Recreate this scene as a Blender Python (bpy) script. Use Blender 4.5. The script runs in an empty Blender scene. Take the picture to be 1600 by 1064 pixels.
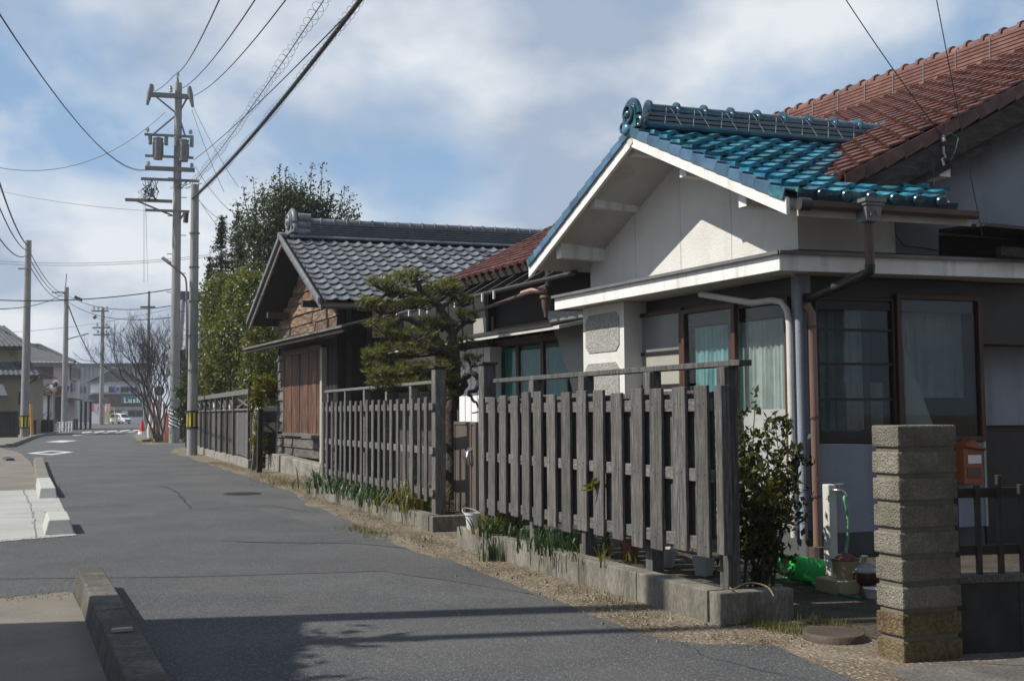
import bpy, bmesh, math, random
import numpy as np
from mathutils import Vector, Matrix

# ------------------------------------------------------------------ camera, sky, sun, exposure
SC = bpy.context.scene
COL = SC.collection
CF, CH = 1750.0, 1.5
PITCH = math.atan((645 - 532) / CF)
ROLL = math.radians(-0.4)
CAMR = Matrix.Rotation(math.pi / 2 + PITCH, 3, 'X') @ Matrix.Rotation(ROLL, 3, 'Z')
cam_d = bpy.data.cameras.new('camera')
cam = bpy.data.objects.new('camera', cam_d)
COL.objects.link(cam)
cam.location = (0, 0, CH)
cam.rotation_euler = CAMR.to_euler()
cam_d.sensor_width = 36.0
cam_d.lens = 36.0 * CF / 1600.0
cam_d.clip_start = 0.05
cam_d.clip_end = 3000.0
SC.camera = cam

SUNL = Vector((0.699, 0.106, -0.707)).normalized()      # the way the sunlight travels
SUN_STRENGTH, SKY_STRENGTH = 5.0, 0.092
world = bpy.data.worlds.new('World')
SC.world = world
world.use_nodes = True
wn, wl = world.node_tree.nodes, world.node_tree.links
wn.clear()
w_out = wn.new('ShaderNodeOutputWorld')
w_bg = wn.new('ShaderNodeBackground')
w_bg.inputs['Strength'].default_value = SKY_STRENGTH
w_sky = wn.new('ShaderNodeTexSky')
w_sky.sky_type = 'NISHITA'
w_sky.sun_disc = False
w_sky.sun_elevation = math.radians(45)
w_sky.sun_rotation = math.radians(261)
w_sky.air_density = 1.0
w_sky.dust_density = 0.15
w_sky.ozone_density = 1.6
w_tc = wn.new('ShaderNodeTexCoord')
w_sep = wn.new('ShaderNodeSeparateXYZ')
wl.new(w_tc.outputs['Generated'], w_sep.inputs[0])
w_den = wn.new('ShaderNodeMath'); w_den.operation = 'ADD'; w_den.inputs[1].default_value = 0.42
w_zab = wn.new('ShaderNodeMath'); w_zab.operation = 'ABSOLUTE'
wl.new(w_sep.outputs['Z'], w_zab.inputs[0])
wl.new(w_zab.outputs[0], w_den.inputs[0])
w_comb = wn.new('ShaderNodeCombineXYZ')
for ax in 'XY':
    d = wn.new('ShaderNodeMath'); d.operation = 'DIVIDE'
    wl.new(w_sep.outputs[ax], d.inputs[0]); wl.new(w_den.outputs[0], d.inputs[1])
    wl.new(d.outputs[0], w_comb.inputs[ax])
w_map = wn.new('ShaderNodeMapping')
w_map.inputs['Location'].default_value = (12.2, 9.1, 0.0)
w_map.inputs['Scale'].default_value = (1.0, 0.8, 1.0)
wl.new(w_comb.outputs[0], w_map.inputs['Vector'])
w_n1 = wn.new('ShaderNodeTexNoise')
w_n1.inputs['Scale'].default_value = 2.3
w_n1.inputs['Detail'].default_value = 9.0
w_n1.inputs['Roughness'].default_value = 0.52
w_n1.inputs['Distortion'].default_value = 0.15
wl.new(w_map.outputs[0], w_n1.inputs['Vector'])
w_r1 = wn.new('ShaderNodeValToRGB')
w_r1.color_ramp.elements[0].position = 0.30; w_r1.color_ramp.elements[0].color = (0, 0, 0, 1)
w_r1.color_ramp.elements[1].position = 0.47; w_r1.color_ramp.elements[1].color = (1, 1, 1, 1)
w_thin = wn.new('ShaderNodeMath'); w_thin.operation = 'MULTIPLY_ADD'    # cloud cover thinned overhead, above the view, to weaken the fill light
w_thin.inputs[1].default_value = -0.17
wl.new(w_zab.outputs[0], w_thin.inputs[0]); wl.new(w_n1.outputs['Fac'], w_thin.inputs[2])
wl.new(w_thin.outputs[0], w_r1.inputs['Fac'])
w_n2 = wn.new('ShaderNodeTexNoise')
w_n2.inputs['Scale'].default_value = 2.3
w_n2.inputs['Detail'].default_value = 7.0
w_n2.inputs['Roughness'].default_value = 0.5
w_map2 = wn.new('ShaderNodeMapping')
w_map2.inputs['Location'].default_value = (11.3, 2.9, 4.0)
wl.new(w_comb.outputs[0], w_map2.inputs['Vector'])
wl.new(w_map2.outputs[0], w_n2.inputs['Vector'])
w_r2 = wn.new('ShaderNodeValToRGB')
w_r2.color_ramp.elements[0].position = 0.43; w_r2.color_ramp.elements[0].color = (4.0, 4.8, 6.1, 1)
w_r2.color_ramp.elements[1].position = 0.57; w_r2.color_ramp.elements[1].color = (8.5, 8.8, 9.1, 1)
wl.new(w_n2.outputs['Fac'], w_r2.inputs['Fac'])
w_tint = wn.new('ShaderNodeMix'); w_tint.data_type = 'RGBA'; w_tint.blend_type = 'MULTIPLY'
w_tint.inputs['Factor'].default_value = 1.0
w_tint.inputs[7].default_value = (0.9, 1.0, 1.08, 1)
wl.new(w_sky.outputs['Color'], w_tint.inputs[6])
w_mix = wn.new('ShaderNodeMix'); w_mix.data_type = 'RGBA'
w_fac = wn.new('ShaderNodeMath'); w_fac.operation = 'MULTIPLY'; w_fac.inputs[1].default_value = 0.93
wl.new(w_r1.outputs['Color'], w_fac.inputs[0])
wl.new(w_fac.outputs[0], w_mix.inputs['Factor'])
w_pale = wn.new('ShaderNodeMix'); w_pale.data_type = 'RGBA'
w_pale.inputs[7].default_value = (3.3, 5.0, 7.3, 1)
wl.new(w_tint.outputs[2], w_pale.inputs[6])
w_hz = wn.new('ShaderNodeMapRange')
w_hz.inputs['From Min'].default_value = 0.0; w_hz.inputs['From Max'].default_value = 0.22
w_hz.inputs['To Min'].default_value = 0.85; w_hz.inputs['To Max'].default_value = 0.0
wl.new(w_zab.outputs[0], w_hz.inputs['Value'])
w_pf = wn.new('ShaderNodeMapRange')
w_pf.inputs['From Min'].default_value = 0.15; w_pf.inputs['From Max'].default_value = 0.75
w_pf.inputs['To Min'].default_value = 0.8; w_pf.inputs['To Max'].default_value = 0.0
wl.new(w_zab.outputs[0], w_pf.inputs['Value'])
wl.new(w_pf.outputs[0], w_pale.inputs['Factor'])
w_pale2 = wn.new('ShaderNodeMix'); w_pale2.data_type = 'RGBA'
w_pale2.inputs[7].default_value = (4.5, 5.7, 7.4, 1)
wl.new(w_hz.outputs[0], w_pale2.inputs['Factor'])
wl.new(w_pale.outputs[2], w_pale2.inputs[6])
wl.new(w_pale2.outputs[2], w_mix.inputs[6])
wl.new(w_r2.outputs['Color'], w_mix.inputs[7])
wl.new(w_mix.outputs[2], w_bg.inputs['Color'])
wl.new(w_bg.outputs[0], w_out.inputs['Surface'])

sun_d = bpy.data.lights.new('sun', 'SUN')
sun_d.energy = SUN_STRENGTH
sun_d.angle = math.radians(0.5)
sun_d.color = (1.0, 0.945, 0.85)
sun = bpy.data.objects.new('sun', sun_d)
COL.objects.link(sun)
sun.rotation_euler = SUNL.to_track_quat('-Z', 'Y').to_euler()
sun.location = (-30, -5, 30)

SC.view_settings.view_transform = 'Standard'
SC.view_settings.look = 'None'
SC.view_settings.exposure = 0.12
SC.view_settings.gamma = 1.0
SC.view_settings.use_curve_mapping = False
SC.render.engine = 'CYCLES'
SC.cycles.max_bounces = 6
SC.cycles.transparent_max_bounces = 24

RNG = random.Random(7)
NP = np.random.default_rng(11)

# ------------------------------------------------------------------ survey helpers (the camera's measurements of the place)
EYE = Vector((0, 0, CH))
def ray(x, y):
    return CAMR @ Vector((x - 800, 532 - y, -CF))
def gnd(x, y, z=0.0):
    d = ray(x, y)
    return EYE + d * ((z - CH) / d.z)
def at(x, y, Y):
    d = ray(x, y)
    return EYE + d * (Y / d.y)
def vpdir(x):
    return Vector((x - 800, 1750, 0)).normalized()

class Plane:
    """A vertical plane: origin o on the ground, u horizontal along it, n horizontal out of it."""
    def __init__(s, o, u, n=None):
        s.o = Vector((o[0], o[1], 0)); s.u = Vector(u).normalized()
        s.n = Vector(n).normalized() if n is not None else Vector((-s.u.y, s.u.x, 0))
        s.z = Vector((0, 0, 1))
    def off(s, d, du=0.0):
        return Plane(s.o + s.n * d + s.u * du, s.u, s.n)
    def hit(s, x, y):
        d = ray(x, y)
        return EYE + d * ((s.o - EYE).dot(s.n) / d.dot(s.n))
    def sz(s, x, y):
        p = s.hit(x, y)
        return (p - s.o).dot(s.u), p.z
    def rect(s, x0, y0, x1, y1):
        xm, ym = (x0 + x1) / 2, (y0 + y1) / 2
        a, b = s.sz(x0, ym)[0], s.sz(x1, ym)[0]
        c, d = s.sz(xm, y0)[1], s.sz(xm, y1)[1]
        return min(a, b), max(a, b), min(c, d), max(c, d)
    def p(s, u, z, out=0.0):
        return s.o + s.u * u + s.n * out + Vector((0, 0, z))

# ------------------------------------------------------------------ mesh helpers
class MB:
    def __init__(s):
        s.v = []; s.f = []; s.m = []
    def face(s, pts, mi=0):
        i = len(s.v); s.v += [tuple(p) for p in pts]; s.f.append(tuple(range(i, i + len(pts)))); s.m.append(mi)
        return s
    def box8(s, c, mi=0):
        """c: eight corners, bottom ring of four then top ring of four, counter-clockwise from above."""
        i = len(s.v); s.v += [tuple(p) for p in c]
        for q in ((3, 2, 1, 0), (4, 5, 6, 7), (0, 1, 5, 4), (1, 2, 6, 5), (2, 3, 7, 6), (3, 0, 4, 7)):
            s.f.append(tuple(i + k for k in q)); s.m.append(mi)
        return s
    def box(s, x0, x1, y0, y1, z0, z1, mi=0):
        return s.box8([(x0, y0, z0), (x1, y0, z0), (x1, y1, z0), (x0, y1, z0),
                       (x0, y0, z1), (x1, y0, z1), (x1, y1, z1), (x0, y1, z1)], mi)
    def slab(s, P, u0, u1, z0, z1, o0, o1, mi=0):
        """A box on a vertical plane: along u, in height, outwards."""
        u0, u1 = min(u0, u1), max(u0, u1); o0, o1 = min(o0, o1), max(o0, o1)
        return s.box8([P.p(u0, z0, o0), P.p(u1, z0, o0), P.p(u1, z0, o1), P.p(u0, z0, o1),
                       P.p(u0, z1, o0), P.p(u1, z1, o0), P.p(u1, z1, o1), P.p(u0, z1, o1)], mi)
    def prism(s, base, vec, mi=0):
        base = [Vector(p) for p in base]; vec = Vector(vec); n = len(base)
        i = len(s.v); s.v += [tuple(p) for p in base] + [tuple(p + vec) for p in base]
        s.f.append(tuple(i + k for k in reversed(range(n)))); s.m.append(mi)
        s.f.append(tuple(i + n + k for k in range(n))); s.m.append(mi)
        for k in range(n):
            l = (k + 1) % n
            s.f.append((i + k, i + l, i + n + l, i + n + k)); s.m.append(mi)
        return s
    def bar(s, p0, p1, w, h, up=(0, 0, 1), mi=0):
        p0, p1 = Vector(p0), Vector(p1); d = (p1 - p0).normalized(); up = Vector(up)
        x = d.cross(up)
        if x.length < 1e-4: x = d.cross(Vector((1, 0, 0)))
        x.normalize(); y = x.cross(d); x *= w / 2; y *= h / 2
        return s.box8([p0 - x - y, p0 + x - y, p1 + x - y, p1 - x - y, p0 - x + y, p0 + x + y, p1 + x + y, p1 - x + y], mi)
    def tube(s, pts, r, n=8, mi=0, cap=True):
        pts = [Vector(p) for p in pts]; k = len(pts)
        rr = [r] * k if not isinstance(r, (list, tuple)) else r
        i0 = len(s.v); ref = None
        for j, p in enumerate(pts):
            d = (pts[min(j + 1, k - 1)] - pts[max(j - 1, 0)])
            d = d.normalized() if d.length > 1e-9 else Vector((0, 0, 1))
            if ref is None:
                ref = Vector((0, 0, 1)) if abs(d.z) < .9 else Vector((1, 0, 0))
            x = d.cross(ref)
            if x.length < 1e-5: x = d.orthogonal()
            x.normalize(); y = d.cross(x); ref = x.cross(d) * 1.0
            for q in range(n):
                t = 2 * math.pi * q / n
                s.v.append(tuple(p + (x * math.cos(t) + y * math.sin(t)) * rr[j]))
        for j in range(k - 1):
            for q in range(n):
                a, b = i0 + j * n + q, i0 + j * n + (q + 1) % n
                s.f.append((a, b, b + n, a + n)); s.m.append(mi)
        if cap:
            s.f.append(tuple(i0 + q for q in reversed(range(n)))); s.m.append(mi)
            s.f.append(tuple(i0 + (k - 1) * n + q for q in range(n))); s.m.append(mi)
        return s
    def cyl(s, p0, p1, r0, r1=None, n=12, mi=0):
        return s.tube([p0, p1], [r0, r0 if r1 is None else r1], n, mi)
    def lathe(s, prof, o=(0, 0, 0), n=16, mi=0, axis=None):
        o = Vector(o); i0 = len(s.v); k = len(prof)
        if axis is None: X, Y, Z = Vector((1, 0, 0)), Vector((0, 1, 0)), Vector((0, 0, 1))
        else:
            Z = Vector(axis).normalized(); X = Z.orthogonal().normalized(); Y = Z.cross(X)
        for (r, z) in prof:
            for q in range(n):
                t = 2 * math.pi * q / n
                s.v.append(tuple(o + X * (r * math.cos(t)) + Y * (r * math.sin(t)) + Z * z))
        for j in range(k - 1):
            for q in range(n):
                a, b = i0 + j * n + q, i0 + j * n + (q + 1) % n
                s.f.append((a, b, b + n, a + n)); s.m.append(mi)
        if prof[0][0] > 1e-6: s.f.append(tuple(i0 + q for q in reversed(range(n)))); s.m.append(mi)
        if prof[-1][0] > 1e-6: s.f.append(tuple(i0 + (k - 1) * n + q for q in range(n))); s.m.append(mi)
        return s
    def grid(s, fn, nu, nv, mi=0):
        i0 = len(s.v)
        for j in range(nv + 1):
            for i in range(nu + 1):
                s.v.append(tuple(fn(i / nu, j / nv)))
        for j in range(nv):
            for i in range(nu):
                a = i0 + j * (nu + 1) + i
                s.f.append((a, a + 1, a + nu + 2, a + nu + 1)); s.m.append(mi)
        return s
    def mesh(s, name, mats, smooth=None, bevel=0.0, seg=1, fix=True):
        me = bpy.data.meshes.new(name)
        me.from_pydata(s.v, [], s.f)
        for m in (mats if isinstance(mats, (list, tuple)) else [mats]): me.materials.append(m)
        if any(s.m): me.polygons.foreach_set('material_index', s.m)
        if fix or bevel:
            bm = bmesh.new(); bm.from_mesh(me)
            if bevel:
                bmesh.ops.remove_doubles(bm, verts=bm.verts, dist=1e-5)
                bmesh.ops.recalc_face_normals(bm, faces=bm.faces)
                es = [e for e in bm.edges if len(e.link_faces) == 2 and e.calc_face_angle(0) > .5]
                bmesh.ops.bevel(bm, geom=es, offset=bevel, segments=seg, profile=.6, affect='EDGES', clamp_overlap=True)
            else:
                bmesh.ops.recalc_face_normals(bm, faces=bm.faces)
            bm.to_mesh(me); bm.free()
        if smooth is not None:
            me.polygons.foreach_set('use_smooth', [True] * len(me.polygons))
            me.set_sharp_from_angle(angle=math.radians(smooth))
        me.update()
        return me
    def build(s, name, mats, parent=None, smooth=None, bevel=0.0, seg=1, **tags):
        return link(name, s.mesh(name, mats, smooth, bevel, seg), parent, **tags)

def link(name, me, parent=None, mat=None, **tags):
    o = bpy.data.objects.new(name, me)
    COL.objects.link(o)
    if mat is not None: o.matrix_basis = mat
    if parent is not None:
        o.parent = parent
        if parent.type == 'EMPTY' and parent.parent is None:
            o.matrix_parent_inverse = Matrix.Translation(-parent.location)
    for k, v in tags.items():
        if v: o[k] = v
    return o

def thing(name, loc, label, category, group=None):
    """An Empty at the thing's base; its parts are its children."""
    o = bpy.data.objects.new(name, None)
    COL.objects.link(o)
    o.location = loc
    o.empty_display_size = .2
    o['label'] = label; o['category'] = category
    if group: o['group'] = group
    return o

def copy_tree(o, parent=None, root=True):
    c = o.copy(); COL.objects.link(c)
    if parent is not None: c.parent = parent
    for ch in list(o.children): copy_tree(ch, c, False)
    return c

def hang(p0, p1, sag, n=14):
    p0, p1 = Vector(p0), Vector(p1)
    return [p0.lerp(p1, t / n) - Vector((0, 0, sag * 4 * (t / n) * (1 - t / n))) for t in range(n + 1)]

def frame(o, ex, ey):
    ex = Vector(ex).normalized(); n = ex.cross(Vector(ey)).normalized(); ey = n.cross(ex)
    m = Matrix((ex, ey, n)).transposed().to_4x4(); m.translation = Vector(o)
    return m

# ------------------------------------------------------------------ materials
def mat_new(name):
    m = bpy.data.materials.new(name); m.use_nodes = True
    nt = m.node_tree; b = nt.nodes['Principled BSDF']
    return m, nt.nodes, nt.links, b

def ramp(N, pos_cols):
    r = N.new('ShaderNodeValToRGB'); e = r.color_ramp.elements
    while len(e) < len(pos_cols): e.new(0.5)
    for k, (p, c) in enumerate(pos_cols):
        e[k].position = p; e[k].color = (*c, 1)
    return r

def surf(name, cols, scale=3.0, rough=.7, bump=.0, bscale=40., stretch=(1, 1, 1), detail=6., rvar=0.0, spec=.5, metallic=0., obj_rand=0.0,
         bdist=.01, coat=0., speck=None, fine=None, isl=0.0, streak=None, dirt=None):
    """Noise-driven colours, roughness and relief; obj_rand varies the tone per object, fine overlays a second, finer noise."""
    m, N, L, b = mat_new(name)
    tc = N.new('ShaderNodeTexCoord'); mp = N.new('ShaderNodeMapping')
    mp.inputs['Scale'].default_value = stretch
    L.new(tc.outputs['Object'], mp.inputs['Vector'])
    vec = mp.outputs[0]
    if obj_rand:
        oi = N.new('ShaderNodeObjectInfo'); ad = N.new('ShaderNodeVectorMath'); ad.operation = 'ADD'
        mu = N.new('ShaderNodeMath'); mu.operation = 'MULTIPLY'; mu.inputs[1].default_value = 37.0
        L.new(oi.outputs['Random'], mu.inputs[0]); L.new(mu.outputs[0], ad.inputs[1]); L.new(vec, ad.inputs[0]); vec = ad.outputs[0]
    nz = N.new('ShaderNodeTexNoise'); nz.inputs['Scale'].default_value = scale; nz.inputs['Detail'].default_value = detail
    nz.inputs['Roughness'].default_value = .6
    L.new(vec, nz.inputs['Vector'])
    k = len(cols); lo, hi = .32, .68
    r = ramp(N, [(lo + (hi - lo) * i / max(1, k - 1), c) for i, c in enumerate(cols)])
    L.new(nz.outputs['Fac'], r.inputs['Fac'])
    col = r.outputs['Color']
    if fine:
        fs, lo_, hi_ = fine
        n3 = N.new('ShaderNodeTexNoise'); n3.inputs['Scale'].default_value = fs; n3.inputs['Detail'].default_value = 3
        L.new(vec, n3.inputs['Vector'])
        r3 = ramp(N, [(.35, (lo_,) * 3), (.65, (hi_,) * 3)]); L.new(n3.outputs['Fac'], r3.inputs['Fac'])
        mx = N.new('ShaderNodeMix'); mx.data_type = 'RGBA'; mx.blend_type = 'MULTIPLY'; mx.inputs['Factor'].default_value = 1
        L.new(col, mx.inputs[6]); L.new(r3.outputs['Color'], mx.inputs[7]); col = mx.outputs[2]
    if speck:
        ss, th, sc = speck
        vo = N.new('ShaderNodeTexVoronoi'); vo.inputs['Scale'].default_value = ss
        L.new(tc.outputs['Object'], vo.inputs['Vector'])
        lt = N.new('ShaderNodeSeparateColor'); L.new(vo.outputs['Color'], lt.inputs[0])
        gt = N.new('ShaderNodeMath'); gt.operation = 'GREATER_THAN'; gt.inputs[1].default_value = th
        L.new(lt.outputs[0], gt.inputs[0])
        mx = N.new('ShaderNodeMix'); mx.data_type = 'RGBA'; mx.inputs[7].default_value = (*sc, 1)
        L.new(gt.outputs[0], mx.inputs['Factor']); L.new(col, mx.inputs[6]); col = mx.outputs[2]
    if dirt:
        ds, dc, df = dirt
        n4 = N.new('ShaderNodeTexNoise'); n4.inputs['Scale'].default_value = ds; n4.inputs['Detail'].default_value = 8; n4.inputs['Roughness'].default_value = .65
        L.new(tc.outputs['Object'], n4.inputs['Vector'])
        r4 = ramp(N, [(.48, (0, 0, 0)), (.72, (df,) * 3)]); L.new(n4.outputs['Fac'], r4.inputs['Fac'])
        mx = N.new('ShaderNodeMix'); mx.data_type = 'RGBA'; mx.inputs[7].default_value = (*dc, 1)
        L.new(r4.outputs['Color'], mx.inputs['Factor']); L.new(col, mx.inputs[6]); col = mx.outputs[2]
    if streak:
        ks, kc, kf = streak
        m5 = N.new('ShaderNodeMapping'); m5.inputs['Scale'].default_value = (1, 1, .1)
        L.new(tc.outputs['Object'], m5.inputs['Vector'])
        n5 = N.new('ShaderNodeTexNoise'); n5.inputs['Scale'].default_value = ks; n5.inputs['Detail'].default_value = 6; n5.inputs['Roughness'].default_value = .6
        L.new(m5.outputs[0], n5.inputs['Vector'])
        r5 = ramp(N, [(.5, (0, 0, 0)), (.74, (kf,) * 3)]); L.new(n5.outputs['Fac'], r5.inputs['Fac'])
        mx = N.new('ShaderNodeMix'); mx.data_type = 'RGBA'; mx.inputs[7].default_value = (*kc, 1)
        L.new(r5.outputs['Color'], mx.inputs['Factor']); L.new(col, mx.inputs[6]); col = mx.outputs[2]
    if obj_rand or isl:
        src = None
        if obj_rand: src = oi.outputs['Random']; amt = obj_rand
        else:
            g = N.new('ShaderNodeNewGeometry'); src = g.outputs['Random Per Island']; amt = isl
        mr = N.new('ShaderNodeMapRange'); mr.inputs['To Min'].default_value = 1 - amt; mr.inputs['To Max'].default_value = 1 + amt
        L.new(src, mr.inputs['Value'])
        hs = N.new('ShaderNodeHueSaturation'); L.new(mr.outputs[0], hs.inputs['Value']); L.new(col, hs.inputs['Color']); col = hs.outputs[0]
    L.new(col, b.inputs['Base Color'])
    b.inputs['Roughness'].default_value = rough
    b.inputs['Metallic'].default_value = metallic
    b.inputs['Specular IOR Level'].default_value = spec
    if coat:
        b.inputs['Coat Weight'].default_value = coat; b.inputs['Coat Roughness'].default_value = .12
    if rvar:
        mr = N.new('ShaderNodeMapRange'); mr.inputs['To Min'].default_value = rough - rvar; mr.inputs['To Max'].default_value = rough + rvar
        L.new(nz.outputs['Fac'], mr.inputs['Value']); L.new(mr.outputs[0], b.inputs['Roughness'])
    if bump:
        n2 = N.new('ShaderNodeTexNoise'); n2.inputs['Scale'].default_value = bscale; n2.inputs['Detail'].default_value = 5
        L.new(vec, n2.inputs['Vector'])
        bp = N.new('ShaderNodeBump'); bp.inputs['Strength'].default_value = bump; bp.inputs['Distance'].default_value = bdist
        L.new(n2.outputs['Fac'], bp.inputs['Height']); L.new(bp.outputs[0], b.inputs['Normal'])
    return m

def leaf_mat(name, cols, trans=.35, rough=.45):
    m, N, L, b = mat_new(name)
    g = N.new('ShaderNodeNewGeometry')
    r = ramp(N, [(i / max(1, len(cols) - 1), c) for i, c in enumerate(cols)])
    L.new(g.outputs['Random Per Island'], r.inputs['Fac'])
    L.new(r.outputs['Color'], b.inputs['Base Color'])
    b.inputs['Roughness'].default_value = rough
    b.inputs['Specular IOR Level'].default_value = .35
    t = N.new('ShaderNodeBsdfTranslucent')
    mu = N.new('ShaderNodeMix'); mu.data_type = 'RGBA'; mu.blend_type = 'MULTIPLY'; mu.inputs['Factor'].default_value = 1
    mu.inputs[7].default_value = (1.5, 1.4, .5, 1)
    L.new(r.outputs['Color'], mu.inputs[6]); L.new(mu.outputs[2], t.inputs['Color'])
    mx = N.new('ShaderNodeMixShader'); mx.inputs[0].default_value = trans
    out = N['Material Output']
    L.new(b.outputs[0], mx.inputs[1]); L.new(t.outputs[0], mx.inputs[2]); L.new(mx.outputs[0], out.inputs['Surface'])
    return m

def glass_mat(name, tint=(.8, .85, .85), refl=1.0):
    m, N, L, b = mat_new(name)
    tr = N.new('ShaderNodeBsdfTransparent'); tr.inputs['Color'].default_value = (*tint, 1)
    gl = N.new('ShaderNodeBsdfGlossy'); gl.inputs['Roughness'].default_value = .02
    fr = N.new('ShaderNodeLayerWeight'); fr.inputs['Blend'].default_value = .5
    pw = N.new('ShaderNodeMath'); pw.operation = 'POWER'; pw.inputs[1].default_value = 3.5
    L.new(fr.outputs['Facing'], pw.inputs[0])
    mu = N.new('ShaderNodeMath'); mu.operation = 'MULTIPLY_ADD'; mu.inputs[1].default_value = .32 * refl; mu.inputs[2].default_value = .03 * refl; mu.use_clamp = True
    L.new(pw.outputs[0], mu.inputs[0])
    nz = N.new('ShaderNodeTexNoise'); nz.inputs['Scale'].default_value = 2.5
    tc = N.new('ShaderNodeTexCoord'); L.new(tc.outputs['Object'], nz.inputs['Vector'])
    bp = N.new('ShaderNodeBump'); bp.inputs['Strength'].default_value = .05; bp.inputs['Distance'].default_value = .02
    L.new(nz.outputs['Fac'], bp.inputs['Height']); L.new(bp.outputs[0], gl.inputs['Normal'])
    mx = N.new('ShaderNodeMixShader')
    L.new(mu.outputs[0], mx.inputs[0]); L.new(tr.outputs[0], mx.inputs[1]); L.new(gl.outputs[0], mx.inputs[2])
    L.new(mx.outputs[0], N['Material Output'].inputs['Surface'])
    return m

def cloth_mat(name, col, trans=.3):
    m, N, L, b = mat_new(name)
    tc = N.new('ShaderNodeTexCoord')
    nz = N.new('ShaderNodeTexNoise'); nz.inputs['Scale'].default_value = 6
    L.new(tc.outputs['Object'], nz.inputs['Vector'])
    r = ramp(N, [(.3, tuple(c * .82 for c in col)), (.7, col)]); L.new(nz.outputs['Fac'], r.inputs['Fac'])
    L.new(r.outputs['Color'], b.inputs['Base Color']); b.inputs['Roughness'].default_value = .9
    b.inputs['Specular IOR Level'].default_value = .1
    t = N.new('ShaderNodeBsdfTranslucent'); L.new(r.outputs['Color'], t.inputs['Color'])
    mx = N.new('ShaderNodeMixShader'); mx.inputs[0].default_value = trans
    L.new(b.outputs[0], mx.inputs[1]); L.new(t.outputs[0], mx.inputs[2]); L.new(mx.outputs[0], N['Material Output'].inputs['Surface'])
    return m

M = {}
M['asphalt'] = surf('asphalt', [(.046, .048, .052), (.066, .068, .071), (.088, .089, .089)], .5, .88, .8, 110, bdist=.009, fine=(75, .6, 1.38), speck=(120, .93, (.17, .167, .16)), dirt=(.9, (.105, .1, .09), .55))
M['asphalt_seam'] = surf('asphalt_seam', [(.028, .028, .03), (.048, .048, .05)], 3, .85, .4, 60)
M['asphalt_patch'] = surf('asphalt_patch', [(.05, .051, .054), (.074, .075, .077)], .8, .86, .7, 120, bdist=.007, fine=(90, .65, 1.32), speck=(130, .95, (.16, .158, .15)))
M['dirt'] = surf('dirt', [(.11, .083, .054), (.17, .135, .092), (.235, .195, .14)], 1.8, .95, 1.0, 30, bdist=.03, fine=(55, .55, 1.3), speck=(60, .93, (.33, .29, .23)))
M['soil'] = surf('soil', [(.03, .024, .017), (.06, .048, .033), (.095, .076, .054)], 3, .95, 1.0, 26, bdist=.04, fine=(50, .5, 1.3))
M['pavement'] = surf('pavement', [(.125, .113, .094), (.17, .155, .13), (.21, .193, .165)], .9, .92, .5, 90, bdist=.004, fine=(90, .75, 1.18), dirt=(.8, (.15, .125, .09), .7))
M['concrete_new'] = surf('concrete_new', [(.3, .3, .28), (.36, .36, .34), (.4, .4, .378)], 1.1, .85, .25, 60, bdist=.004, fine=(40, .88, 1.06), stretch=(.5, 2.2, 1), dirt=(1.3, (.28, .26, .22), .6))
M['concrete'] = surf('concrete', [(.16, .15, .125), (.235, .225, .195), (.3, .285, .245)], 2.4, .9, .6, 45, bdist=.008, fine=(60, .75, 1.18), dirt=(2.2, (.1, .09, .07), .8))
M['kerb_concrete'] = surf('kerb_concrete', [(.125, .115, .095), (.185, .172, .145), (.24, .225, .19)], 2.2, .9, .7, 40, bdist=.008, stretch=(1, 1, .35), fine=(55, .7, 1.2), dirt=(1.7, (.075, .07, .055), .85), streak=(9, (.06, .055, .045), .8))
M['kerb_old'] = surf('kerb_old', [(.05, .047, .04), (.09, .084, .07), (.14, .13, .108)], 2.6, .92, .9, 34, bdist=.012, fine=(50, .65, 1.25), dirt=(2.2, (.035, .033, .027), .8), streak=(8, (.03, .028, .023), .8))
M['bumper_concrete'] = surf('bumper_concrete', [(.36, .365, .34), (.45, .46, .43)], 3, .8, .4, 60, bdist=.005, dirt=(3, (.26, .25, .21), .6))
M['pole_concrete'] = surf('pole_concrete', [(.20, .205, .2), (.26, .262, .255), (.29, .29, .28)], 1.2, .75, .25, 60, stretch=(3, 3, .4), dirt=(1.2, (.15, .145, .13), .6), streak=(6, (.11, .105, .095), .6))
M['wood_grey'] = surf('wood_grey', [(.04, .037, .034), (.09, .086, .082), (.165, .159, .151)], 9, .85, .7, 22, stretch=(6, 6, .45), bdist=.006, obj_rand=.22, fine=(60, .7, 1.25), detail=8)
M['wood_rail'] = surf('wood_rail', [(.06, .058, .055), (.118, .114, .108), (.185, .179, .17)], 9, .85, .6, 22, stretch=(1.5, 1.5, 5), bdist=.005, obj_rand=.15, fine=(60, .7, 1.25), detail=8)
M['wood_dark'] = surf('wood_dark', [(.022, .019, .016), (.04, .034, .029), (.06, .052, .044)], 7, .85, .5, 20, stretch=(5, 5, .5), obj_rand=.25)
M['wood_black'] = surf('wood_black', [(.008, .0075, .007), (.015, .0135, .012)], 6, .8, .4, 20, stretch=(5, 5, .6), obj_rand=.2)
M['wood_plank'] = surf('wood_plank', [(.028, .02, .016), (.12, .075, .048), (.31, .24, .175)], 3.4, .85, .8, 12, stretch=(.8, .8, 6), bdist=.012, obj_rand=.3, fine=(30, .6, 1.3), detail=9, dirt=(1.9, (.2, .075, .028), .9))
M['wood_old'] = surf('wood_old', [(.06, .05, .042), (.11, .098, .086), (.17, .155, .14)], 3, .9, .8, 14, stretch=(.9, .9, 6), bdist=.01, obj_rand=.25, fine=(30, .65, 1.25))
M['wood_door'] = surf('wood_door', [(.016, .01, .008), (.075, .032, .017), (.23, .1, .045)], 5, .7, .5, 20, stretch=(5, 5, .35), obj_rand=.3, bdist=.006, dirt=(2.2, (.03, .02, .016), .85))
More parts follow.
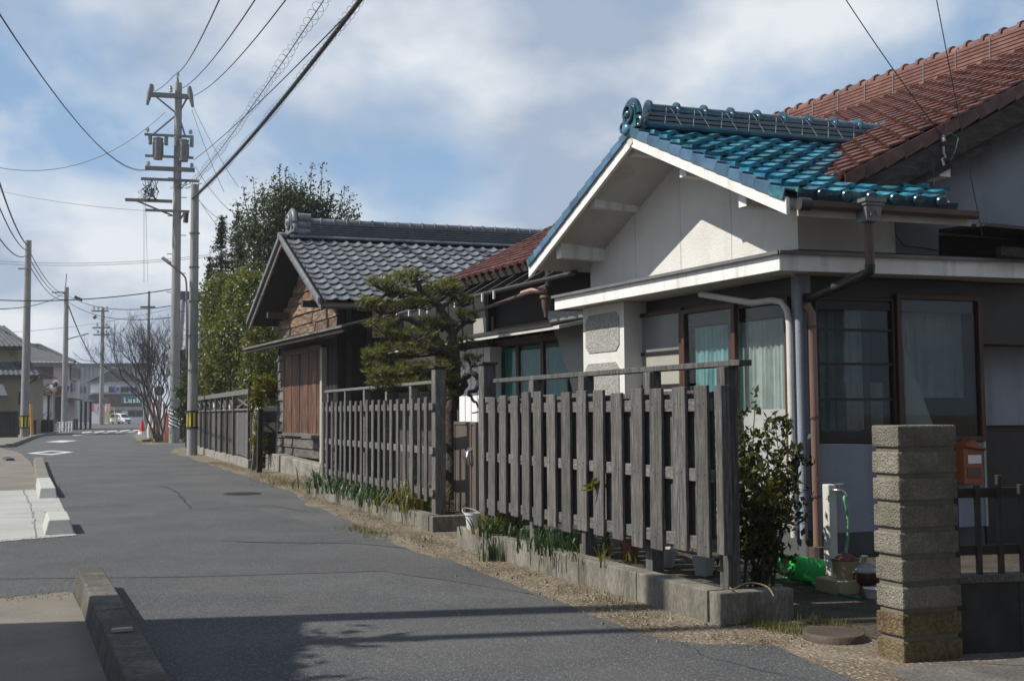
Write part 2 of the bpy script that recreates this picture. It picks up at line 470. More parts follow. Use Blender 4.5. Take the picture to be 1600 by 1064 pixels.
M['wood_beam'] = surf('wood_beam', [(.024, .019, .016), (.045, .037, .032), (.075, .064, .056)], 5, .9, .8, 24, stretch=(1, 1, 4), bdist=.01, fine=(40, .6, 1.3))
M['frame_brown'] = surf('frame_brown', [(.05, .02, .012), (.085, .038, .02)], 6, .55, .2, 30, stretch=(5, 5, .5))
M['frame_dark'] = surf('frame_dark', [(.012, .009, .008), (.022, .017, .014)], 6, .5, .2, 30)
M['stucco'] = surf('stucco', [(.62, .61, .58), (.70, .69, .66)], 1.2, .9, .85, 55, bdist=.012, dirt=(1.3, (.5, .49, .46), .5), streak=(5, (.52, .5, .46), .3))
M['stucco_shaded'] = surf('stucco_shaded', [(.24, .265, .315), (.3, .325, .38)], 1.2, .9, .8, 60, bdist=.01, dirt=(1.4, (.21, .23, .27), .5), streak=(6, (.15, .16, .18), .5))  # white stucco with the dark bluish tone of shade put into its colour
M['soffit'] = surf('soffit', [(.5, .48, .44), (.6, .58, .54)], 1.0, .85, .25, 30, dirt=(1.6, (.34, .31, .26), .7))
M['white_paint'] = surf('white_paint', [(.76, .755, .73), (.82, .815, .795)], 1.5, .55, .2, 30, dirt=(2.4, (.55, .53, .49), .45), streak=(7, (.4, .37, .32), .6))
M['pebbledash'] = surf('pebbledash', [(.34, .335, .32), (.46, .455, .44)], 40, .9, 1.0, 90, bdist=.012, speck=(110, .55, (.2, .195, .18)))
M['plinth'] = surf('plinth', [(.06, .065, .065), (.095, .1, .1)], 2.5, .9, .5, 40)
M['tile_teal'] = surf('tile_teal', [(.012, .055, .125), (.014, .125, .22), (.03, .205, .265), (.12, .30, .29)], 9, .4, .35, 14, stretch=(1.6, .5, 1), obj_rand=.42, bdist=.005, spec=.5, coat=.12, rvar=.12, dirt=(7, (.05, .075, .07), .45))
M['tile_teal_ridge'] = surf('tile_teal_ridge', [(.006, .028, .06), (.01, .06, .095), (.018, .095, .11)], 4, .25, .2, 14, obj_rand=.25, spec=.6, coat=.4, bdist=.004)
M['tile_blue'] = surf('tile_blue', [(.03, .07, .145), (.055, .12, .2), (.04, .16, .19)], 3.5, .38, .25, 14, obj_rand=.3, spec=.5, coat=.2, bdist=.004)
M['tile_grey'] = surf('tile_grey', [(.085, .095, .11), (.14, .152, .17), (.2, .21, .228)], 6, .45, .25, 18, obj_rand=.2, spec=.6, bdist=.004, rvar=.08)
M['tile_grey_dark'] = surf('tile_grey_dark', [(.05, .058, .07), (.085, .095, .11)], 5, .42, .25, 18, obj_rand=.2, spec=.6, bdist=.004)
M['tile_red'] = surf('tile_red', [(.058, .017, .013), (.095, .03, .022), (.145, .058, .043)], 5, .5, .25, 18, obj_rand=.26, spec=.45, bdist=.004, dirt=(6, (.21, .13, .095), .3))
M['tile_red_ridge'] = surf('tile_red_ridge', [(.095, .038, .029), (.135, .06, .046), (.175, .09, .072)], 4, .55, .25, 18, obj_rand=.2, spec=.45, bdist=.004)
M['corrugated'] = surf('corrugated', [(.34, .37, .415), (.43, .46, .5)], .8, .6, .1, 20, stretch=(1, 1, .25), dirt=(1.1, (.16, .15, .14), .5), metallic=.1)
M['metal_dark'] = surf('metal_dark', [(.022, .02, .019), (.04, .037, .035)], 4, .5, .15, 30)
M['metal_grey'] = surf('metal_grey', [(.13, .13, .13), (.2, .2, .198)], 4, .5, .15, 30, metallic=.3)
M['steel'] = surf('steel', [(.42, .42, .42), (.55, .55, .55)], 6, .3, .1, 30, metallic=.9)
M['gutter_brown'] = surf('gutter_brown', [(.075, .045, .034), (.12, .078, .062)], 3, .55, .15, 30)
M['pipe_pink'] = surf('pipe_pink', [(.2, .118, .095), (.27, .17, .14)], 2, .5, .12, 30, stretch=(1, 1, .4))
M['pipe_grey'] = surf('pipe_grey', [(.3, .32, .32), (.4, .42, .41)], 3, .6, .2, 40)
M['pipe_white'] = surf('pipe_white', [(.5, .49, .45), (.6, .59, .55)], 5, .6, .4, 60, bdist=.006)
M['hopper'] = surf('hopper', [(.13, .13, .135), (.22, .22, .225)], 5, .5, .2, 30)
M['gate_brown'] = surf('gate_brown', [(.1, .08, .068), (.14, .115, .1)], 3, .5, .1, 30, stretch=(2, 2, .5))
M['glass'] = glass_mat('glass')
M['glass_dark'] = glass_mat('glass_dark', (.3, .33, .34), .8)
M['glass_frosted'] = surf('glass_frosted', [(.34, .35, .34), (.42, .43, .42)], 1.1, .28, .05, 90, spec=.5)
M['screen_grey'] = surf('screen_grey', [(.16, .17, .165), (.22, .225, .22)], 1.1, .3, .05, 90)
M['blind_cream'] = surf('blind_cream', [(.3, .29, .25), (.36, .35, .31)], 1.2, .6, .1, 40)
M['curtain_teal'] = cloth_mat('curtain_teal', (.1, .5, .42), .2)
M['curtain_aqua'] = cloth_mat('curtain_aqua', (.5, .76, .78), .2)
M['curtain_white'] = cloth_mat('curtain_white', (.88, .86, .8), .2)
M['curtain_grey'] = cloth_mat('curtain_grey', (.42, .43, .44))
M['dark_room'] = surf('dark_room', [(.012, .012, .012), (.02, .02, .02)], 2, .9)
M['white_line'] = surf('white_line', [(.55, .55, .54), (.68, .68, .67)], 2.5, .8, .3, 80, dirt=(3, (.2, .2, .2), .8), fine=(60, .75, 1.1))
M['iron'] = surf('iron', [(.018, .016, .015), (.04, .036, .033)], 8, .55, .3, 40)
M['rust_iron'] = surf('rust_iron', [(.055, .042, .033), (.095, .07, .052)], 6, .7, .5, 50)
M['mailbox'] = surf('mailbox', [(.26, .075, .016), (.32, .095, .022)], 3, .4, .1, 30)
M['plastic_green'] = surf('plastic_green', [(.02, .43, .06), (.03, .5, .085)], 3, .35, .08, 20, spec=.5)
M['plastic_white'] = surf('plastic_white', [(.5, .51, .52), (.62, .63, .64)], 3, .45, .1, 30)
M['hose'] = surf('hose', [(.09, .28, .14), (.18, .36, .2)], 4, .4, .1, 30)
M['hose_dark'] = surf('hose_dark', [(.01, .09, .07), (.02, .13, .1)], 4, .4, .1, 30)
M['ceramic_tan'] = surf('ceramic_tan', [(.3, .25, .15), (.38, .32, .2)], 3, .35, .1, 30)
M['ceramic_brown'] = surf('ceramic_brown', [(.09, .03, .022), (.14, .05, .035)], 3, .3, .1, 30)
M['lid_glass'] = surf('lid_glass', [(.25, .24, .21), (.34, .32, .28)], 5, .15, .1, 30)
M['wire'] = surf('wire', [(.02, .021, .023), (.035, .036, .038)], 3, .6)
M['wire_grey'] = surf('wire_grey', [(.12, .13, .145), (.17, .18, .195)], 3, .6)
M['insulator'] = surf('insulator', [(.34, .34, .34), (.45, .45, .45)], 3, .3)
M['yellow'] = surf('yellow', [(.52, .42, .03), (.62, .5, .04)], 3, .5)
M['black'] = surf('black', [(.012, .012, .012), (.02, .02, .02)], 3, .6)
M['orange_pole'] = surf('orange_pole', [(.42, .2, .03), (.5, .26, .04)], 3, .5)
M['red_pole'] = surf('red_pole', [(.38, .09, .06), (.48, .13, .09)], 3, .5)
M['cone_red'] = surf('cone_red', [(.5, .04, .025), (.6, .055, .035)], 3, .45)
M['bark'] = surf('bark', [(.03, .022, .017), (.06, .045, .035), (.09, .072, .058)], 14, .95, 1.0, 30, bdist=.02)
M['bark_grey'] = surf('bark_grey', [(.06, .052, .048), (.1, .09, .082)], 8, .9, .6, 30)
M['twig'] = surf('twig', [(.055, .042, .03), (.085, .068, .05)], 8, .9)
M['leaf_hedge'] = leaf_mat('leaf_hedge', [(.028, .045, .012), (.075, .1, .022), (.125, .145, .03), (.18, .185, .045), (.06, .08, .02)])
M['leaf_dark'] = leaf_mat('leaf_dark', [(.02, .034, .014), (.04, .058, .022), (.065, .085, .032)], .3)
M['leaf_conifer'] = leaf_mat('leaf_conifer', [(.01, .022, .012), (.018, .034, .018), (.03, .045, .022)], .15)
M['leaf_yellow'] = leaf_mat('leaf_yellow', [(.11, .11, .012), (.17, .16, .018), (.07, .085, .014)])
M['leaf_bush'] = leaf_mat('leaf_bush', [(.018, .03, .01), (.03, .045, .013), (.05, .065, .018), (.11, .11, .025), (.02, .032, .01)], .25, .35)
M['leaf_pine'] = leaf_mat('leaf_pine', [(.06, .08, .02), (.11, .13, .03), (.18, .185, .05), (.085, .1, .024)], .3)
M['leaf_blade'] = leaf_mat('leaf_blade', [(.02, .05, .02), (.035, .075, .03), (.05, .09, .035)], .25)
M['leaf_blade_yellow'] = leaf_mat('leaf_blade_yellow', [(.1, .11, .025), (.17, .15, .04), (.06, .08, .02)], .3)
M['straw'] = leaf_mat('straw', [(.15, .11, .06), (.22, .17, .095), (.28, .23, .14), (.11, .075, .04)], .2, .8)
M['grass_dry'] = leaf_mat('grass_dry', [(.11, .11, .035), (.17, .15, .06), (.09, .1, .03)], .3, .7)
M['pebble'] = surf('pebble', [(.16, .14, .11), (.28, .25, .2)], 4, .9, .3, 40, isl=.35)
M['house_tan'] = surf('house_tan', [(.2, .18, .125), (.26, .235, .17)], .6, .9, .3, 20, dirt=(.5, (.15, .13, .09), .5))
M['house_pink'] = surf('house_pink', [(.42, .36, .36), (.48, .42, .42)], .6, .9, .3, 20)
M['house_white'] = surf('house_white', [(.68, .69, .7), (.74, .75, .76)], .4, .9, .2, 20)
M['house_grey'] = surf('house_grey', [(.22, .25, .28), (.28, .31, .34)], .3, .9)
M['band_brown'] = surf('band_brown', [(.03, .018, .014), (.045, .027, .02)], .6, .7)
M['sign_teal'] = surf('sign_teal', [(.008, .1, .12), (.012, .13, .15)], 1, .5)
M['sign_white'] = surf('sign_white', [(.72, .73, .74), (.78, .79, .8)], 1, .6)
M['sign_pink'] = surf('sign_pink', [(.7, .3, .42), (.75, .36, .48)], 1, .6)
M['sign_purple'] = surf('sign_purple', [(.2, .1, .42), (.25, .13, .48)], 1, .6)
M['sign_magenta'] = surf('sign_magenta', [(.6, .03, .12), (.66, .045, .15)], 1, .6)
M['laundry_blue'] = cloth_mat('laundry_blue', (.06, .09, .42))
M['laundry_pale'] = cloth_mat('laundry_pale', (.35, .4, .62))
M['laundry_navy'] = cloth_mat('laundry_navy', (.02, .025, .09))
M['van_white'] = surf('van_white', [(.74, .75, .76), (.78, .79, .8)], 1, .25, spec=.5, coat=.6)
M['tyre'] = surf('tyre', [(.012, .012, .012), (.022, .022, .022)], 4, .85)
M['mirror_orange'] = surf('mirror_orange', [(.5, .28, .1), (.58, .34, .14)], 2, .5)
M['mirror_glass'] = surf('mirror_glass', [(.5, .5, .5), (.6, .6, .6)], 2, .06, metallic=1.0)
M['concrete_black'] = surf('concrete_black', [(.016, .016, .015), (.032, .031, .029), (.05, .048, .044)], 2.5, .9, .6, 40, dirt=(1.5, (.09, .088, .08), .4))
M['tile_far'] = surf('tile_far', [(.075, .08, .088), (.11, .115, .122)], 2, .8, .2, 10, spec=.2)
M['roof_blue'] = surf('roof_blue', [(.03, .045, .07), (.045, .06, .09)], 1, .7)
M['forecourt'] = surf('forecourt', [(.07, .068, .06), (.11, .105, .095), (.14, .135, .12)], 2.2, .92, .7, 60, bdist=.008, fine=(60, .6, 1.3), dirt=(1.5, (.05, .045, .035), .6))
M['terracotta'] = surf('terracotta', [(.2, .08, .05), (.28, .12, .08)], 4, .8, .3, 40)
M['cloth_red'] = cloth_mat('cloth_red', (.3, .03, .06))
M['block'] = surf('block', [(.105, .094, .073), (.175, .158, .125), (.25, .232, .186)], 3, .95, 1.0, 75, bdist=.02, fine=(85, .72, 1.2), obj_rand=.1, dirt=(4, (.11, .098, .075), .75))
M['block_ochre'] = surf('block_ochre', [(.1, .07, .034), (.165, .118, .056), (.21, .17, .11)], 5, .95, 1.0, 60, bdist=.022, fine=(45, .6, 1.25), dirt=(5, (.1, .085, .055), .7))
M['mortar'] = surf('mortar', [(.12, .11, .085), (.18, .165, .13)], 6, .95, .8, 60, bdist=.01)

# ------------------------------------------------------------------ the setting
AX = vpdir(-70)                 # along the houses, away from the camera
BX = vpdir(6000)                # from the road into the plots
NR = Vector((-AX.y, AX.x, 0))   # out of the house fronts, towards the road
NB = Vector((BX.y, -BX.x, 0))   # out of the side walls, towards the camera

def jag(pts, step=.35, amp=.05, seed=3):
    r = random.Random(seed); out = []
    for i in range(len(pts) - 1):
        p, q = Vector(pts[i]), Vector(pts[i + 1]); d = q - p
        st = max(step, p.length * .03); n = max(1, int(d.length / st))
        perp = Vector((-d.y, d.x, 0)).normalized()
        for k in range(n):
            out.append(p + d * (k / n) + perp * r.uniform(-amp, amp) * min(3, max(1, p.length / 15)))
    out.append(Vector(pts[-1])); return out

def sheet(name, pts, z, mat, **kw):
    mb = MB(); mb.face([(p[0], p[1], z) for p in pts])
    return mb.build(name, mat, kind='structure', **kw)

gb = MB(); gb.face([(-500, -200, 0), (500, -200, 0), (500, 800, 0), (-500, 800, 0)])
gb.build('ground', M['dirt'], kind='structure')

edge_px = [(1353, 1064), (1275, 1034), (1212, 1011), (1140, 1008), (1098, 1008), (1045, 998), (990, 985), (930, 962), (872, 940), (822, 921), (771, 903), (720, 884),
           (672, 868), (624, 851), (555, 817), (480, 788), (450, 765), (420, 757), (399, 749), (362, 736), (328, 727), (296, 716), (272, 708), (268, 702), (300, 697), (284, 690), (262, 692), (231, 695), (214, 689), (206, 681), (222, 672), (240, 667)]
edge = [Vector((4.2, -6, 0)), Vector((3.6, 1.5, 0)), Vector((2.6, 4.6, 0))] + [gnd(*p) for p in edge_px]
edge = jag(edge)
road_poly = edge + [Vector((-20, 150, 0)), Vector((60, 190, 0)), Vector((60, 235, 0)), Vector((-260, 228, 0)), Vector((-260, 185, 0)), Vector((-95, 170, 0)),
                    Vector((-60, 100, 0)), Vector((-30, 52, 0)), Vector((-26, 13, 0)), Vector((-26, -6, 0))]
sheet('road', road_poly, .004, M['asphalt'])

# repaired strip of asphalt across the road, seen as a slightly different tone
def band(px, z, mat, name='road_patch', amp=.02, seed=1):
    pts = [gnd(*p) for p in px]
    sheet(name, jag(pts + [pts[0]], .4, amp, seed), z, mat)
band([(120, 842), (330, 778), (640, 858), (560, 850), (430, 848)], .008, M['asphalt_patch'], seed=4)
band([(0, 850), (118, 840), (300, 842), (700, 873), (840, 930), (600, 893), (300, 902), (0, 905)], .0075, M['asphalt_patch'], seed=8)
def crack(px, w=.012, seed=1, z=.0128):
    r = random.Random(seed); pts = [gnd(*p) for p in px]; L = []
    for i in range(len(pts) - 1):
        n = max(2, int((pts[i + 1] - pts[i]).length / .12))
        for k in range(n): L.append(pts[i].lerp(pts[i + 1], k / n) + Vector((r.gauss(0, .012), r.gauss(0, .02), 0)))
    L.append(pts[-1]); mb = MB()
    for a, b in zip(L, L[1:]):
        d = (b - a).normalized(); s_ = Vector((-d.y, d.x, 0)) * w * r.uniform(.3, .7)
        mb.face([(a.x - s_.x, a.y - s_.y, z), (b.x - s_.x, b.y - s_.y, z), (b.x + s_.x, b.y + s_.y, z), (a.x + s_.x, a.y + s_.y, z)])
    mb.build('road_crack', M['asphalt_seam'], kind='structure')
crack([(246, 760), (262, 762), (278, 770), (298, 795)], .03, 2)
crack([(130, 783), (230, 779), (345, 777)], .02, 3)
crack([(345, 846), (470, 850), (650, 842)], .014, 4)
crack([(300, 796), (420, 790), (480, 800)], .018, 5)
crack([(1060, 1003), (1110, 1030), (1180, 1046), (1260, 1062)], .006, 6)
crack([(0, 806), (60, 800), (104, 806)], .012, 8, .0135)
crack([(36, 766), (48, 790), (58, 842)], .01, 9, .0135)
apron = [gnd(0, 767.5), gnd(51, 765.4), gnd(66, 767), gnd(78, 760), gnd(90, 775), gnd(105, 807), gnd(119, 837), gnd(0, 847), Vector((-9.5, 13.2, 0)), Vector((-12.5, 22, 0))]
sheet('concrete_apron', apron, .010, M['concrete_new'])
pavL = [gnd(0, 700), gnd(30, 707), gnd(48, 722), gnd(58, 742), gnd(66, 767), gnd(51, 765.4), gnd(0, 767.5), Vector((-14, 22, 0)), Vector((-40, 50, 0))]
sheet('pavement', pavL, .008, M['pavement'])
nearp = [gnd(0, 936), gnd(112, 925), gnd(150, 1000), gnd(180, 1064), Vector((-2.2, 4, 0)), Vector((-1.5, -2, 0)), Vector((-8, -2, 0)), Vector((-8.5, 9.6, 0))]
sheet('pavement', nearp, .009, M['pavement'])
# raised far pavement along the left side of the street
k0, k1, k2, k3 = gnd(14, 699), gnd(53, 684), gnd(88, 677), gnd(100, 674)
fp = MB(); fp.prism([(k0.x, k0.y, -.05), (k1.x, k1.y, -.05), (k2.x, k2.y, -.05), (k3.x, k3.y, -.05), (-56, 118, -.05), (-60, 60, -.05), (-36, 52, -.05)], (0, 0, .17))
fp.build('pavement', M['pavement'], kind='structure')
kb = MB()
for p, q in ((k0, k1), (k1, k2)):
    kb.bar(p + Vector((0, 0, .05)), q + Vector((0, 0, .05)), .3, .26)
kb.build('kerb', M['kerb_concrete'], kind='structure')
# forecourt of concrete slabs at the lower right, in front of the block pillar
fore = MB()
fore.prism([tuple(gnd(1392, 1046)), tuple(gnd(1520, 1036)), (3.6, 6.5, 0), (4.6, 3.4, 0), (2.9, 4.2, 0), tuple(gnd(1420, 1064))], (0, 0, .012))
fore.prism([tuple(gnd(1534, 1040)), (3.3, 6.95, 0), (6.5, 8, 0), (7, 5.5, 0), (3.68, 6.4, 0)], (0, 0, .016))
fore.build('forecourt', M['forecourt'], kind='structure')

# road paint
def paint(px_out, px_in=None, z=.0125):
    mb = MB(); o = [gnd(*p) for p in px_out]
    if px_in is None:
        mb.face([(p.x, p.y, z) for p in o])
    else:
        i = [gnd(*p) for p in px_in]; n = len(o)
        for k in range(n):
            l = (k + 1) % n
            mb.face([(o[k].x, o[k].y, z), (o[l].x, o[l].y, z), (i[l].x, i[l].y, z), (i[k].x, i[k].y, z)])
    mb.build('road_marking', M['white_line'], kind='structure')
paint([(41, 708.6), (79, 704.2), (116, 706.4), (80, 711.2)], [(58, 708.3), (79.5, 705.6), (100, 706.7), (80, 709.6)])
paint([(70, 690.6), (94, 688.2), (122, 688.4), (98, 691.4)])
paint([(112, 679.7), (150, 676.6), (156, 677.4), (116, 681)])
for k in range(5):
    x = 127 + 20 * k; y = 675.6 - .85 * k
    paint([(x, y), (x + 15, y - 1.4), (x + 17, y - .4), (x + 2, y + 1.2)])
for k in range(3):
    x = 160 + 20 * k; y = 676.4 - .7 * k
    paint([(x, y), (x + 9, y - .7), (x + 10, y - .1), (x + 1, y + .6)])

# scattered pebbles and straw on the verge: nobody could count them
def in_quadline(n, pxs, width, seed):
    r = random.Random(seed); pts = [gnd(*p) for p in pxs]; out = []
    seg = [(pts[i], pts[i + 1]) for i in range(len(pts) - 1)]; L = [(q - p).length for p, q in seg]
    for _ in range(n):
        k = r.choices(range(len(seg)), L)[0]; p, q = seg[k]; t = r.random(); d = (q - p).normalized()
        out.append(p.lerp(q, t) + Vector((d.y, -d.x, 0)) * r.gauss(0, width))
    return out
verge_px = [(1240, 1015), (1110, 990), (990, 965), (880, 925), (800, 890), (720, 860), (640, 838), (560, 800), (500, 778), (455, 755), (400, 738), (330, 722)]
mb = MB()
for p in in_quadline(2200, verge_px, .22, 5):
    s = RNG.uniform(.003, .011) * RNG.choice((1, 1, 1, 1.6)); a = RNG.random() * 6
    c, d = math.cos(a) * s, math.sin(a) * s; z = .004
    mb.box8([(p.x - c, p.y - d, 0), (p.x + d, p.y - c, 0), (p.x + c, p.y + d, 0), (p.x - d, p.y + c, 0),
             (p.x - c * .5, p.y - d * .5, z + s), (p.x + d * .6, p.y - c * .6, z + s * .8), (p.x + c * .5, p.y + d * .5, z + s * .9), (p.x - d * .6, p.y + c * .6, z + s * 1.1)])
for p in in_quadline(420, [(118, 838), (92, 776), (74, 748), (60, 716)], .1, 15) + in_quadline(420, [(140, 905), (165, 925), (215, 968), (275, 1064)], .12, 16) + in_quadline(260, [(0, 937), (60, 931), (112, 925)], .13, 17) + in_quadline(160, [(0, 848), (60, 842), (118, 838)], .12, 18):
    s = RNG.uniform(.002, .006) * (1 + p.y * .02); a = RNG.random() * 6; c, d = math.cos(a) * s, math.sin(a) * s; z = .011
    mb.box8([(p.x - c, p.y - d, z), (p.x + d, p.y - c, z), (p.x + c, p.y + d, z), (p.x - d, p.y + c, z), (p.x - c * .5, p.y - d * .5, z + s), (p.x + d * .6, p.y - c * .6, z + s * .8), (p.x + c * .5, p.y + d * .5, z + s * .9), (p.x - d * .6, p.y + c * .6, z + s * 1.1)])
mb.build('pebbles', M['pebble'], kind='stuff', label='small pale pebbles strewn over the dirt verge beside the road')
mb = MB()
for p in in_quadline(5200, verge_px, .17, 6):
    a = RNG.random() * 6.28; l = RNG.uniform(.02, .06); w = RNG.uniform(.0015, .0035); z = RNG.uniform(.006, .016)
    d = Vector((math.cos(a), math.sin(a), RNG.uniform(-.1, .35))) * l; s_ = Vector((-math.sin(a), math.cos(a), 0)) * w
    q = p + Vector((0, 0, z))
    mb.face([q - s_, q + d * .5 - s_ * 1.2 + Vector((0, 0, .004)), q + d, q + s_])
link('straw_litter', mb.mesh('straw_litter', M['straw'], fix=False), kind='stuff', label='dry straw and leaf litter along the verge under the fences')
mb = MB()
for (cx, cy, n, sp) in ((560, 828, 240, .22), (585, 836, 160, .2), (450, 757, 500, .5), (420, 748, 220, .5), (1240, 985, 300, .13), (1190, 978, 220, .12), (1290, 975, 260, .12), (940, 935, 60, .2), (250, 690, 700, 1.1), (268, 691, 300, .8), (350, 725, 120, .6), (660, 845, 90, .15)):
    c = gnd(cx, cy)
    for _ in range(n):
        p = c + AX * RNG.gauss(0, sp * 1.3) + NR * RNG.gauss(0, sp * .5); a = RNG.random() * 6.28; h = RNG.uniform(.02, .075) * (1 + c.y * .012); w = RNG.uniform(.002, .004) * (1 + c.y * .03)
        d = Vector((math.cos(a), math.sin(a), 0)); s_ = Vector((-d.y, d.x, 0)) * w
        mb.face([p - s_, p + s_, p + d * h * .4 + Vector((0, 0, h)), ])
link('grass', mb.mesh('grass', M['grass_dry'], fix=False), kind='stuff', label='thin dry grass growing on the dirt verge beside the road')

# soil bed behind the kerbs of the two slatted fences
FA0 = gnd(1125, 920, .22)
FA = Plane(FA0, vpdir(35))
FB = Plane((-1.05, 14.7), Vector((-2.52, 6.07, 0)))
FC = Plane((-7.4, 31.8), Vector((-5.48, 14.09, 0)))
bed = MB()
top = [FA.p(-.05, .2, -.03), FA.p(.05, .2, -.3), FA.p(1.2, .2, -.7), FA.p(5.0, .2, -1.7), FA.p(5.0, .2, -.03)]
low = [FA.p(-.12, 0, -.03), FA.p(-.1, 0, -.5), FA.p(1.2, 0, -1.0), FA.p(5.2, 0, -2.2), FA.p(5.2, 0, -.03)]
bed.face(top)
for k in range(5): bed.face([low[k], low[(k + 1) % 5], top[(k + 1) % 5], top[k]])
bed.build('flower_bed', M['soil'], kind='structure')
bed = MB()
bed.prism([FB.p(-.2, 0, .03), FB.p(-.2, 0, -2.5), FB.p(6.4, 0, -2.5), FB.p(6.4, 0, .03)], (0, 0, .18))
bed.build('flower_bed', M['soil'], kind='structure')
yard = MB(); yard.face([(1.45, 7.9, .006), tuple(gnd(1225, 965) + Vector((0, 0, .006))), (2.25, 7.72, .006), (2.6, 7.0, .006), (9, 8.6, .006), (9, 14, .006), (1.2, 13, .006)])
yard.build('garden_soil', M['soil'], kind='structure')

# ------------------------------------------------------------------ roof tiles
def tile_mesh(name, mat, w=.27, l=.30, t=.022, lift=.03, roll=1.0):
    prof = [(-.02, .012), (.06, .004), (.22, -.012), (.45, -.018), (.66, -.006), (.80, .022), (.92, .036), (1.03, .022)]
    prof = [(x, z * roll) for x, z in prof]; mb = MB(); n = len(prof)
    for yy, dz in ((0, lift), (l, 0)):
        for x, z in prof: mb.v.append((x * w, yy, z + dz))
    for x, z in prof: mb.v.append((x * w, 0.0, z + lift - t))
    for i in range(n - 1):
        mb.f.append((i, i + 1, n + i + 1, n + i)); mb.m.append(0)
        mb.f.append((2 * n + i, 2 * n + i + 1, i + 1, i)); mb.m.append(0)
    mb.v += [(prof[0][0] * w, l, prof[0][1] - .02), (prof[-1][0] * w, l, prof[-1][1] - .02)]
    k = len(mb.v)
    mb.f.append((0, n, k - 2, 2 * n)); mb.m.append(0)
    mb.f.append((n - 1, 3 * n - 1, k - 1, 2 * n - 1)); mb.m.append(0)
    me = mb.mesh(name, mat, smooth=50, fix=False)
    return me

def onigawara(name, mat, parent, P, u, z, out, s=1.0, swirl=True):
    """Scrolled end tile of a roof ridge: an arched plate with a ring, a boss and two curls at its foot."""
    mb = MB()
    pts = []
    for k in range(13):
        t = math.pi * k / 12
        pts.append(P.p(u + math.cos(t) * .13 * s, z + .12 * s + math.sin(t) * .16 * s, out))
    pts += [P.p(u - .15 * s, z - .04 * s, out), P.p(u + .15 * s, z - .04 * s, out)]
    mb.prism(pts, P.n * .10 * s)
    ring = [P.p(u + math.cos(t) * .085 * s, z + .13 * s + math.sin(t) * .1 * s, out + .11 * s) for t in [2 * math.pi * q / 18 for q in range(19)]]
    mb.tube(ring, .022 * s, 8)
    mb.lathe([(.05 * s, 0), (.05 * s, .03 * s), (.03 * s, .05 * s), (0, .055 * s)], P.p(u, z + .13 * s, out + .09 * s), 14, axis=P.n)
    for sg in (-1, 1):
        curl = [P.p(u + sg * (.17 * s - math.cos(t) * .012 * s * (7 - t)), z + .0 * s + math.sin(t) * .012 * s * (7 - t), out + .07 * s) for t in [q * .45 for q in range(15)]]
        mb.tube(curl, .022 * s, 7)
    mb.tube([P.p(u + math.cos(t) * .145 * s, z + .12 * s + math.sin(t) * .175 * s, out + .05 * s) for t in [math.pi * q / 12 for q in range(13)]], .035 * s, 8)
    return mb.build(name, mat, parent, smooth=45)

# ------------------------------------------------------------------ the white house with the teal gable and the long red roof
C0 = Vector((2.98, 11.55, 0))
G = Plane(C0, AX, NR)          # gable front, facing the road
S = Plane(C0, BX, NB)          # side, facing the camera
house = thing('house', C0, 'white stucco house with a teal tiled gable, white canopy and long red tiled roof', 'house')

# --- walls
w = MB()
zc = 3.12
w.prism([G.p(0, zc), G.p(0, 3.62), G.p(2.06, 4.68), G.p(4.15, 3.66), G.p(4.15, zc)], -NR * .12)
w.build('gable_wall', M['stucco'], house)
g = MB()
for px in (993, 1063.5, 1143):
    s_, z_ = G.sz(px, 380)
    zt = 3.62 + (min(s_, 4.12 - s_)) * .515 - .05
    g = MB(); g.slab(G, s_ - .004, s_ + .004, 3.2, zt, .001, .004)
    g.build('wall_joint', M['soffit'], house)
# upper side wall (plain stucco, then corrugated sheet)
S1 = S.off(-.004)
s_c = S1.sz(1399, 360)[0]
w = MB(); w.slab(S1, .004, s_c, 3.0, 3.75, -.12, 0); w.build('side_wall', M['stucco'], house)
w = MB(); w.slab(G, 4.15, 4.25, 2.9, 3.7, -2.5, -.002); w.build('side_wall', M['stucco'], house)
E1 = Vector((3.385, 11.268, 3.868))
RKM = Plane(E1, BX, NB)        # rake plane of the big red gable
R1 = RKM.hit(1600, 132)
MN = AX.cross(R1 - E1).normalized()
if MN.z < 0: MN = -MN
MEY = (MN.cross(AX)); MEY = MEY if MEY.z > 0 else -MEY     # up the slope
RUN = (R1 - E1).normalized()
def main_z(p):                 # height of the red roof plane above a ground point
    return E1.z - (MN.x * (p.x - E1.x) + MN.y * (p.y - E1.y)) / MN.z
cw = MB(); ncor = 400; L_ = 9.5
def corr(u, v):
    d = s_c + .003 + u * L_
    q = S.p(d, 0, 0); top = main_z(q) - .16
    zz = 3.0 + v * (max(3.1, top) - 3.0)
    return S.p(d, zz, .02 * math.sin(u * ncor * math.pi))
cw.grid(corr, ncor * 2, 1)
cw.build('corrugated_wall', M['corrugated'], house, smooth=80)

# --- red main roof
A_END = 10.7
W_TILE, G_TILE = .272, .245
RIDGE_Z = 6.55
slope_len = (RIDGE_Z - E1.z) / MEY.z
deck = MB()
p00 = E1 + AX * -.02; p01 = E1 + AX * A_END
def skewed(a_, t_): return E1 + AX * a_ + MEY * t_      # point of the roof plane
# the near edge follows the rake line (parallel to the side wall), the far edge a hip
rk_slope = (R1 - E1)
def rake_a(t):   # where the rake line runs, in roof coordinates
    k = t / rk_slope.dot(MEY); return rk_slope.dot(AX) * k
def far_a(t): return A_END + .105 * t
npl = MN
tops = [skewed(rake_a(0), 0), skewed(rake_a(slope_len), slope_len), skewed(far_a(slope_len), slope_len), skewed(A_END, 0)]
deck.prism([p - npl * .13 for p in tops], npl * .11)
main_roof = deck.build('main_roof', M['wood_beam'], house)
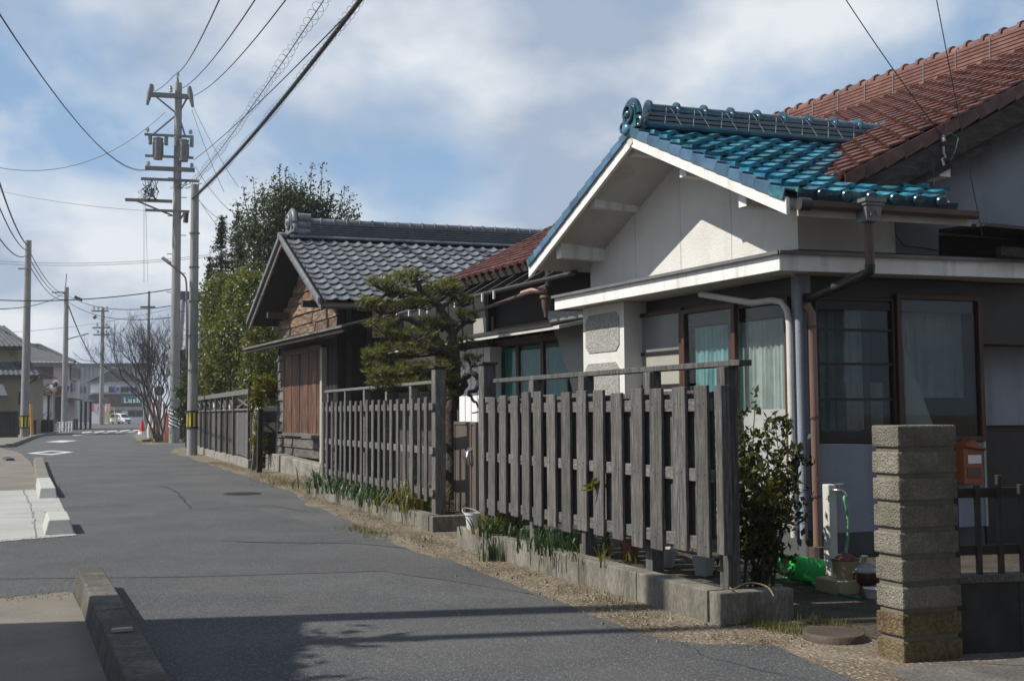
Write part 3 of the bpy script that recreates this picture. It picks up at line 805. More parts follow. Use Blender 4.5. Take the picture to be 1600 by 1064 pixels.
# the other slope and the far gable, plain
MEY2 = Vector((-MEY.x, -MEY.y, MEY.z)); MEYr = MEY2
rtop = tops[1]; rfar = tops[2]
back = MB()
dn = Vector((-NR.x, -NR.y, 0)) * 4.5 + Vector((0, 0, -2.27))
back.prism([rtop, rfar, rfar + dn, rtop + dn], (0, 0, -.1))
back.build('roof_slope', M['tile_red'], house)
fw = MB(); fw.prism([E1 + AX * (A_END - .5) - NR * .8 + Vector((0, 0, -4)), E1 + AX * (A_END - .5) - NR * .8, rfar - AX * .6 - Vector((0, 0, .3)), rfar - AX * .6 - NR * 4 - Vector((0, 0, 2.4)), rfar - AX * .6 - NR * 4 - Vector((0, 0, 7.2))], AX * .1)
fw.build('far_gable', M['wood_dark'], house)

tile_red = tile_mesh('roof_tile_red', M['tile_red'], W_TILE, .30, .028, .045)
cand = []
for j in range(int(slope_len / G_TILE) + 1):
    for i in range(-14, 60):
        a_, t_ = i * W_TILE, j * G_TILE
        if a_ < rake_a(t_) - .12 or a_ > far_a(t_) - .1 or t_ > slope_len - .15: continue
        cand.append((a_, t_))
def px_of(p):
    c = CAMR.transposed() @ (p - EYE)
    return 800 + CF * c.x / -c.z, 532 - CF * c.y / -c.z, -c.z
def seen_red(a_, t_):
    x, y, d = px_of(skewed(a_, t_)); return x > 1240 and -40 < y and x < 1640
vis = [c for c in cand if seen_red(*c)]
vis.sort(key=lambda c: (skewed(*c) - EYE).length)
near_tiles = vis[:296]; rest = set(cand) - set(near_tiles)
def tile_m(a_, t_, r=RNG):
    o = skewed(a_, t_) + MN * .0
    ex = (AX + MN * r.uniform(-.012, .012)).normalized()
    # tiles run with the roll on the near side
    m = frame(o + AX * W_TILE, -AX, MEY)
    return m @ Matrix.Rotation(r.uniform(-.012, .012), 4, 'Z') @ Matrix.Translation((r.uniform(-.004, .004), r.uniform(-.006, .006), r.uniform(0, .006)))
fr0 = frame((0, 0, 0), -AX, MEY)
for c in near_tiles:
    link('roof_tile', tile_red, main_roof, tile_m(*c))
tv = [Vector(v.co) for v in tile_red.vertices]; tf = [tuple(p.vertices) for p in tile_red.polygons]
mb = MB()
for c in sorted(rest):
    m = tile_m(*c); i0 = len(mb.v)
    mb.v += [tuple(m @ v) for v in tv]; mb.f += [tuple(i0 + k for k in f) for f in tf]; mb.m += [0] * len(tf)
link('roof_tiles', mb.mesh('roof_tiles', M['tile_red'], smooth=50, fix=False), main_roof, kind='stuff')
# rounded eave ends of the tiles along the left eave
mb = MB()
for i in range(int(A_END / W_TILE)):
    o = skewed(i * W_TILE + .03, -.02) + MN * .03
    mb.cyl(o - MEY * .03, o + MEY * .05, .05, n=8)
link('eave_tiles', mb.mesh('eave_tiles', M['tile_red'], smooth=40), main_roof, kind='stuff')
# verge tiles of the near gable and the timber barge board beneath
n_v = int(slope_len / .27)
for k in range(n_v):
    t = k * .27; a_ = rake_a(t)
    o = skewed(a_ - .02, t) + MN * .025
    mv = MB(); d1 = rk_slope.normalized()
    mv.prism([o, o + d1 * .29, o + d1 * .29 - Vector((0, 0, .13)), o - Vector((0, 0, .16))], NB * .025)
    mv.build('verge_tile', M['tile_red'], main_roof)
    if k > 12: break
bb = MB(); o = E1 + NB * -.03; d1 = rk_slope.normalized()
bb.prism([o + d1 * .12 - Vector((0, 0, .15)), o + d1 * 8 - Vector((0, 0, .15)), o + d1 * 8 - Vector((0, 0, .36)), o + d1 * .25 - Vector((0, 0, .40)), o + d1 * .02 - Vector((0, 0, .3))], NB * .05)
bb.build('barge_board', M['wood_beam'], house)
bb = MB()
bb.prism([o + d1 * .15 - Vector((0, 0, .37)) - NB * .06, o + d1 * 8 - Vector((0, 0, .34)) - NB * .06, o + d1 * 8 - Vector((0, 0, .47)) - NB * .06, o + d1 * .4 - Vector((0, 0, .5)) - NB * .06], NB * .05)
bb.build('barge_board', M['wood_beam'], house)
# purlin ends under the barge board, one painted white
pe = MB(); q = S.p(S.sz(1447, 275)[0], 0, 0); qz = S.sz(1447, 275)[1]
pe.box8([Vector((q.x, q.y, qz - .07)) + v for v in (-BX * .07 - NB * .0, BX * .07, BX * .07 + NB * .3, -BX * .07 + NB * .3)] + [Vector((q.x, q.y, qz + .05)) + v for v in (-BX * .07, BX * .07, BX * .07 + NB * .3, -BX * .07 + NB * .3)])
pe.build('purlin', M['white_paint'], house)
# ridge of the red roof: stacked flat tiles and round caps
P_r = Plane(Vector((rtop.x, rtop.y, 0)), AX, NR)
rl = (rfar - rtop).length
ridge = MB(); zr = rtop.z
for k in range(6):
    hw = .19 - .008 * k
    ridge.slab(P_r, -.05, rl + .05, zr - .06 + k * .058, zr - .012 + k * .058, -hw, hw)
red_ridge = ridge.build('ridge', M['tile_red_ridge'], house, bevel=.006)
n_cap = int(rl / .31)
cap = MB(); cap.cyl((0, 0, 0), (0, .32, 0), .085, n=14); cap.cyl((0, -.018, 0), (0, .035, 0), .118, n=14)
cap_red = cap.mesh('ridge_cap_red', M['tile_red_ridge'], smooth=40)
for k in range(n_cap):
    o = P_r.p(k * .31, zr + .30)
    link('ridge_cap', cap_red, red_ridge, frame(o, Vector((AX.y, -AX.x, 0)), AX))
# one bond wire every metre over the ridge
mb = MB()
for k in range(0, n_cap, 2):
    mb = MB(); mb.tube([P_r.p(k * .31 + .1, zr - .06, .205), P_r.p(k * .31 + .13, zr + .28, .16), P_r.p(k * .31 + .16, zr + .39, .0)], .006, 4)
    mb.build('bond_wire', M['wire_grey'], red_ridge)

# --- teal annex roof
RK = G.off(.80)
P0 = RK.p(1.93, 4.79); E0 = RK.p(-.775, 3.55); L0 = RK.p(4.55, 3.54)
NT = BX.cross(P0 - E0).normalized(); NT = NT if NT.z > 0 else -NT
NT2 = BX.cross(P0 - L0).normalized(); NT2 = NT2 if NT2.z > 0 else -NT2
UPR = (P0 - E0); UPR = (UPR - BX * UPR.dot(BX)).normalized()
UPL = (P0 - L0); UPL = (UPL - BX * UPL.dot(BX)).normalized()
deck = MB()
BL = 4.1
deck.prism([E0 + BX * .03 - NT * .05, P0 + BX * .03 - NT * .05, P0 + BX * BL - NT * .05, E0 + BX * 1.95 - NT * .05], -NT * .06)
annex_roof = deck.build('annex_roof', M['soffit'], house)
deck = MB()
deck.prism([L0 + BX * .03 - NT2 * .05, P0 + BX * .03 - NT2 * .05, P0 + BX * BL - NT2 * .05, L0 + BX * 2.0 - NT2 * .05], -NT2 * .06)
deck.build('annex_roof_slope', M['soffit'], house)
# the left slope carries the same glaze
lt = MB()
def left_t(u, v):
    p = L0.lerp(P0, v) + BX * (.05 + u * (2.0 + 2.0 * v))
    return p + NT2 * (.012 + .016 * math.sin(u * 90) + .02 * (1 - (v * 12) % 1))
lt.grid(left_t, 90, 24); lt.build('left_slope_tiles', M['tile_blue'], house, smooth=40)
tile_teal = tile_mesh('roof_tile_teal', M['tile_teal'], .275, .33, .05, .07, .62)
sl = (P0 - E0).dot(UPR); rows = int(sl / .262)
skew = (P0 - E0).dot(BX) / sl
for j in range(rows):
    for i in range(0, 17):
        bb_ = .10 + i * .275; t = j * .262 - .03
        o = E0 + UPR * t + BX * (skew * max(t, 0) + bb_)
        q = o + UPR * .15 + BX * .16
        if (q - E1).dot(AX) > .02 and q.z < main_z(q) + .02: continue
        if t > sl - .2 or bb_ > 1.7 + 2.6 * j / rows: continue
        m = frame(o, BX, UPR) @ Matrix.Rotation(RNG.uniform(-.02, .02), 4, 'Z') @ Matrix.Translation((RNG.uniform(-.005, .005), RNG.uniform(-.01, .01), RNG.uniform(0, .01)))
        link('roof_tile', tile_teal, annex_roof, m)
# round eave ends
et = MB(); et.lathe([(.0, -.01), (.055, -.008), (.06, .0), (.06, .05)], (0, 0, 0), 12, axis=(0, 1, 0))
et_me = et.mesh('eave_end', M['tile_teal_ridge'], smooth=40)
for i in range(6):
    o = E0 + BX * (.10 + (i + .93) * .275) - UPR * .065 + NT * .03
    link('eave_end', et_me, annex_roof, frame(o, BX, UPR))
ev = MB()
ev.bar(E0 + BX * .1 - UPR * .03 - NT * .01, E0 + BX * 1.95 - UPR * .03 - NT * .01, .02, .07, NT)
ev.build('eave_edge', M['tile_teal_ridge'], annex_roof)
# verge tiles down both rakes
def verge(o, up, n_out, length, nrm, mat, k0, cnt, wid):
    for k in range(cnt):
        p = o + up * (k * wid); q = p + up * (wid + .02)
        mv = MB()
        mv.prism([p + nrm * .055 - n_out * .10, q + nrm * .03 - n_out * .10, q + nrm * .03 + n_out * .03, p + nrm * .055 + n_out * .03], -nrm * .022)
        mv.prism([p + nrm * .054 + n_out * .012, q + nrm * .029 + n_out * .012, q - nrm * .07 + n_out * .012, p - nrm * .062 + n_out * .012], n_out * .02)
        mv.build('verge_tile', mat(k), annex_roof, bevel=.004)
dR = (P0 - E0); nR_ = 13
verge(E0, dR.normalized(), NR, dR.length, NT, lambda k: M['tile_teal'] if k == 0 else M['tile_blue'], 0, nR_, dR.length / nR_)
dL = (P0 - L0)
verge(L0, dL.normalized(), NR, dL.length, NT2, lambda k: M['tile_teal'] if k < 1 else M['tile_blue'], 0, nR_, dL.length / nR_)
# the ridge: three bedded courses, a round cap course, ties and a scrolled end tile
P_t = Plane(Vector((P0.x, P0.y, 0)), BX, NB); zt = P0.z
ridge = MB()
for k, hw in enumerate((.20, .165, .15, .135)):
    ridge.slab(P_t, .12 + .02 * k, BL + .1, zt - .02 + k * .058, zt + .03 + k * .058, -hw, hw)
teal_ridge = ridge.build('ridge', M['tile_teal_ridge'], house, bevel=.008)
lower = MB()
for sg in (-1, 1):
    lower.tube([P_t.p(.10, zt + .02, sg * .2), P_t.p(BL + .05, zt + .02, sg * .2)], .035, 8)
lower.build('ridge_roll', M['tile_teal_ridge'], teal_ridge, smooth=40)
capm = MB(); capm.cyl((0, 0, 0), (0, .37, 0), .088, n=16); capm.tube([(0, .0, 0), (0, .012, 0), (0, .04, 0), (0, .055, 0)], [.09, .128, .128, .09], 16)
cap_me = capm.mesh('ridge_cap_teal', M['tile_teal_ridge'], smooth=40)
ncap = 11
for k in range(ncap):
    o = P_t.p(.2 + k * (BL - .12) / ncap, zt + .245)
    link('ridge_cap', cap_me, teal_ridge, frame(o, NB, BX))
for k in range(ncap):
    tie = MB(); u = .45 + k * .37
    for du in (-.05, .06):
        tie.tube([P_t.p(u + du * 2.2, zt + .02, .2), P_t.p(u + du * .6, zt + .26, .1), P_t.p(u - du * .2, zt + .345, 0)], .003, 4)
    tie.build('bond_wire', M['pipe_grey'], teal_ridge)
onigawara('ridge_end_tile', M['tile_teal_ridge'], house, G, 1.93, 4.84, .72, 1.02)
knob = MB(); knob.lathe([(.0, .02), (.05, .015), (.075, -.01), (.075, -.12)], RK.p(1.97, 4.80, .05), 14, axis=NR)
knob.build('ridge_end_disc', M['tile_blue'], house, smooth=50)
# barge boards, soffit line and purlins
def barge(p, q, h, name='barge_board'):
    mb = MB(); d = Vector((0, 0, h))
    mb.prism([p, q, q - d, p - d], -NR * .045)
    return mb.build(name, M['white_paint'], house, bevel=.004)
barge(E0 + NR * .005 - Vector((0, 0, .03)), P0 + NR * .005 - Vector((0, 0, .03)), .17)
barge(L0 + NR * .005 - Vector((0, 0, .03)), P0 + NR * .005 - Vector((0, 0, .03)), .17)
kp = MB(); kp.prism([RK.p(1.93 + dx, 4.63 + dz, .006) for dx, dz in ((-.06, 0), (-.04, .05), (.04, .05), (.06, 0), (0, -.04))], NR * .01); kp.build('ridge_plate', M['soffit'], house)
PU = G.off(.68)
for (x0, y0, x1, y1) in ((866, 380, 879, 404), (921, 306, 930, 325), (984, 233, 992, 243), (1061, 264, 1073, 277), (1152, 300, 1168, 324)):
    a0, a1, z0, z1 = PU.rect(x0, y0, x1, y1)
    zc_ = (z0 + z1) / 2; ac = (a0 + a1) / 2
    mb = MB(); mb.slab(G, ac - .065, ac + .065, z0, z1, -.02, .68)
    mb.build('purlin', M['white_paint'], house, bevel=.004)
# gutter on the teal eave, its hopper and the down pipe
g0 = E0 + BX * .1 - UPR * .12 - Vector((0, 0, .06)); g1 = E0 + BX * 2.1 - UPR * .12 - Vector((0, 0, .065))
gt = MB(); prof = [(-.055, .03), (-.05, -.02), (-.02, -.045), (.02, -.045), (.05, -.02), (.055, .03), (.045, .03), (.04, -.015), (.015, -.035), (-.015, -.035), (-.04, -.015), (-.045, .03)]
gt.prism([g0 + NB * x + Vector((0, 0, z)) for x, z in prof], g1 - g0)
gt.build('gutter', M['gutter_brown'], house)
fb = MB(); fb.prism([g0 - NB * .07 + Vector((0, 0, z)) for z in (-.02, -.10)] + [g1 - NB * .07 + Vector((0, 0, z)) for z in (-.10, -.02)], -NB * .025); fb.build('fascia_board', M['soffit'], house)
gc = MB(); gc.tube([g0 - BX * .04 + Vector((0, 0, .0)), g0 + BX * .08], .062, 10); gc.build('gutter_end', M['metal_dark'], house, smooth=40)
hp = at(1346, 296, (g0 + BX * 1.05).y - .02); hp = g0 + BX * (hp - g0).dot(BX) + NB * .01; hp.z = g0.z + .02
hb = MB()
def ring(sx, z): return [hp + BX * (x * sx) + NB * (y * sx) + Vector((0, 0, z)) for x, y in ((-1, -1), (1, -1), (1, 1), (-1, 1))]
secs = [(.12, .055), (.12, .02), (.105, .02), (.105, -.01), (.09, -.01), (.09, -.03), (.085, -.06), (.075, -.16), (.05, -.165)]
for (s0, z0), (s1, z1) in zip(secs, secs[1:]):
    r0, r1 = ring(s0, z0), ring(s1, z1)
    for q in range(4): hb.face([r0[q], r0[(q + 1) % 4], r1[(q + 1) % 4], r1[q]])
hb.face(ring(.12, .055))
hb.tube([hp + BX * (math.cos(t) * .04) + NB * .088 + Vector((0, 0, -.11 + math.sin(t) * .05)) for t in [math.pi * q / 8 for q in range(9)]], .01, 6)
hb.build('rain_hopper', M['hopper'], house)
dp = MB()
top = hp + Vector((0, 0, -.15)); fas = Vector((top.x, top.y, 2.86))
dp.tube([top, fas + Vector((0, 0, -.0))], .045, 12)
dp.build('down_pipe', M['gutter_brown'], house, smooth=40)
cpx = S.p(.03, 2.66, .06)
el = MB(); el.tube([fas + Vector((0, 0, .03)), fas - Vector((0, 0, .03)), fas - Vector((0, 0, .06)) - NB * .05 - BX * .02, cpx + BX * .05, cpx], .05, 10)
el.build('pipe_elbow', M['metal_dark'], house, smooth=40)
dpx = gnd(1270, 872, .0)
dpt = S.p(S.sz(1262, 500)[0], 0, .07)
dq = MB(); dq.tube([cpx - NB * 0 + Vector((0, 0, -.06)), Vector((dpt.x, dpt.y, 2.5)), Vector((dpt.x, dpt.y, .12))], .048, 12)
lowp = dq.build('down_pipe', M['pipe_pink'], house, smooth=40)
for z in (.62, 1.42, 2.35):
    br = MB(); br.lathe([(.052, 0), (.056, .0), (.056, .025), (.052, .025)], (dpt.x, dpt.y, z), 12)
    br.build('pipe_bracket', M['gutter_brown'], lowp)
shoe = MB(); shoe.lathe([(.0, 0), (.09, 0), (.09, .12), (.05, .13)], (dpt.x, dpt.y, .0), 12); shoe.build('pipe_shoe', M['rust_iron'], house)

# --- canopy
FO, FS = .50, .30
cor = C0 + NR * FO - AX * FS
FP = Plane(cor, AX, NR)
FS_ = Plane(cor, BX, NB)
cl = FP.sz(867, 475)[0]; cr = 3.7
ZB, ZT = FP.sz(1222, 422)[1], FP.sz(1222, 396)[1]
zrb = FS_.sz(1598, 433)[1] - ZB
can = MB()
can.prism([cor + AX * cl + Vector((0, 0, ZB + .02)), cor + Vector((0, 0, ZB + .02)), cor + BX * cr + Vector((0, 0, ZB + .03)), cor + BX * cr + AX * .75 + Vector((0, 0, ZB + .03)), C0 - NR * .12 + AX * .02 + Vector((0, 0, ZB + .023)), C0 - NR * .12 + AX * (cl - FS) + Vector((0, 0, ZB + .02))], (0, 0, .03))
canopy = can.build('canopy', M['soffit'], house)
f = MB(); f.slab(FP, -.0, cl, ZB, ZT, -.035, .004); f.build('fascia', M['white_paint'], canopy, bevel=.003)
f = MB(); f.prism([FS_.p(.002, ZB, .002), FS_.p(cr, ZB + .02, .002), FS_.p(cr, ZT + .025, .002), FS_.p(.002, ZT, .002)], -NB * .035); f.build('fascia', M['white_paint'], canopy, bevel=.003)
ct = MB()
e0, e1, e2 = cor + NR * .03 - AX * .03, cor + NR * .03 + AX * (cl + .02), cor + BX * cr + NB * .03
def hh(p, z): return Vector((p.x, p.y, z))
ct.face([hh(e0, ZT + .02), hh(e1, ZT + .02), hh(C0 + AX * (cl - FS) - NR * .02, ZT + .12), hh(C0 - NR * .02, ZT + .12)])
ct.face([hh(e0, ZT + .02), hh(C0 - NR * .02, ZT + .12), hh(C0 + BX * (cr + .3), ZT + .13), hh(e2, ZT + .045)])
ct.build('canopy_roofing', M['metal_dark'], canopy)
cg = MB()
cg.prism([hh(e0, ZT - .005), hh(e1, ZT - .005), hh(e1, ZT + .03), hh(e0, ZT + .03)], NR * .02)
cg.prism([hh(e0, ZT - .005), hh(e2, ZT + .02), hh(e2, ZT + .055), hh(e0, ZT + .03)], NB * .02)
cg.build('drip_edge', M['metal_grey'], canopy)

# --- openings of the gable front
WG = G.off(-.10)
def framed(P, px, fr, fmat, parent, name='window', depth=.06, thick=.05, out=0.0):
    """A window frame (four members in one mesh) around a pixel-surveyed rectangle; returns it and the opening."""
    a0, a1, z0, z1 = P.rect(*px)
    mb = MB()
    mb.slab(P, a0, a0 + fr, z0, z1, out, out + depth); mb.slab(P, a1 - fr, a1, z0, z1, out, out + depth)
    mb.slab(P, a0 + fr, a1 - fr, z0, z0 + fr, out, out + depth); mb.slab(P, a0 + fr, a1 - fr, z1 - fr, z1, out, out + depth)
    return mb.build(name, fmat, parent, bevel=.003), (a0 + fr, a1 - fr, z0 + fr, z1 - fr)
def pane(P, r, mat, parent, out=.02, name='pane'):
    mb = MB(); mb.slab(P, r[0], r[1], r[2], r[3], out, out + .006); return mb.build(name, mat, parent)
def drape(P, u0, u1, z0, z1, out, mat, parent, folds=7, amp=.03, flare=0.0, name='curtain', seed=0, z0b=None):
    r = random.Random(seed); ph = [r.uniform(0, 6) for _ in range(4)]
    mb = MB()
    def fn(u, v):
        z = z1 + (z0 - z1) * v
        if z0b is not None: z = z1 + ((z0 + (z0b - z0) * u) - z1) * v
        x = u0 + (u1 - u0) * u + flare * v * (u - .5)
        o = amp * (math.sin(u * folds * 6.28 + ph[0] + .4 * math.sin(v * 3 + ph[1])) + .5 * math.sin(u * folds * 2.3 * 6.28 + ph[2])) * (.6 + .4 * v)
        return P.p(x, z, out + o)
    mb.grid(fn, folds * 10, 8)
    return mb.build(name, mat, parent, smooth=80)
# lower wall of the front: stone-dashed pier, return, dark lining, glazed doors
Gp = G.off(.2); pr = Gp.rect(912, 480, 976, 700)
mb = MB(); mb.slab(Gp, pr[0], pr[1], .0, ZB + .015, -.5, .0); pier = mb.build('pier', M['stucco'], house)
def octo(P, px, out, mat, parent, name, ch=.08):
    a0, a1, z0, z1 = P.rect(*px); c = ch
    mb = MB(); mb.prism([P.p(u, z, out) for u, z in ((a0 + c, z0), (a1 - c, z0), (a1, z0 + c), (a1, z1 - c), (a1 - c, z1), (a0 + c, z1), (a0, z1 - c), (a0, z0 + c))], P.n * .012)
    mb.build(name, mat, parent)
octo(Gp, (916, 490, 968, 550), .0, M['pebbledash'], pier, 'stone_panel')
octo(Gp, (916, 567, 968, 625), .0, M['pebbledash'], pier, 'stone_panel')
octo(Gp, (916, 645, 968, 720), .0, M['pebbledash'], pier, 'stone_panel')
rr = G.off(-.1).rect(976, 480, 999, 700)
mb = MB(); mb.slab(G, rr[0], rr[1], .0, ZB + .015, -.3, -.10); mb.build('front_wall', M['stucco_shaded'], house)
mb = MB(); mb.slab(G, G.sz(1252, 600)[0], -.0, .0, ZB + .015, -.15, -.005)
mb.build('front_wall', M['stucco_shaded'], house)
aL, aR = G.sz(999, 600)[0], G.sz(1236, 600)[0]
mb = MB(); mb.slab(G, aR - .02, aL, 2.52, ZB + .015, -.22, -.12); mb.build('door_head', M['frame_dark'], house)
mb = MB(); mb.slab(G, aR - .02, aL, .0, .30, -.22, -.04); mb.build('door_sill', M['concrete'], house)
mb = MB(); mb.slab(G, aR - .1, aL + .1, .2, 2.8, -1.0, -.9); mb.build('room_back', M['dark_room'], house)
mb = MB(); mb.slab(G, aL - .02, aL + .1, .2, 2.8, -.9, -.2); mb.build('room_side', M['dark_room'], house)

d1_, r1_ = framed(WG, (1003, 486, 1072, 760), .05, M['frame_brown'], house, 'sliding_door')
mid = [WG.sz(1037, y)[1] for y in (551, 603)]
mb = MB()
for z in mid: mb.slab(WG, r1_[0], r1_[1], z - .018, z + .018, .01, .05)
mb.build('door_rail', M['frame_dark'], d1_)
pane(WG, (r1_[0], r1_[1], mid[0] + .02, r1_[3]), M['screen_grey'], d1_)
pane(WG, (r1_[0], r1_[1], mid[1] + .02, mid[0] - .02), M['blind_cream'], d1_)
pane(WG, (r1_[0], r1_[1], r1_[2], mid[1] - .02), M['blind_cream'], d1_)
d2_, r2_ = framed(WG.off(.05), (1072, 478, 1156, 770), .06, M['frame_brown'], house, 'sliding_door')
pane(WG.off(.05), r2_, M['glass'], d2_)
drape(WG, r2_[0] + .03, r2_[1] + .02, .35, 2.5, -.05, M['curtain_aqua'], house, 9, .025, seed=2)
d3_, r3_ = framed(WG, (1146, 470, 1240, 790), .06, M['frame_brown'], house, 'sliding_door')
pane(WG, (r3_[0], r3_[1], 1.52, r3_[3]), M['glass'], d3_)
pane(WG, (r3_[0], r3_[1], r3_[2], 1.52), M['glass_frosted'], d3_)
drape(WG, r3_[0] + .02, r3_[1] + .02, .9, 2.5, -.06, M['curtain_white'], house, 10, .025, seed=5)
# conduit bend at the corner and the loop of cable by the pier
p_a = G.hit(1122, 461) + NR * .25
cpt = G.p(-.0, 0, .06); ctop = G.sz(1240, 470)[1]
u_c = G.sz(1240, 600)[0]
mb = MB(); mb.tube([p_a, G.p(u_c + .45, 2.66, .16), G.p(u_c + .22, 2.67, .08), G.p(u_c + .1, 2.64, .05), G.p(u_c + .03, 2.55, .04), G.p(u_c, 2.4, .04), G.p(u_c, 1.8, .04), G.p(u_c, .2, .04)], .035, 10)
mb.build('conduit', M['pipe_white'], house, smooth=50)
mb = MB(); mb.tube([G.p(u_c - .14, 2.80, .03), G.p(u_c - .14, .2, .03)], .04, 10); mb.build('conduit', M['stucco_shaded'], house, smooth=50)
mb = MB(); u_k = G.sz(961, 480)[0]
mb.tube([G.p(u_k, 2.85, .1), G.p(u_k - .01, 2.7, .05), G.p(u_k + .03, 2.2, .03), G.p(u_k + .02, 1.95, .03), G.p(u_k - .04, 1.9, .03), G.p(u_k - .06, 2.0, .03), G.p(u_k - .03, 2.5, .03), G.p(u_k - .02, 2.72, .05)], .006, 5)
mb.tube([G.p(u_k + q * .05 - .1, 2.7 + .05 * math.sin(q * 2), .06) for q in range(6)], .008, 5)
mb.build('loose_cable', M['wire'], house)
# hooks under the canopy
mb = MB()
for px in ((1238, 431),):
    h = FP.off(-.1).hit(*px)
    mb.tube([h + Vector((0, 0, .05)), h, h + Vector((.02, 0, -.03)), h + Vector((.03, 0, .0))], .007, 5)
mb.build('hook', M['iron'], canopy)

# --- openings of the side
a0 = 0.0
sw = [S.rect(1269, 455, 1394, 692), S.rect(1398, 455, 1532, 692)]
zs = S.sz(1340, 694)[1]
sr = S.sz(1538, 760)[0]
mb = MB(); mb.slab(S, .0, sr, zs_b := .24, zs, -.15, 0.0); mb.slab(S, .0, .03, zs, ZB + .015, -.15, 0); mb.build('side_wall', M['stucco_shaded'], house)
mb = MB(); mb.slab(S, .02, sr - .002, 0.0, .24, -.15, -.012); mb.slab(G, -.02, 4.2, 0, .28, -.2, -.012); mb.build('plinth', M['plinth'], house)
mb = MB(); mb.slab(S,   .03, sr, 2.56, ZB + .01, -.15, -.03); mb.build('side_head', M['frame_dark'], house)
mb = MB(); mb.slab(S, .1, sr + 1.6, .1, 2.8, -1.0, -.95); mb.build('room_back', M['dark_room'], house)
mb = MB(); mb.slab(S, sr - .08, sr - .0, zs, 2.56, -.15, -.02); mb.build('corner_post', M['frame_dark'], house)
SW = S.off(-.08)
v1, q1 = framed(SW, (1270, 466, 1394, 692), .035, M['frame_dark'], house, depth=.07)
rz = [SW.sz(1332, y)[1] for y in (516, 569, 624)]
mb = MB()
for z in rz: mb.slab(SW, q1[0], q1[1], z - .014, z + .014, .015, .055)
mb.build('glazing_bar', M['frame_dark'], v1)
zz = [q1[2]] + [z for z in reversed(rz)] + [q1[3]]
for k in range(4):
    pane(SW, (q1[0], q1[1], zz[k] + .012, zz[k + 1] - .012), M['glass'], v1, .025)
mb = MB(); mb.slab(SW, q1[0], q1[1], q1[2], q1[2] + .09, .0, .05); mb.build('window_sill', M['frame_dark'], v1)
drape(SW, q1[0], q1[0] + (q1[1] - q1[0]) * .72, q1[2] + .1, q1[3], -.12, M['curtain_grey'], house, 5, .015, seed=8)
mb = MB(); mb.slab(SW, q1[0], q1[1], q1[2], q1[2] + .6, -.14, -.13); mb.build('paper_screen', M['screen_grey'], house)
v2, q2 = framed(SW.off(.03), (1398, 462, 1531, 690), .055, M['frame_brown'], house, depth=.07)
pane(SW.off(.03), q2, M['glass'], v2, .025)
wd = q2[1] - q2[0]
drape(SW, q2[0] + .08 * wd, q2[1] - .06 * wd, q2[2] + .42, q2[3] - .02, -.1, M['curtain_grey'], house, 6, .02, seed=9)
mb = MB(); mb.prism([SW.p(q2[0] + .14 * wd, q2[3] - .5, -.07), SW.p(q2[0] + .14 * wd, q2[2] + .1, -.07), SW.p(q2[0] + .5 * wd, q2[2] + .1, -.07)], NB * .01); mb.build('curtain', M['blind_cream'], house)
# porch beyond the side: pale trim, recess and entrance screen
mb = MB(); t0 = S.sz(1536, 700)[0]; mb.slab(S, sr + .001, sr + .03, .24, 2.36, -.1, .012); mb.build('corner_trim', M['pipe_grey'], house)
q0 = S.sz(1562, 600)[0]
mb = MB(); mb.slab(S, sr + .03, sr + .06, 0, 2.3, -.8, -.02); mb.slab(S, sr + .03, sr + 1.8, 2.22, 2.36, -.8, -.02); mb.slab(S, sr + .09, q0 - .01, 0, 2.22, -.75, -.3); mb.build('porch_frame', M['frame_dark'], house)
mb = MB(); mb.slab(S, q0, q0 + 1.6, 1.32, 2.22, -.7, -.4); mb.build('porch_wall', M['stucco_shaded'], house)
mb = MB(); mb.slab(S, q0, q0 + 1.6, 0, 1.32, -.7, -.5); mb.build('porch_door', M['frame_dark'], house)
mb = MB(); mb.slab(S, sr + .03, sr + 2.2, 2.36, ZB + .01, -.5, -.1); mb.build('porch_lintel', M['frame_dark'], house)
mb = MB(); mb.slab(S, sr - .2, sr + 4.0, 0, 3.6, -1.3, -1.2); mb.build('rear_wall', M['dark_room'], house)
# lean-to edge at the right under the corrugated wall
a_, z_ = S.sz(1466, 372)
lt = MB(); lt.prism([S.p(a_, z_ + .06, .01), S.p(a_ + 2.4, z_ - .01, .01), S.p(a_ + 2.4, z_ - .05, .7), S.p(a_, z_ + .02, .7)], (0, 0, .035)); lt.build('lean_to_roof', M['metal_dark'], house)
lt = MB(); lt.slab(S, a_, a_ + 2.4, 3.05, z_ + .02, -.0, .04); lt.build('lean_to_wall', M['wood_black'], house)
b0 = S.off(.5).hit(1560, 393); lt = MB(); lt.bar(b0, b0 + BX * 1.5 - Vector((0, 0, .02)), .08, .1); lt.build('lean_to_beam', M['wood_beam'], house)
# service clip, cable and porcelain on the big barge board
i0 = RKM.off(.05).hit(1474, 222)
mb = MB(); mb.lathe([(.0, 0), (.022, .0), (.026, .03), (.018, .045), (.026, .06), (.0, .075)], i0, 10); mb.tube([i0 - Vector((0, 0, .05)), i0 - Vector((0, 0, .12)), i0 - Vector((-.02, 0, .16)), i0 - Vector((.02, 0, .18)), i0 - Vector((.0, 0, .25))], .012, 6)
mb.build('insulator', M['insulator'], house, smooth=40)
mb = MB(); mb.tube([i0 + Vector((0, 0, .07)), i0 + Vector((.08, 0, .09)), i0 + Vector((.16, 0, .04)), i0 + Vector((.12, 0, -.1)), i0 + Vector((.07, 0, -.2))], .006, 5); mb.build('earth_wire', M['hose_dark'], house)
mb = MB()
mb.tube([RKM.off(.06).hit(x, y) for x, y in ((1455, 250), (1460, 285), (1450, 310), (1430, 325))], .008, 5)
mb.tube([S.off(.03).hit(x, y) for x, y in ((1398, 345), (1400, 368), (1412, 384), (1445, 388), (1465, 392))], .007, 5)
mb.build('service_cable', M['wire'], house)

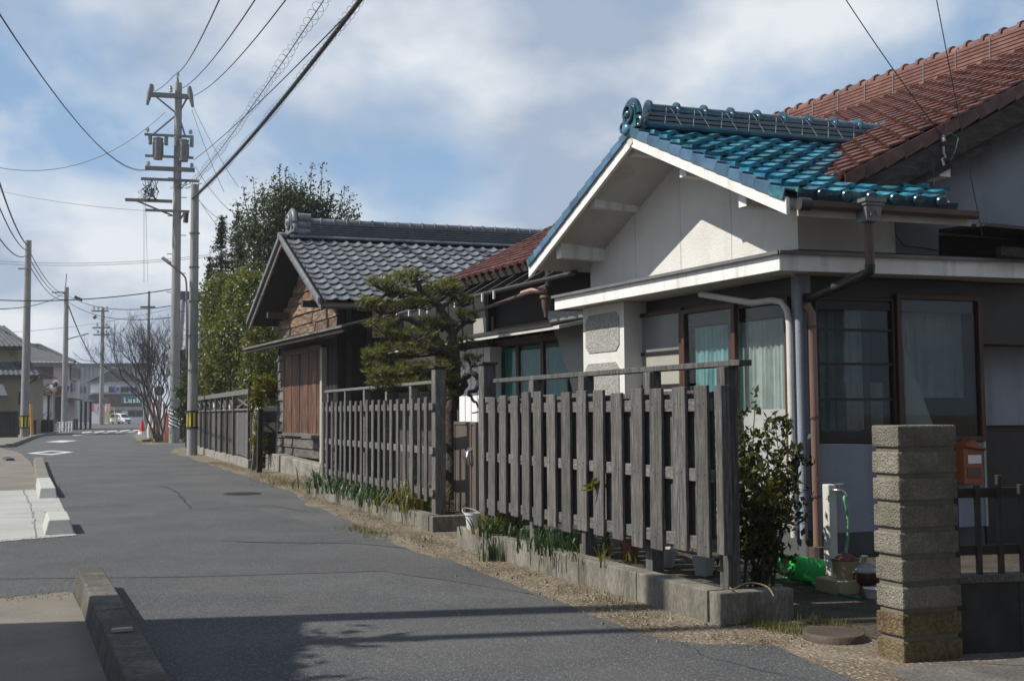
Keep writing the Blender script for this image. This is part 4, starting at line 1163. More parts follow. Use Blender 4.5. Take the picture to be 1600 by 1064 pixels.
# --- wing with the green curtains, behind the garden pine
Wg = G.off(-1.15)
mb = MB(); z_top = 3.9
wl_, wr_ = Wg.sz(716, 560)[0], Wg.sz(912, 560)[0]
mb.slab(Wg, wr_ - .3, wl_ + 3.5, 2.75, 3.75, -.2, -.05); mb.build('wing_wall', M['wood_black'], house)
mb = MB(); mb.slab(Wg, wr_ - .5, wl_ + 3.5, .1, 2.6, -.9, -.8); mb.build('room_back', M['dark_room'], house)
o0 = Wg.sz(768, 600)[0]; o1 = Wg.sz(893, 600)[0]
cu = [(782, 546, 808, 700), (818, 540, 849, 700), (855, 540, 890, 700)]
hd, hr = framed(Wg, (770, 505, 893, 720), .05, M['frame_brown'], house, 'window', depth=.06)
mb = MB()
for x in (812, 851):
    s_ = Wg.sz(x, 600)[0]; mb.slab(Wg, s_ - .05, s_ + .05, hr[2], hr[3], .005, .05)
zt_ = Wg.sz(830, 533)[1]; mb.slab(Wg, hr[0], hr[1], zt_ - .04, zt_ + .03, .0, .12)
mb.build('mullion', M['frame_brown'], hd)
pane(Wg, (hr[0], hr[1], hr[2], zt_ - .045), M['glass'], hd)
pane(Wg, (hr[0], hr[1], zt_ + .035, hr[3]), M['glass_dark'], hd)
for k, (x0, y0, x1, y1) in enumerate(cu):
    a, b, c, d = Wg.off(-.05).rect(x0, y0, x1, y1); drape(Wg, a, b, .4, zt_ - .08, -.05, M['curtain_teal'], house, 4, .025, seed=20 + k)
mb = MB(); mb.slab(Wg, hr[0] - .1, hr[1] + .1, zt_ + .02, zt_ + .07, .06, .16); mb.build('window_ledge', M['wood_old'], house)
# grey plaster panel with the curved edge, between window and pier
pp = [(850, 486), (858, 496), (866, 512), (874, 533), (882, 556), (889, 580), (896, 606), (900, 640), (902, 720)]
Wp = Wg.off(.14)
mb = MB(); mb.prism([Wp.hit(*p) for p in pp] + [Wp.hit(925, 720), Wp.hit(925, 486)], NR * .03); mb.build('plaster_panel', M['screen_grey'], house)
# white shutter box and its boards beside the window
mb = MB(); a, b, c, d = Wg.off(.25).rect(718, 545, 766, 780)
mb.slab(Wg, a, b, .35, d, .0, .25); sb = mb.build('shutter_box', M['house_white'], house)
mb = MB()
for k in range(1, 5):
    u = a + (b - a) * k / 5; mb.slab(Wg, u - .006, u + .006, .36, d - .02, .25, .256)
mb.build('shutter_joint', M['metal_grey'], sb)
mb = MB(); mb.slab(Wg, a - .04, b + .02, d, d + .1, -.02, .3); mb.build('shutter_cap', M['wood_beam'], sb)
mb = MB(); mb.slab(Wg, hr[1] + .02, a - .02, .3, 2.6, -.1, .02); mb.slab(Wg, b + .02, b + 4.0, .0, 2.7, -.1, .0); mb.build('wing_wall', M['wood_dark'], house)
mb = MB(); a, b, c, d = Wg.off(.02).rect(742, 497, 770, 540); mb.slab(Wg, a, b, c, d, .0, .05); mb.build('transom_panel', M['blind_cream'], house)
# lower eave of the wing, its gutter with white clips and the upper gutter
Wl = G.off(-.05)
q0_, q1_ = Wl.hit(742, 497), Wl.hit(860, 459)
zg = 2.62
eu0, eu1 = Wl.sz(600, 480)[0], Wl.sz(858, 470)[0]
mb = MB(); mb.prism([Wl.p(eu1 - .3, 2.72, 0), Wl.p(eu0, 2.72, 0), Wl.p(eu0, 2.95, -1.1), Wl.p(eu1 - .3, 2.95, -1.1)], (0, 0, .05)); mb.build('wing_canopy', M['soffit'], house)
mb = MB(); mb.prism([Wl.p(eu1 - .1, 2.775, .02), Wl.p(eu0, 2.775, .02), Wl.p(eu0, 3.01, -1.1), Wl.p(eu1 - .1, 3.01, -1.1)], (0, 0, .02)); mb.build('wing_canopy_roofing', M['metal_dark'], house)
gl = MB(); p_, r_ = Wl.hit(745, 488), Wl.hit(858, 447)
gl.tube([p_ + NR * .04, r_ + NR * .04], .03, 8); gl.build('gutter', M['gutter_brown'], house, smooth=40)
U = G.off(.2)
ga, gz = U.hit(600, 505), U.hit(838, 447)
gl = MB(); gu0 = U.sz(600, 500)[0]; gu1 = U.sz(900, 440)[0]
zg2 = U.sz(740, 463)[1]
gl.tube([U.p(gu1, zg2, 0), U.p(gu0, zg2, 0)], .035, 8); upg = gl.build('gutter', M['metal_dark'], house, smooth=40)
mb = MB()
for x in (603, 624, 643, 660, 672, 715, 736, 758, 776):
    u = U.sz(x, 470)[0]; mb = MB(); mb.slab(U, u - .018, u + .018, zg2 - .13, zg2 + .0, .03, .062)
    mb.build('gutter_clip', M['plastic_white'], upg)
mb = MB()
for k in range(14):
    u = gu1 + .4 + k * .62; mb.bar(U.p(u, zg2 + .02, -.05), U.p(u, zg2 + .75, -1.3), .06, .07)
mb.build('rafter', M['wood_dark'], house)
mb = MB(); vs = Wl.off(.05).hit(857, 445)
mb.tube([vs + Vector((0, 0, .5)), vs + Vector((0, 0, -.02))], .05, 10); mb.build('down_pipe', M['metal_dark'], house, smooth=40)
hp2 = Wl.off(.1).hit(853, 468); mb = MB()
mb.lathe([(.0, .06), (.09, .06), (.095, .02), (.07, .0), (.06, -.12), (.035, -.18), (.03, -.26), (0, -.26)], hp2, 12); mb.build('rain_hopper', M['gutter_brown'], house, smooth=40)
mb = MB(); mb.tube([hp2 + Vector((-.35, .3, .12)), hp2 + Vector((-.2, .15, .15)), hp2 + Vector((0, 0, .13))], .045, 8); mb.build('gutter_elbow', M['pipe_pink'], house, smooth=40)

# ------------------------------------------------------------------ kerbs under the fences
def kerb(name, P, u0, u1, o0, o1, z1, label, mat, joints=1.0, ret=None):
    t = thing(name, P.p((u0 + u1) / 2, 0, (o0 + o1) / 2), label, 'kerb')
    n = max(1, round(abs(u1 - u0) / joints)); r = random.Random(n)
    for k in range(n):
        a, b = u0 + (u1 - u0) * k / n, u0 + (u1 - u0) * (k + 1) / n
        mb = MB(); mb.slab(P, a + .003, b - .003, -.1, z1 + r.uniform(-.004, .004), o0, o1 + r.uniform(-.004, .004))
        mb.build('kerb_section', mat, t, bevel=.012, seg=2)
    if ret:
        p, q, w = ret; mb = MB(); d = (q - p); d.z = 0; L = d.length; d.normalize(); nn = Vector((-d.y, d.x, 0))
        R_ = Plane(p, d, nn); mb.slab(R_, .003, L, -.1, z1 - .003, 0, w); mb.build('kerb_section', mat, t, bevel=.012, seg=2)
    return t
cA0, cA1 = FA.sz(1116, 975), FA.sz(724, 846)
kA = FA.n * .14
kerb('concrete_kerb', FA, -.03, 5.02, -.03, .13, .225, 'long pale streaked concrete kerb under the nearest slatted fence', M['kerb_concrete'], 1.0,
     ret=(FA.p(-.19, 0, .13), FA.p(-.19, 0, .13) + Vector((.93, .37, 0)).normalized() * .62, .15))
mb = MB()
kerb('concrete_kerb', FB, -.22, 6.5, -.03, .13, .2, 'low concrete kerb under the second fence, ending at the thick post by the gate', M['kerb_concrete'], 1.1,
     ret=(FB.p(-.38, 0, .13), FB.p(-.38, 0, .13) + Vector((.93, .37, 0)).normalized() * 1.0, .15))
kerb('concrete_kerb', FC, -.25, 15.3, -.25, .12, .24, 'rough concrete footing under the far fence with the lattice top', M['concrete'], 2.2)

# ------------------------------------------------------------------ the three wooden fences and the gate
def slat(P, u0, u1, z0, z1, o0, o1, mat, parent, name='slat', bevel=.004, lean=0.0):
    mb = MB()
    mb.box8([P.p(u0, z0, o0), P.p(u1, z0, o0), P.p(u1, z0, o1), P.p(u0, z0, o1), P.p(u0 + lean, z1, o0), P.p(u1 + lean, z1, o0), P.p(u1 + lean, z1, o1), P.p(u0 + lean, z1, o1)])
    me = mb.mesh(name, mat, bevel=bevel)
    return link(name, me, parent)
fa = thing('slatted_fence', FA.p(2.2, .2), 'nearest fence, of wide weathered grey slats on both faces, with a thin top rail', 'fence', 'weathered wooden garden fences')
sl_px = [(143, 163), (178, 205), (222, 249), (267, 297), (313, 342), (357, 391), (413, 447), (469, 506), (528, 572), (592, 639), (670, 713), (745, 790), (818, 870), (911, 965), (1003, 1053)]
us = []
for a, b in sl_px:
    y = 620 - 17 * ((a + b) / 2 - 150) / 940
    u0, u1 = FA.sz(700 + b / 2.534, y)[0], FA.sz(700 + a / 2.534, y)[0]
    u0, u1 = min(u0, u1), max(u0, u1); us.append((u0 + .0, u1 - .0))
wmean = .165
for u0, u1 in us:
    c = (u0 + u1) / 2; w = min(max(u1 - u0, .13), .182)
    slat(FA, c - w / 2, c + w / 2, .44 + RNG.uniform(-.035, .03), 1.69 + RNG.uniform(-.028, .016), .038, .066, M['wood_grey'], fa, lean=RNG.uniform(-.02, .02))
for k in range(len(us) - 1):
    c = (us[k][0] + us[k + 1][1]) / 2; w = .19
    c += .05 * (1.2 + .9 * c / 4.4)
    slat(FA, c - w / 2, c + w / 2, .49 + RNG.uniform(-.03, .03), 1.665 + RNG.uniform(-.02, .01), -.03, -.006, M['wood_grey'], fa, lean=RNG.uniform(-.01, .01))
slat(FA, .07, .26, .5, 1.65, -.03, -.006, M['wood_grey'], fa)
for z in (1.55, 1.03, .53):
    slat(FA, .03, 4.42, z - .05, z + .045, -.004, .036, M['wood_rail'], fa, 'rail')
nl = MB()
for u0, u1 in us:
    for z in (1.55, 1.03, .53):
        for du in (-.035, .035): nl.lathe([(0, .003), (.006, .002), (.007, 0)], FA.p((u0 + u1) / 2 + du + RNG.uniform(-.008, .008), z + RNG.uniform(-.02, .02), .0665), 6, axis=FA.n)
link('nail_heads', nl.mesh('nail_heads', M['iron']), fa, kind='stuff')
for u in (1.06, 2.24, 3.34):
    slat(FA, u - .055, u + .055, .15, 1.825, -.145, -.035, M['wood_grey'], fa, 'post')
slat(FA, -.055, .05, .12, 1.825, -.145, -.035, M['wood_grey'], fa, 'post')
uE = FA.off(.04).sz(1119, 720)[0]
slat(FA, uE - .085, uE, .475, 1.69, -.034, .045, M['wood_grey'], fa, 'end_board')
slat(FA, -.2, 4.40, 1.828, 1.872, -.175, -.065, M['wood_grey'], fa, 'top_rail')

fb_ = thing('slatted_fence', FB.p(3, .2), 'weathered grey fence of narrow vertical slats standing left of the brown gate', 'fence', 'weathered wooden garden fences')
xs = [90, 111, 137, 158, 183, 205, 233, 261, 290, 320, 350, 382, 412, 445, 480, 517, 553, 593, 628]
for v in xs:
    x = 480 + (v + 8) / 3.327; y = 628 - (x - 507) * .037
    u = FB.sz(x, y)[0]; w = .115
    slat(FB, u - w / 2, u + w / 2, .36 + RNG.uniform(-.05, .03), 1.71 + RNG.uniform(-.015, .015), .036, .062, M['wood_grey'], fb_, lean=RNG.uniform(-.012, .012))
for y in (639, 689, 737):
    z = FB.sz(512, y)[1]; slat(FB, -.1, 6.25, z - .05, z + .045, -.044, .034, M['wood_rail'], fb_, 'rail')
for v in (92, 180, 278, 392, 517):
    u = FB.sz(480 + v / 3.327, 615)[0]; slat(FB, u - .05, u + .05, .1, 1.89, -.15, -.05, M['wood_rail'], fb_, 'post')
slat(FB, -.1, 6.36, 1.892, 1.935, -.15, -.04, M['wood_rail'], fb_, 'top_rail')

fc = thing('lattice_fence', FC.p(7.5, .2), 'dark boarded fence with crossed lattice braces under its cap rail, beside the slim pole', 'fence', 'weathered wooden garden fences')
vx = [48, 97, 140, 187, 238, 288, 342, 403, 545]
vu = []
for v in vx:
    x = 300 + v / 5.91; y = 660 + (x - 308) * .1
    vu.append(FC.sz(x, y)[0])
zm, zt_c, zb_c = 1.66, 2.2, .28
for k, u in enumerate(vu):
    w = .11 if k in (7, 8) else .07
    slat(FC, u - w / 2, u + w / 2, .1, zt_c - .12, .02, .10, M['wood_grey'], fc, 'post')
for k in range(len(vu) - 1):
    a, b = vu[k + 1], vu[k]
    n = 3 if k < 7 else 5
    for j in range(n):
        p_, q_ = a + (b - a) * j / n + .006, a + (b - a) * (j + 1) / n - .006
        slat(FC, p_, q_, zb_c + RNG.uniform(-.02, .03), zm - .03, -.03 - .008 * (j % 2), -.005 - .008 * (j % 2), M['wood_dark'] if RNG.random() < .35 else M['wood_grey'], fc, 'board', .003)
    mb = MB(); mb.bar(FC.p(a + .06, zm + .03, .01), FC.p(b - .06, zt_c - .14, .01), .05, .03, FC.n); mb.build('lattice_brace', M['wood_rail'], fc)
    mb = MB(); mb.bar(FC.p(a + .06, zt_c - .14, -.03), FC.p(b - .06, zm + .03, -.03), .05, .03, FC.n); mb.build('lattice_brace', M['wood_rail'], fc)
slat(FC, -.1, 15.4, zm - .03, zm + .02, .0, .06, M['wood_rail'], fc, 'rail')
slat(FC, -.15, 15.5, zt_c - .12, zt_c + .03, -.06, .12, M['wood_rail'], fc, 'cap_rail')

lp = thing('leaning_post', gnd(404, 738), 'black timber post with a thin grey prop leaning on it, beside the lattice fence', 'post')
p0, p1 = gnd(405, 738), at(407, 640, gnd(405, 738).y)
mb = MB(); mb.bar(p0 - Vector((0, 0, .1)), p1, .13, .13, NR); mb.build('post', M['wood_black'], lp)
q0, q1 = gnd(395, 735), at(402, 672, gnd(395, 735).y + .1)
mb = MB(); mb.bar(q0 - Vector((0, 0, .1)), q1, .07, .1, NR); mb.build('prop', M['wood_grey'], lp)
BW = FC.off(-.7)
bw = thing('plank_gate', BW.hit(422, 728), 'black vertical plank gate in shadow between the lattice fence and the old wooden house', 'gate')
u0, u1, z0, z1 = BW.rect(409, 603, 440, 728)
for k in range(7):
    a, b = u0 + (u1 - u0) * k / 7, u0 + (u1 - u0) * (k + 1) / 7
    slat(BW, a + .005, b - .005, .05, z1 - .02 * (k % 2), .0, .03, M['wood_black'], bw, 'plank')
slat(BW, u0, u1, 1.5, 1.6, -.05, -.003, M['wood_black'], bw, 'rail')

# the brown gate between two thick posts
gp0 = FB.p(-.27, 0); gp1 = FA.p(4.52, 0)
gt_ = thing('garden_gate', (gp0 + gp1) / 2 + Vector((.25, .3, 0)), 'brown two leaf metal gate with cast handles between two thick wooden posts', 'gate')
GL = Plane(gp0 + Vector((.42, .2, 0)), (gp1 - gp0 + Vector((.05, .1, 0))).normalized(), NR)
GA, GBx = GL.sz(700, 730)[0], GL.sz(750, 730)[0]
gu0, gu1 = min(GA, GBx), max(GA, GBx); gz0, gz1 = .18, GL.sz(725, 659)[1]
gm = gu0 + (gu1 - gu0) * .76
for (a, b) in ((gu0, gm - .006), (gm + .006, gu1)):
    lf = MB(); nfl = max(4, int((b - a) / .045))
    def flute(u, v, a=a, b=b): return GL.p(a + u * (b - a), gz0 + v * (gz1 - gz0), .012 + .008 * (1 if int(u * nfl * 2 + .01) % 2 else 0))
    lf.grid(flute, nfl * 2, 1); leaf_o = lf.build('gate_leaf', M['gate_brown'], gt_)
    fr = MB(); fr.slab(GL, a, a + .035, gz0 - .05, gz1, -.02, .028); fr.slab(GL, b - .035, b, gz0 - .05, gz1, -.02, .028); fr.slab(GL, a + .035, b - .035, gz1 - .04, gz1, -.02, .028); fr.slab(GL, a + .035, b - .035, gz0 - .05, gz0, -.02, .028)
    fr.build('gate_frame', M['gate_brown'], gt_, bevel=.003)
for sg, u in ((-1, gm - .05), (1, gm + .05)):
    h = MB(); z = GL.sz(738, 713)[1]
    h.tube([GL.p(u, z + .09, .03), GL.p(u, z + .06, .07), GL.p(u + sg * .02, z, .09), GL.p(u, z - .06, .07), GL.p(u, z - .09, .03)], [.012, .02, .026, .02, .012], 8)
    h.lathe([(.0, 0), (.03, 0), (.03, .015), (0, .02)], GL.p(u, z + .09, .026), 10, axis=GL.n); h.lathe([(.0, 0), (.03, 0), (.03, .015), (0, .02)], GL.p(u, z - .09, .026), 10, axis=GL.n)
    h.build('handle', M['steel'], gt_, smooth=50)
mb = MB(); u_, z_ = FB.sz(685, 575); a, b = FB.sz(697, 690)[0], FB.sz(674, 690)[0]
a = FB.sz(674, 690)[0] - .15; b = a + .15; mb.slab(FB, a, b, 0, z_, -.15, .0)
g_p = thing('gate_post', FB.p((a + b) / 2, 0), 'thick weathered wooden gate post standing right of the narrow slatted fence', 'post', 'gate posts')
mb.build('shaft', M['wood_grey'], g_p, bevel=.008)
mb = MB(); mb.slab(FB, a - .02, b + .02, z_ + .001, z_ + .03, -.17, .02); mb.build('cap', M['wood_dark'], g_p, bevel=.004)
a, b = FA.sz(774, 690)[0], FA.sz(748, 690)[0]; z_ = FA.sz(760, 569)[1]
g_p = thing('gate_post', FA.p((a + b) / 2, 0), 'thick weathered wooden gate post at the far end of the wide slatted fence', 'post', 'gate posts')
mb = MB(); b = FA.sz(748, 690)[0]; a = b - .15; mb.slab(FA, a, b, 0, z_, -.15, .0); mb.build('shaft', M['wood_grey'], g_p, bevel=.008)
mb = MB(); mb.slab(FA, a - .02, b + .02, z_ + .001, z_ + .03, -.17, .02); mb.build('cap', M['wood_dark'], g_p, bevel=.004)

# ------------------------------------------------------------------ the old wooden house with the grey tiled roof
OG = Plane((-4.55, 27.01), AX, NR)
OC = OG.p(-1.06, 0)
OS = Plane(OC, BX, NB)
oh = thing('wooden_house', OG.p(1.5, 0), 'old unpainted plank house with a grey tiled gable roof and a brown board door', 'house')
mb = MB()
mb.prism([OG.p(-1.06, 0, -.05), OG.p(4.23, 0, -.05), OG.p(4.23, 4.2, -.05), OG.p(1.27, 5.75, -.05), OG.p(-1.06, 4.45, -.05)], -NR * .15)
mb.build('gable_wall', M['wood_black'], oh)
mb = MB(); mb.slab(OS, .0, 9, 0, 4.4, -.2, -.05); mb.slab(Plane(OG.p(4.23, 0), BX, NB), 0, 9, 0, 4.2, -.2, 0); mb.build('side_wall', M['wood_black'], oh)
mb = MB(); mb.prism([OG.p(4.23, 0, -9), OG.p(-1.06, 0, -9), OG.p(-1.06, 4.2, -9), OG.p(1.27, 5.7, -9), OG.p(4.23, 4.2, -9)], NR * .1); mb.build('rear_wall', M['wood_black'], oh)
mb = MB(); a, b, c, d = OS.rect(575, 473, 690, 528); mb.slab(OS, a, b, c, d, -.05, .0); mb.build('plaster_panel', M['stucco'], oh)
for k, x in enumerate((545, 577, 618, 655, 690)):
    u = OS.sz(x, 560)[0]; mb = MB(); mb.slab(OS, u - .06, u + .06, 0, 4.3, -.05, .03); mb.build('side_post', M['wood_dark'], oh)
for k, (x0, x1) in enumerate(((580, 615), (621, 652))):
    a, b, c, d = OS.rect(x0, 540, x1, 700); fr = MB(); fr.slab(OS, a, b, c, d, -.05, .0); w_ = fr.build('side_window', M['glass_frosted'] if k else M['frame_dark'], oh)
# horizontal planks: above the pent roof, in broken lengths, and below beside the door
def planks(z0, z1, h, uf, mat, seed, cut=.9, gap=.008):
    r = random.Random(seed); z = z0; k = 0
    while z < z1 - .02:
        hh_ = min(h * r.uniform(.85, 1.15), z1 - z); a, b = uf(z + hh_ / 2); u = a
        while u < b - .05:
            L = min(r.uniform(.7, 2.3) * cut, b - u)
            if b - (u + L) < .35: L = b - u
            t0, t1 = r.uniform(-.035, .035), r.uniform(-.04, .04); lift = r.uniform(0, .035)
            mb = MB()
            mb.box8([OG.p(u + .004, z + gap / 2 + t0 * .4, -.04), OG.p(u + L - .004, z + gap / 2 + t1 * .4, -.04), OG.p(u + L - .004, z + gap / 2 + t1 * .4, .0 + lift + .014), OG.p(u + .004, z + gap / 2 + t0 * .4, .0 + lift + .014),
                     OG.p(u + .004, z + hh_ - gap / 2 + t0 * .3, -.04), OG.p(u + L - .004, z + hh_ - gap / 2 + t1 * .3, -.04), OG.p(u + L - .004, z + hh_ - gap / 2 + t1 * .3, -.012 + lift * .5), OG.p(u + .004, z + hh_ - gap / 2 + t0 * .3, -.012 + lift * .5)])
            mb.build('plank', mat, oh)
            u += L
        z += hh_
def gable_u(z):
    half = (5.55 - z) / .56
    return max(-1.04, 1.27 - half), min(4.2, 1.27 + half)
planks(3.3, 5.35, .27, gable_u, M['wood_plank'], 3)
dz0, dz1 = OG.sz(468, 676)[1], OG.sz(470, 553)[1]
du0, du1 = OG.sz(504, 620)[0], OG.sz(446, 620)[0]
planks(dz0, 3.1, .26, lambda z: (du1 + .06, 4.21), M['wood_old'], 5, .6)
planks(.42, dz0 - .04, .25, lambda z: (-.9, 4.21), M['wood_old'], 8, 3.0)
for k in range(9):
    a = du0 + (du1 - du0) * k / 9; b = du0 + (du1 - du0) * (k + 1) / 9
    dr = 'door_board'
    slat(OG, a + .004, b - .004, dz0, dz1, -.02, .03 + .012 * (k % 2), M['wood_door'], oh, dr, .003)
slat(OG, du0 - .03, du1 + .03, dz0 - .09, dz0 - .003, -.03, .08, M['wood_old'], oh, 'door_sill')
slat(OG, du0 - .03, du1 + .03, dz1 + .003, dz1 + .14, -.03, .06, M['wood_old'], oh, 'door_head')
slat(OG, du1 + .003, du1 + .055, dz0, dz1, -.02, .055, M['wood_old'], oh, 'door_jamb')
up_ = OG.sz(507, 610)[0]
slat(OG, up_ - .1, up_ + .06, .3, 3.1, -.03, .1, M['blind_cream'], oh, 'pale_post')
for k in range(6):
    a = -1.05 + (up_ - .12 + 1.05) * k / 6; b = -1.05 + (up_ - .12 + 1.05) * (k + 1) / 6
    slat(OG, a + .006, b - .006, .4, 3.1, -.05, -.02 + .01 * (k % 2), M['wood_black'], oh, 'wall_board', .003)
slat(OG, OG.sz(505, 676)[0], OG.sz(489, 676)[0], dz0 - .12, dz0 - .03, .05, .3, M['wood_rail'], oh, 'shelf')
mb = MB(); mb.prism([OG.p(-1.1, -.1, .02), OG.p(4.3, -.1, .02), OG.p(4.3, .42, .02), OG.p(3.6, .46, .02), OG.p(-1.1, .30, .02)], NR * .3); mb.build('footing', M['concrete'], oh, bevel=.02)
# pent roof over the door
hz = OG.off(.95); u0, u1 = hz.sz(535, 512)[0], hz.sz(381, 546)[0]; z0 = hz.sz(450, 531)[1]
mb = MB()
mb.prism([OG.p(u0, z0 + .26, -.02), OG.p(u1, z0 + .26, -.02), OG.p(u1, z0, .97), OG.p(u0, z0, .97)], (0, 0, .045)); mb.build('pent_roof', M['wood_old'], oh)
mb = MB(); mb.slab(OG, u0 + .05, u1 - .05, z0 - .09, z0 - .005, .82, .92); mb.build('pent_beam', M['wood_black'], oh)
for k in range(5):
    u = u0 + .3 + (u1 - u0 - .6) * k / 4; mb = MB(); mb.bar(OG.p(u, z0 + .2, 0), OG.p(u, z0 - .04, .9), .06, .08); mb.build('pent_rafter', M['wood_black'], oh)
# roof
OR = OG.off(.72)
PP, PE, PL = OR.p(1.27, 5.95), OR.p(-2.15, 4.03), OR.p(4.68, 4.05)
ONT = BX.cross(PP - PE).normalized(); ONT = ONT if ONT.z > 0 else -ONT
ONT2 = BX.cross(PP - PL).normalized(); ONT2 = ONT2 if ONT2.z > 0 else -ONT2
OUP = PP - PE; OUP = (OUP - BX * OUP.dot(BX)).normalized()
OB = 8.6
mb = MB(); mb.prism([PE + BX * .04 - ONT * .04, PP + BX * .04 - ONT * .04, PP + BX * OB - ONT * .04, PE + BX * OB - ONT * .04], -ONT * .09); oroof = mb.build('roof', M['wood_black'], oh)
mb = MB(); mb.prism([PL + BX * .04 - ONT2 * .04, PP + BX * .04 - ONT2 * .04, PP + BX * OB - ONT2 * .04, PL + BX * OB - ONT2 * .04], -ONT2 * .09); mb.build('roof', M['wood_black'], oh)
lt = MB()
def left_o(u, v):
    p = PL.lerp(PP, v) + BX * (u * OB); return p + ONT2 * (.012 + .018 * math.sin(u * 180) + .03 * (1 - (v * 13) % 1))
lt.grid(left_o, 160, 26); lt.build('rear_slope_tiles', M['tile_grey'], oh, smooth=40)
tg = tile_mesh('roof_tile_grey', M['tile_grey'], .30, .36, .028, .045)
osl = (PP - PE).dot(OUP); rws = int(osl / .305); osk = (PP - PE).dot(BX) / osl
cnt = 0
for j in range(rws):
    for i in range(0, 27):
        t = j * .305 - .03; b_ = .06 + i * .30
        o = PE + OUP * t + BX * (osk * max(0, t) + b_)
        x, y, d = px_of(o + BX * .15)
        if x > 850 or cnt >= 300: continue
        cnt += 1
        link('roof_tile', tg, oroof, frame(o, BX, OUP) @ Matrix.Rotation(RNG.uniform(-.016, .016), 4, 'Z') @ Matrix.Translation((RNG.uniform(-.005, .005), RNG.uniform(-.01, .01), RNG.uniform(0, .008))))
def obarge(p, q):
    d = Vector((0, 0, .24)); mb = MB(); mb.prism([p, q, q - d, p - d], -NR * .05); mb.build('barge_board', M['wood_old'], oh, bevel=.006)
    mb = MB(); mb.prism([p + Vector((0, 0, .06)) + NR * .01, q + Vector((0, 0, .06)) + NR * .01, q - Vector((0, 0, .07)) + NR * .01, p - Vector((0, 0, .07)) + NR * .01], NR * .06); mb.build('verge', M['tile_grey'], oh, bevel=.01)
obarge(PE, PP); obarge(PL, PP)
OP = Plane(Vector((PP.x, PP.y, 0)), BX, NB); zr = PP.z
mb = MB()
for k in range(7):
    mb.slab(OP, .28 + .01 * k, OB, zr - .06 + k * .06, zr - .008 + k * .06, -.2 + .008 * k, .2 - .008 * k)
orid = mb.build('ridge', M['tile_grey_dark'], oh, bevel=.006)
mb = MB()
for k in range(7):
    for q in range(24):
        u = .3 + q * .36 + (k % 2) * .18
        mb.slab(OP, u, u + .008, zr - .055 + k * .06, zr - .012 + k * .06, .201 - .008 * k, .204 - .008 * k)
link('ridge_tile_joints', mb.mesh('ridge_tile_joints', M['black']), orid, kind='stuff')
capm = MB(); capm.cyl((0, 0, 0), (0, .34, 0), .088, n=12); capm.tube([(0, 0, 0), (0, .012, 0), (0, .035, 0), (0, .05, 0)], [.09, .112, .112, .09], 12)
cap_me = capm.mesh('ridge_cap_grey', M['tile_grey'], smooth=40)
for k in range(25): link('ridge_cap', cap_me, orid, frame(OP.p(.3 + k * .33, zr + .40), NB, BX))
mb = MB(); mb.tube([OP.p(.2, zr - .02, .21), OP.p(OB, zr - .02, .21)], .035, 8); mb.build('ridge_roll', M['tile_grey'], orid, smooth=40)
onigawara('ridge_end_tile', M['tile_grey'], oh, OG, 1.27, 6.1, .36, 1.75)
mb = MB()
for k, (du, dz) in enumerate(((0, .38), (.0, .2), (-.0, .02))):
    mb.tube([OG.p(1.27 - .22 + k * .02, 6.05 + dz, .36), OG.p(1.27 - .22 + k * .02, 6.05 + dz, .05)], .1, 10)
mb.build('ridge_end_rolls', M['tile_grey'], oh, smooth=40)
mb = MB(); mb.lathe([(0, .03), (.07, .02), (.085, -.02), (.085, -.2)], OR.p(1.3, 5.97, .06), 12, axis=NR); mb.build('ridge_end_disc', M['tile_grey'], oh, smooth=50)
mb = MB(); ga = PE - OUP * .06 - Vector((0, 0, .08)); mb.bar(ga + BX * .06, ga + BX * OB, .03, .1); mb.build('eave_board', M['gutter_brown'], oh)
mb = MB(); mb.tube([ga + BX * .1 - OUP * .06 - Vector((0, 0, .02)), ga + BX * OB - OUP * .06 - Vector((0, 0, .02))], .05, 8); mb.build('gutter', M['metal_dark'], oh, smooth=40)
for u in (-.2, 3.1):
    mb = MB(); mb.slab(OG, u - .07, u + .07, 4.05, 4.2, -.1, .6); mb.build('purlin', M['wood_dark'], oh)

# ------------------------------------------------------------------ block pillar, low wall, iron fence, letter box
pc = gnd(1413, 1036)
PA = Plane(pc, vpdir(0), Vector((-vpdir(0).y, vpdir(0).x, 0)))      # left face of the pillar
PU_, PV_ = vpdir(0), BX
pil = thing('block_pillar', pc + PV_ * .2 + PU_ * .1, 'gate pillar of nine rough concrete blocks with deep joints, its lowest blocks stained ochre', 'pillar')
pw, pd, ph_ = .43, .225, .158
for k in range(9):
    z0 = k * (ph_ + .003) - .01; r = RNG.uniform(-.004, .004); sh = -.0045 * (8 - k) * 0
    o = pc + PV_ * (r + .0) + PU_ * RNG.uniform(-.004, .004)
    hh2 = ph_ - .028
    mb = MB(); nx, ny, nz = 10, 6, 5
    # a rough block: every face a little uneven
    def P3(a, b, c): return o + PV_ * (a * pw) + PU_ * (b * pd) + Vector((0, 0, z0 + c * hh2))
    mb.box8([P3(0, 0, 0), P3(1, 0, 0), P3(1, 1, 0), P3(0, 1, 0), P3(0, 0, 1), P3(1, 0, 1), P3(1, 1, 1), P3(0, 1, 1)])
    mb.build('block', M['block_ochre'] if k < 2 else M['block'], pil, bevel=.011, seg=2)
mb = MB(); o = pc + PV_ * .018 + PU_ * .018; q = .036
mb.box8([o, o + PV_ * (pw - q), o + PV_ * (pw - q) + PU_ * (pd - q), o + PU_ * (pd - q)] + [v + Vector((0, 0, 9 * (ph_ + .003) - .06)) for v in (o, o + PV_ * (pw - q), o + PV_ * (pw - q) + PU_ * (pd - q), o + PU_ * (pd - q))])
mb.build('mortar_core', M['mortar'], pil)
LW = Plane(pc + PV_ * pw + PU_ * .1, Vector((.985, .17, 0)), Vector((.17, -.985, 0)))
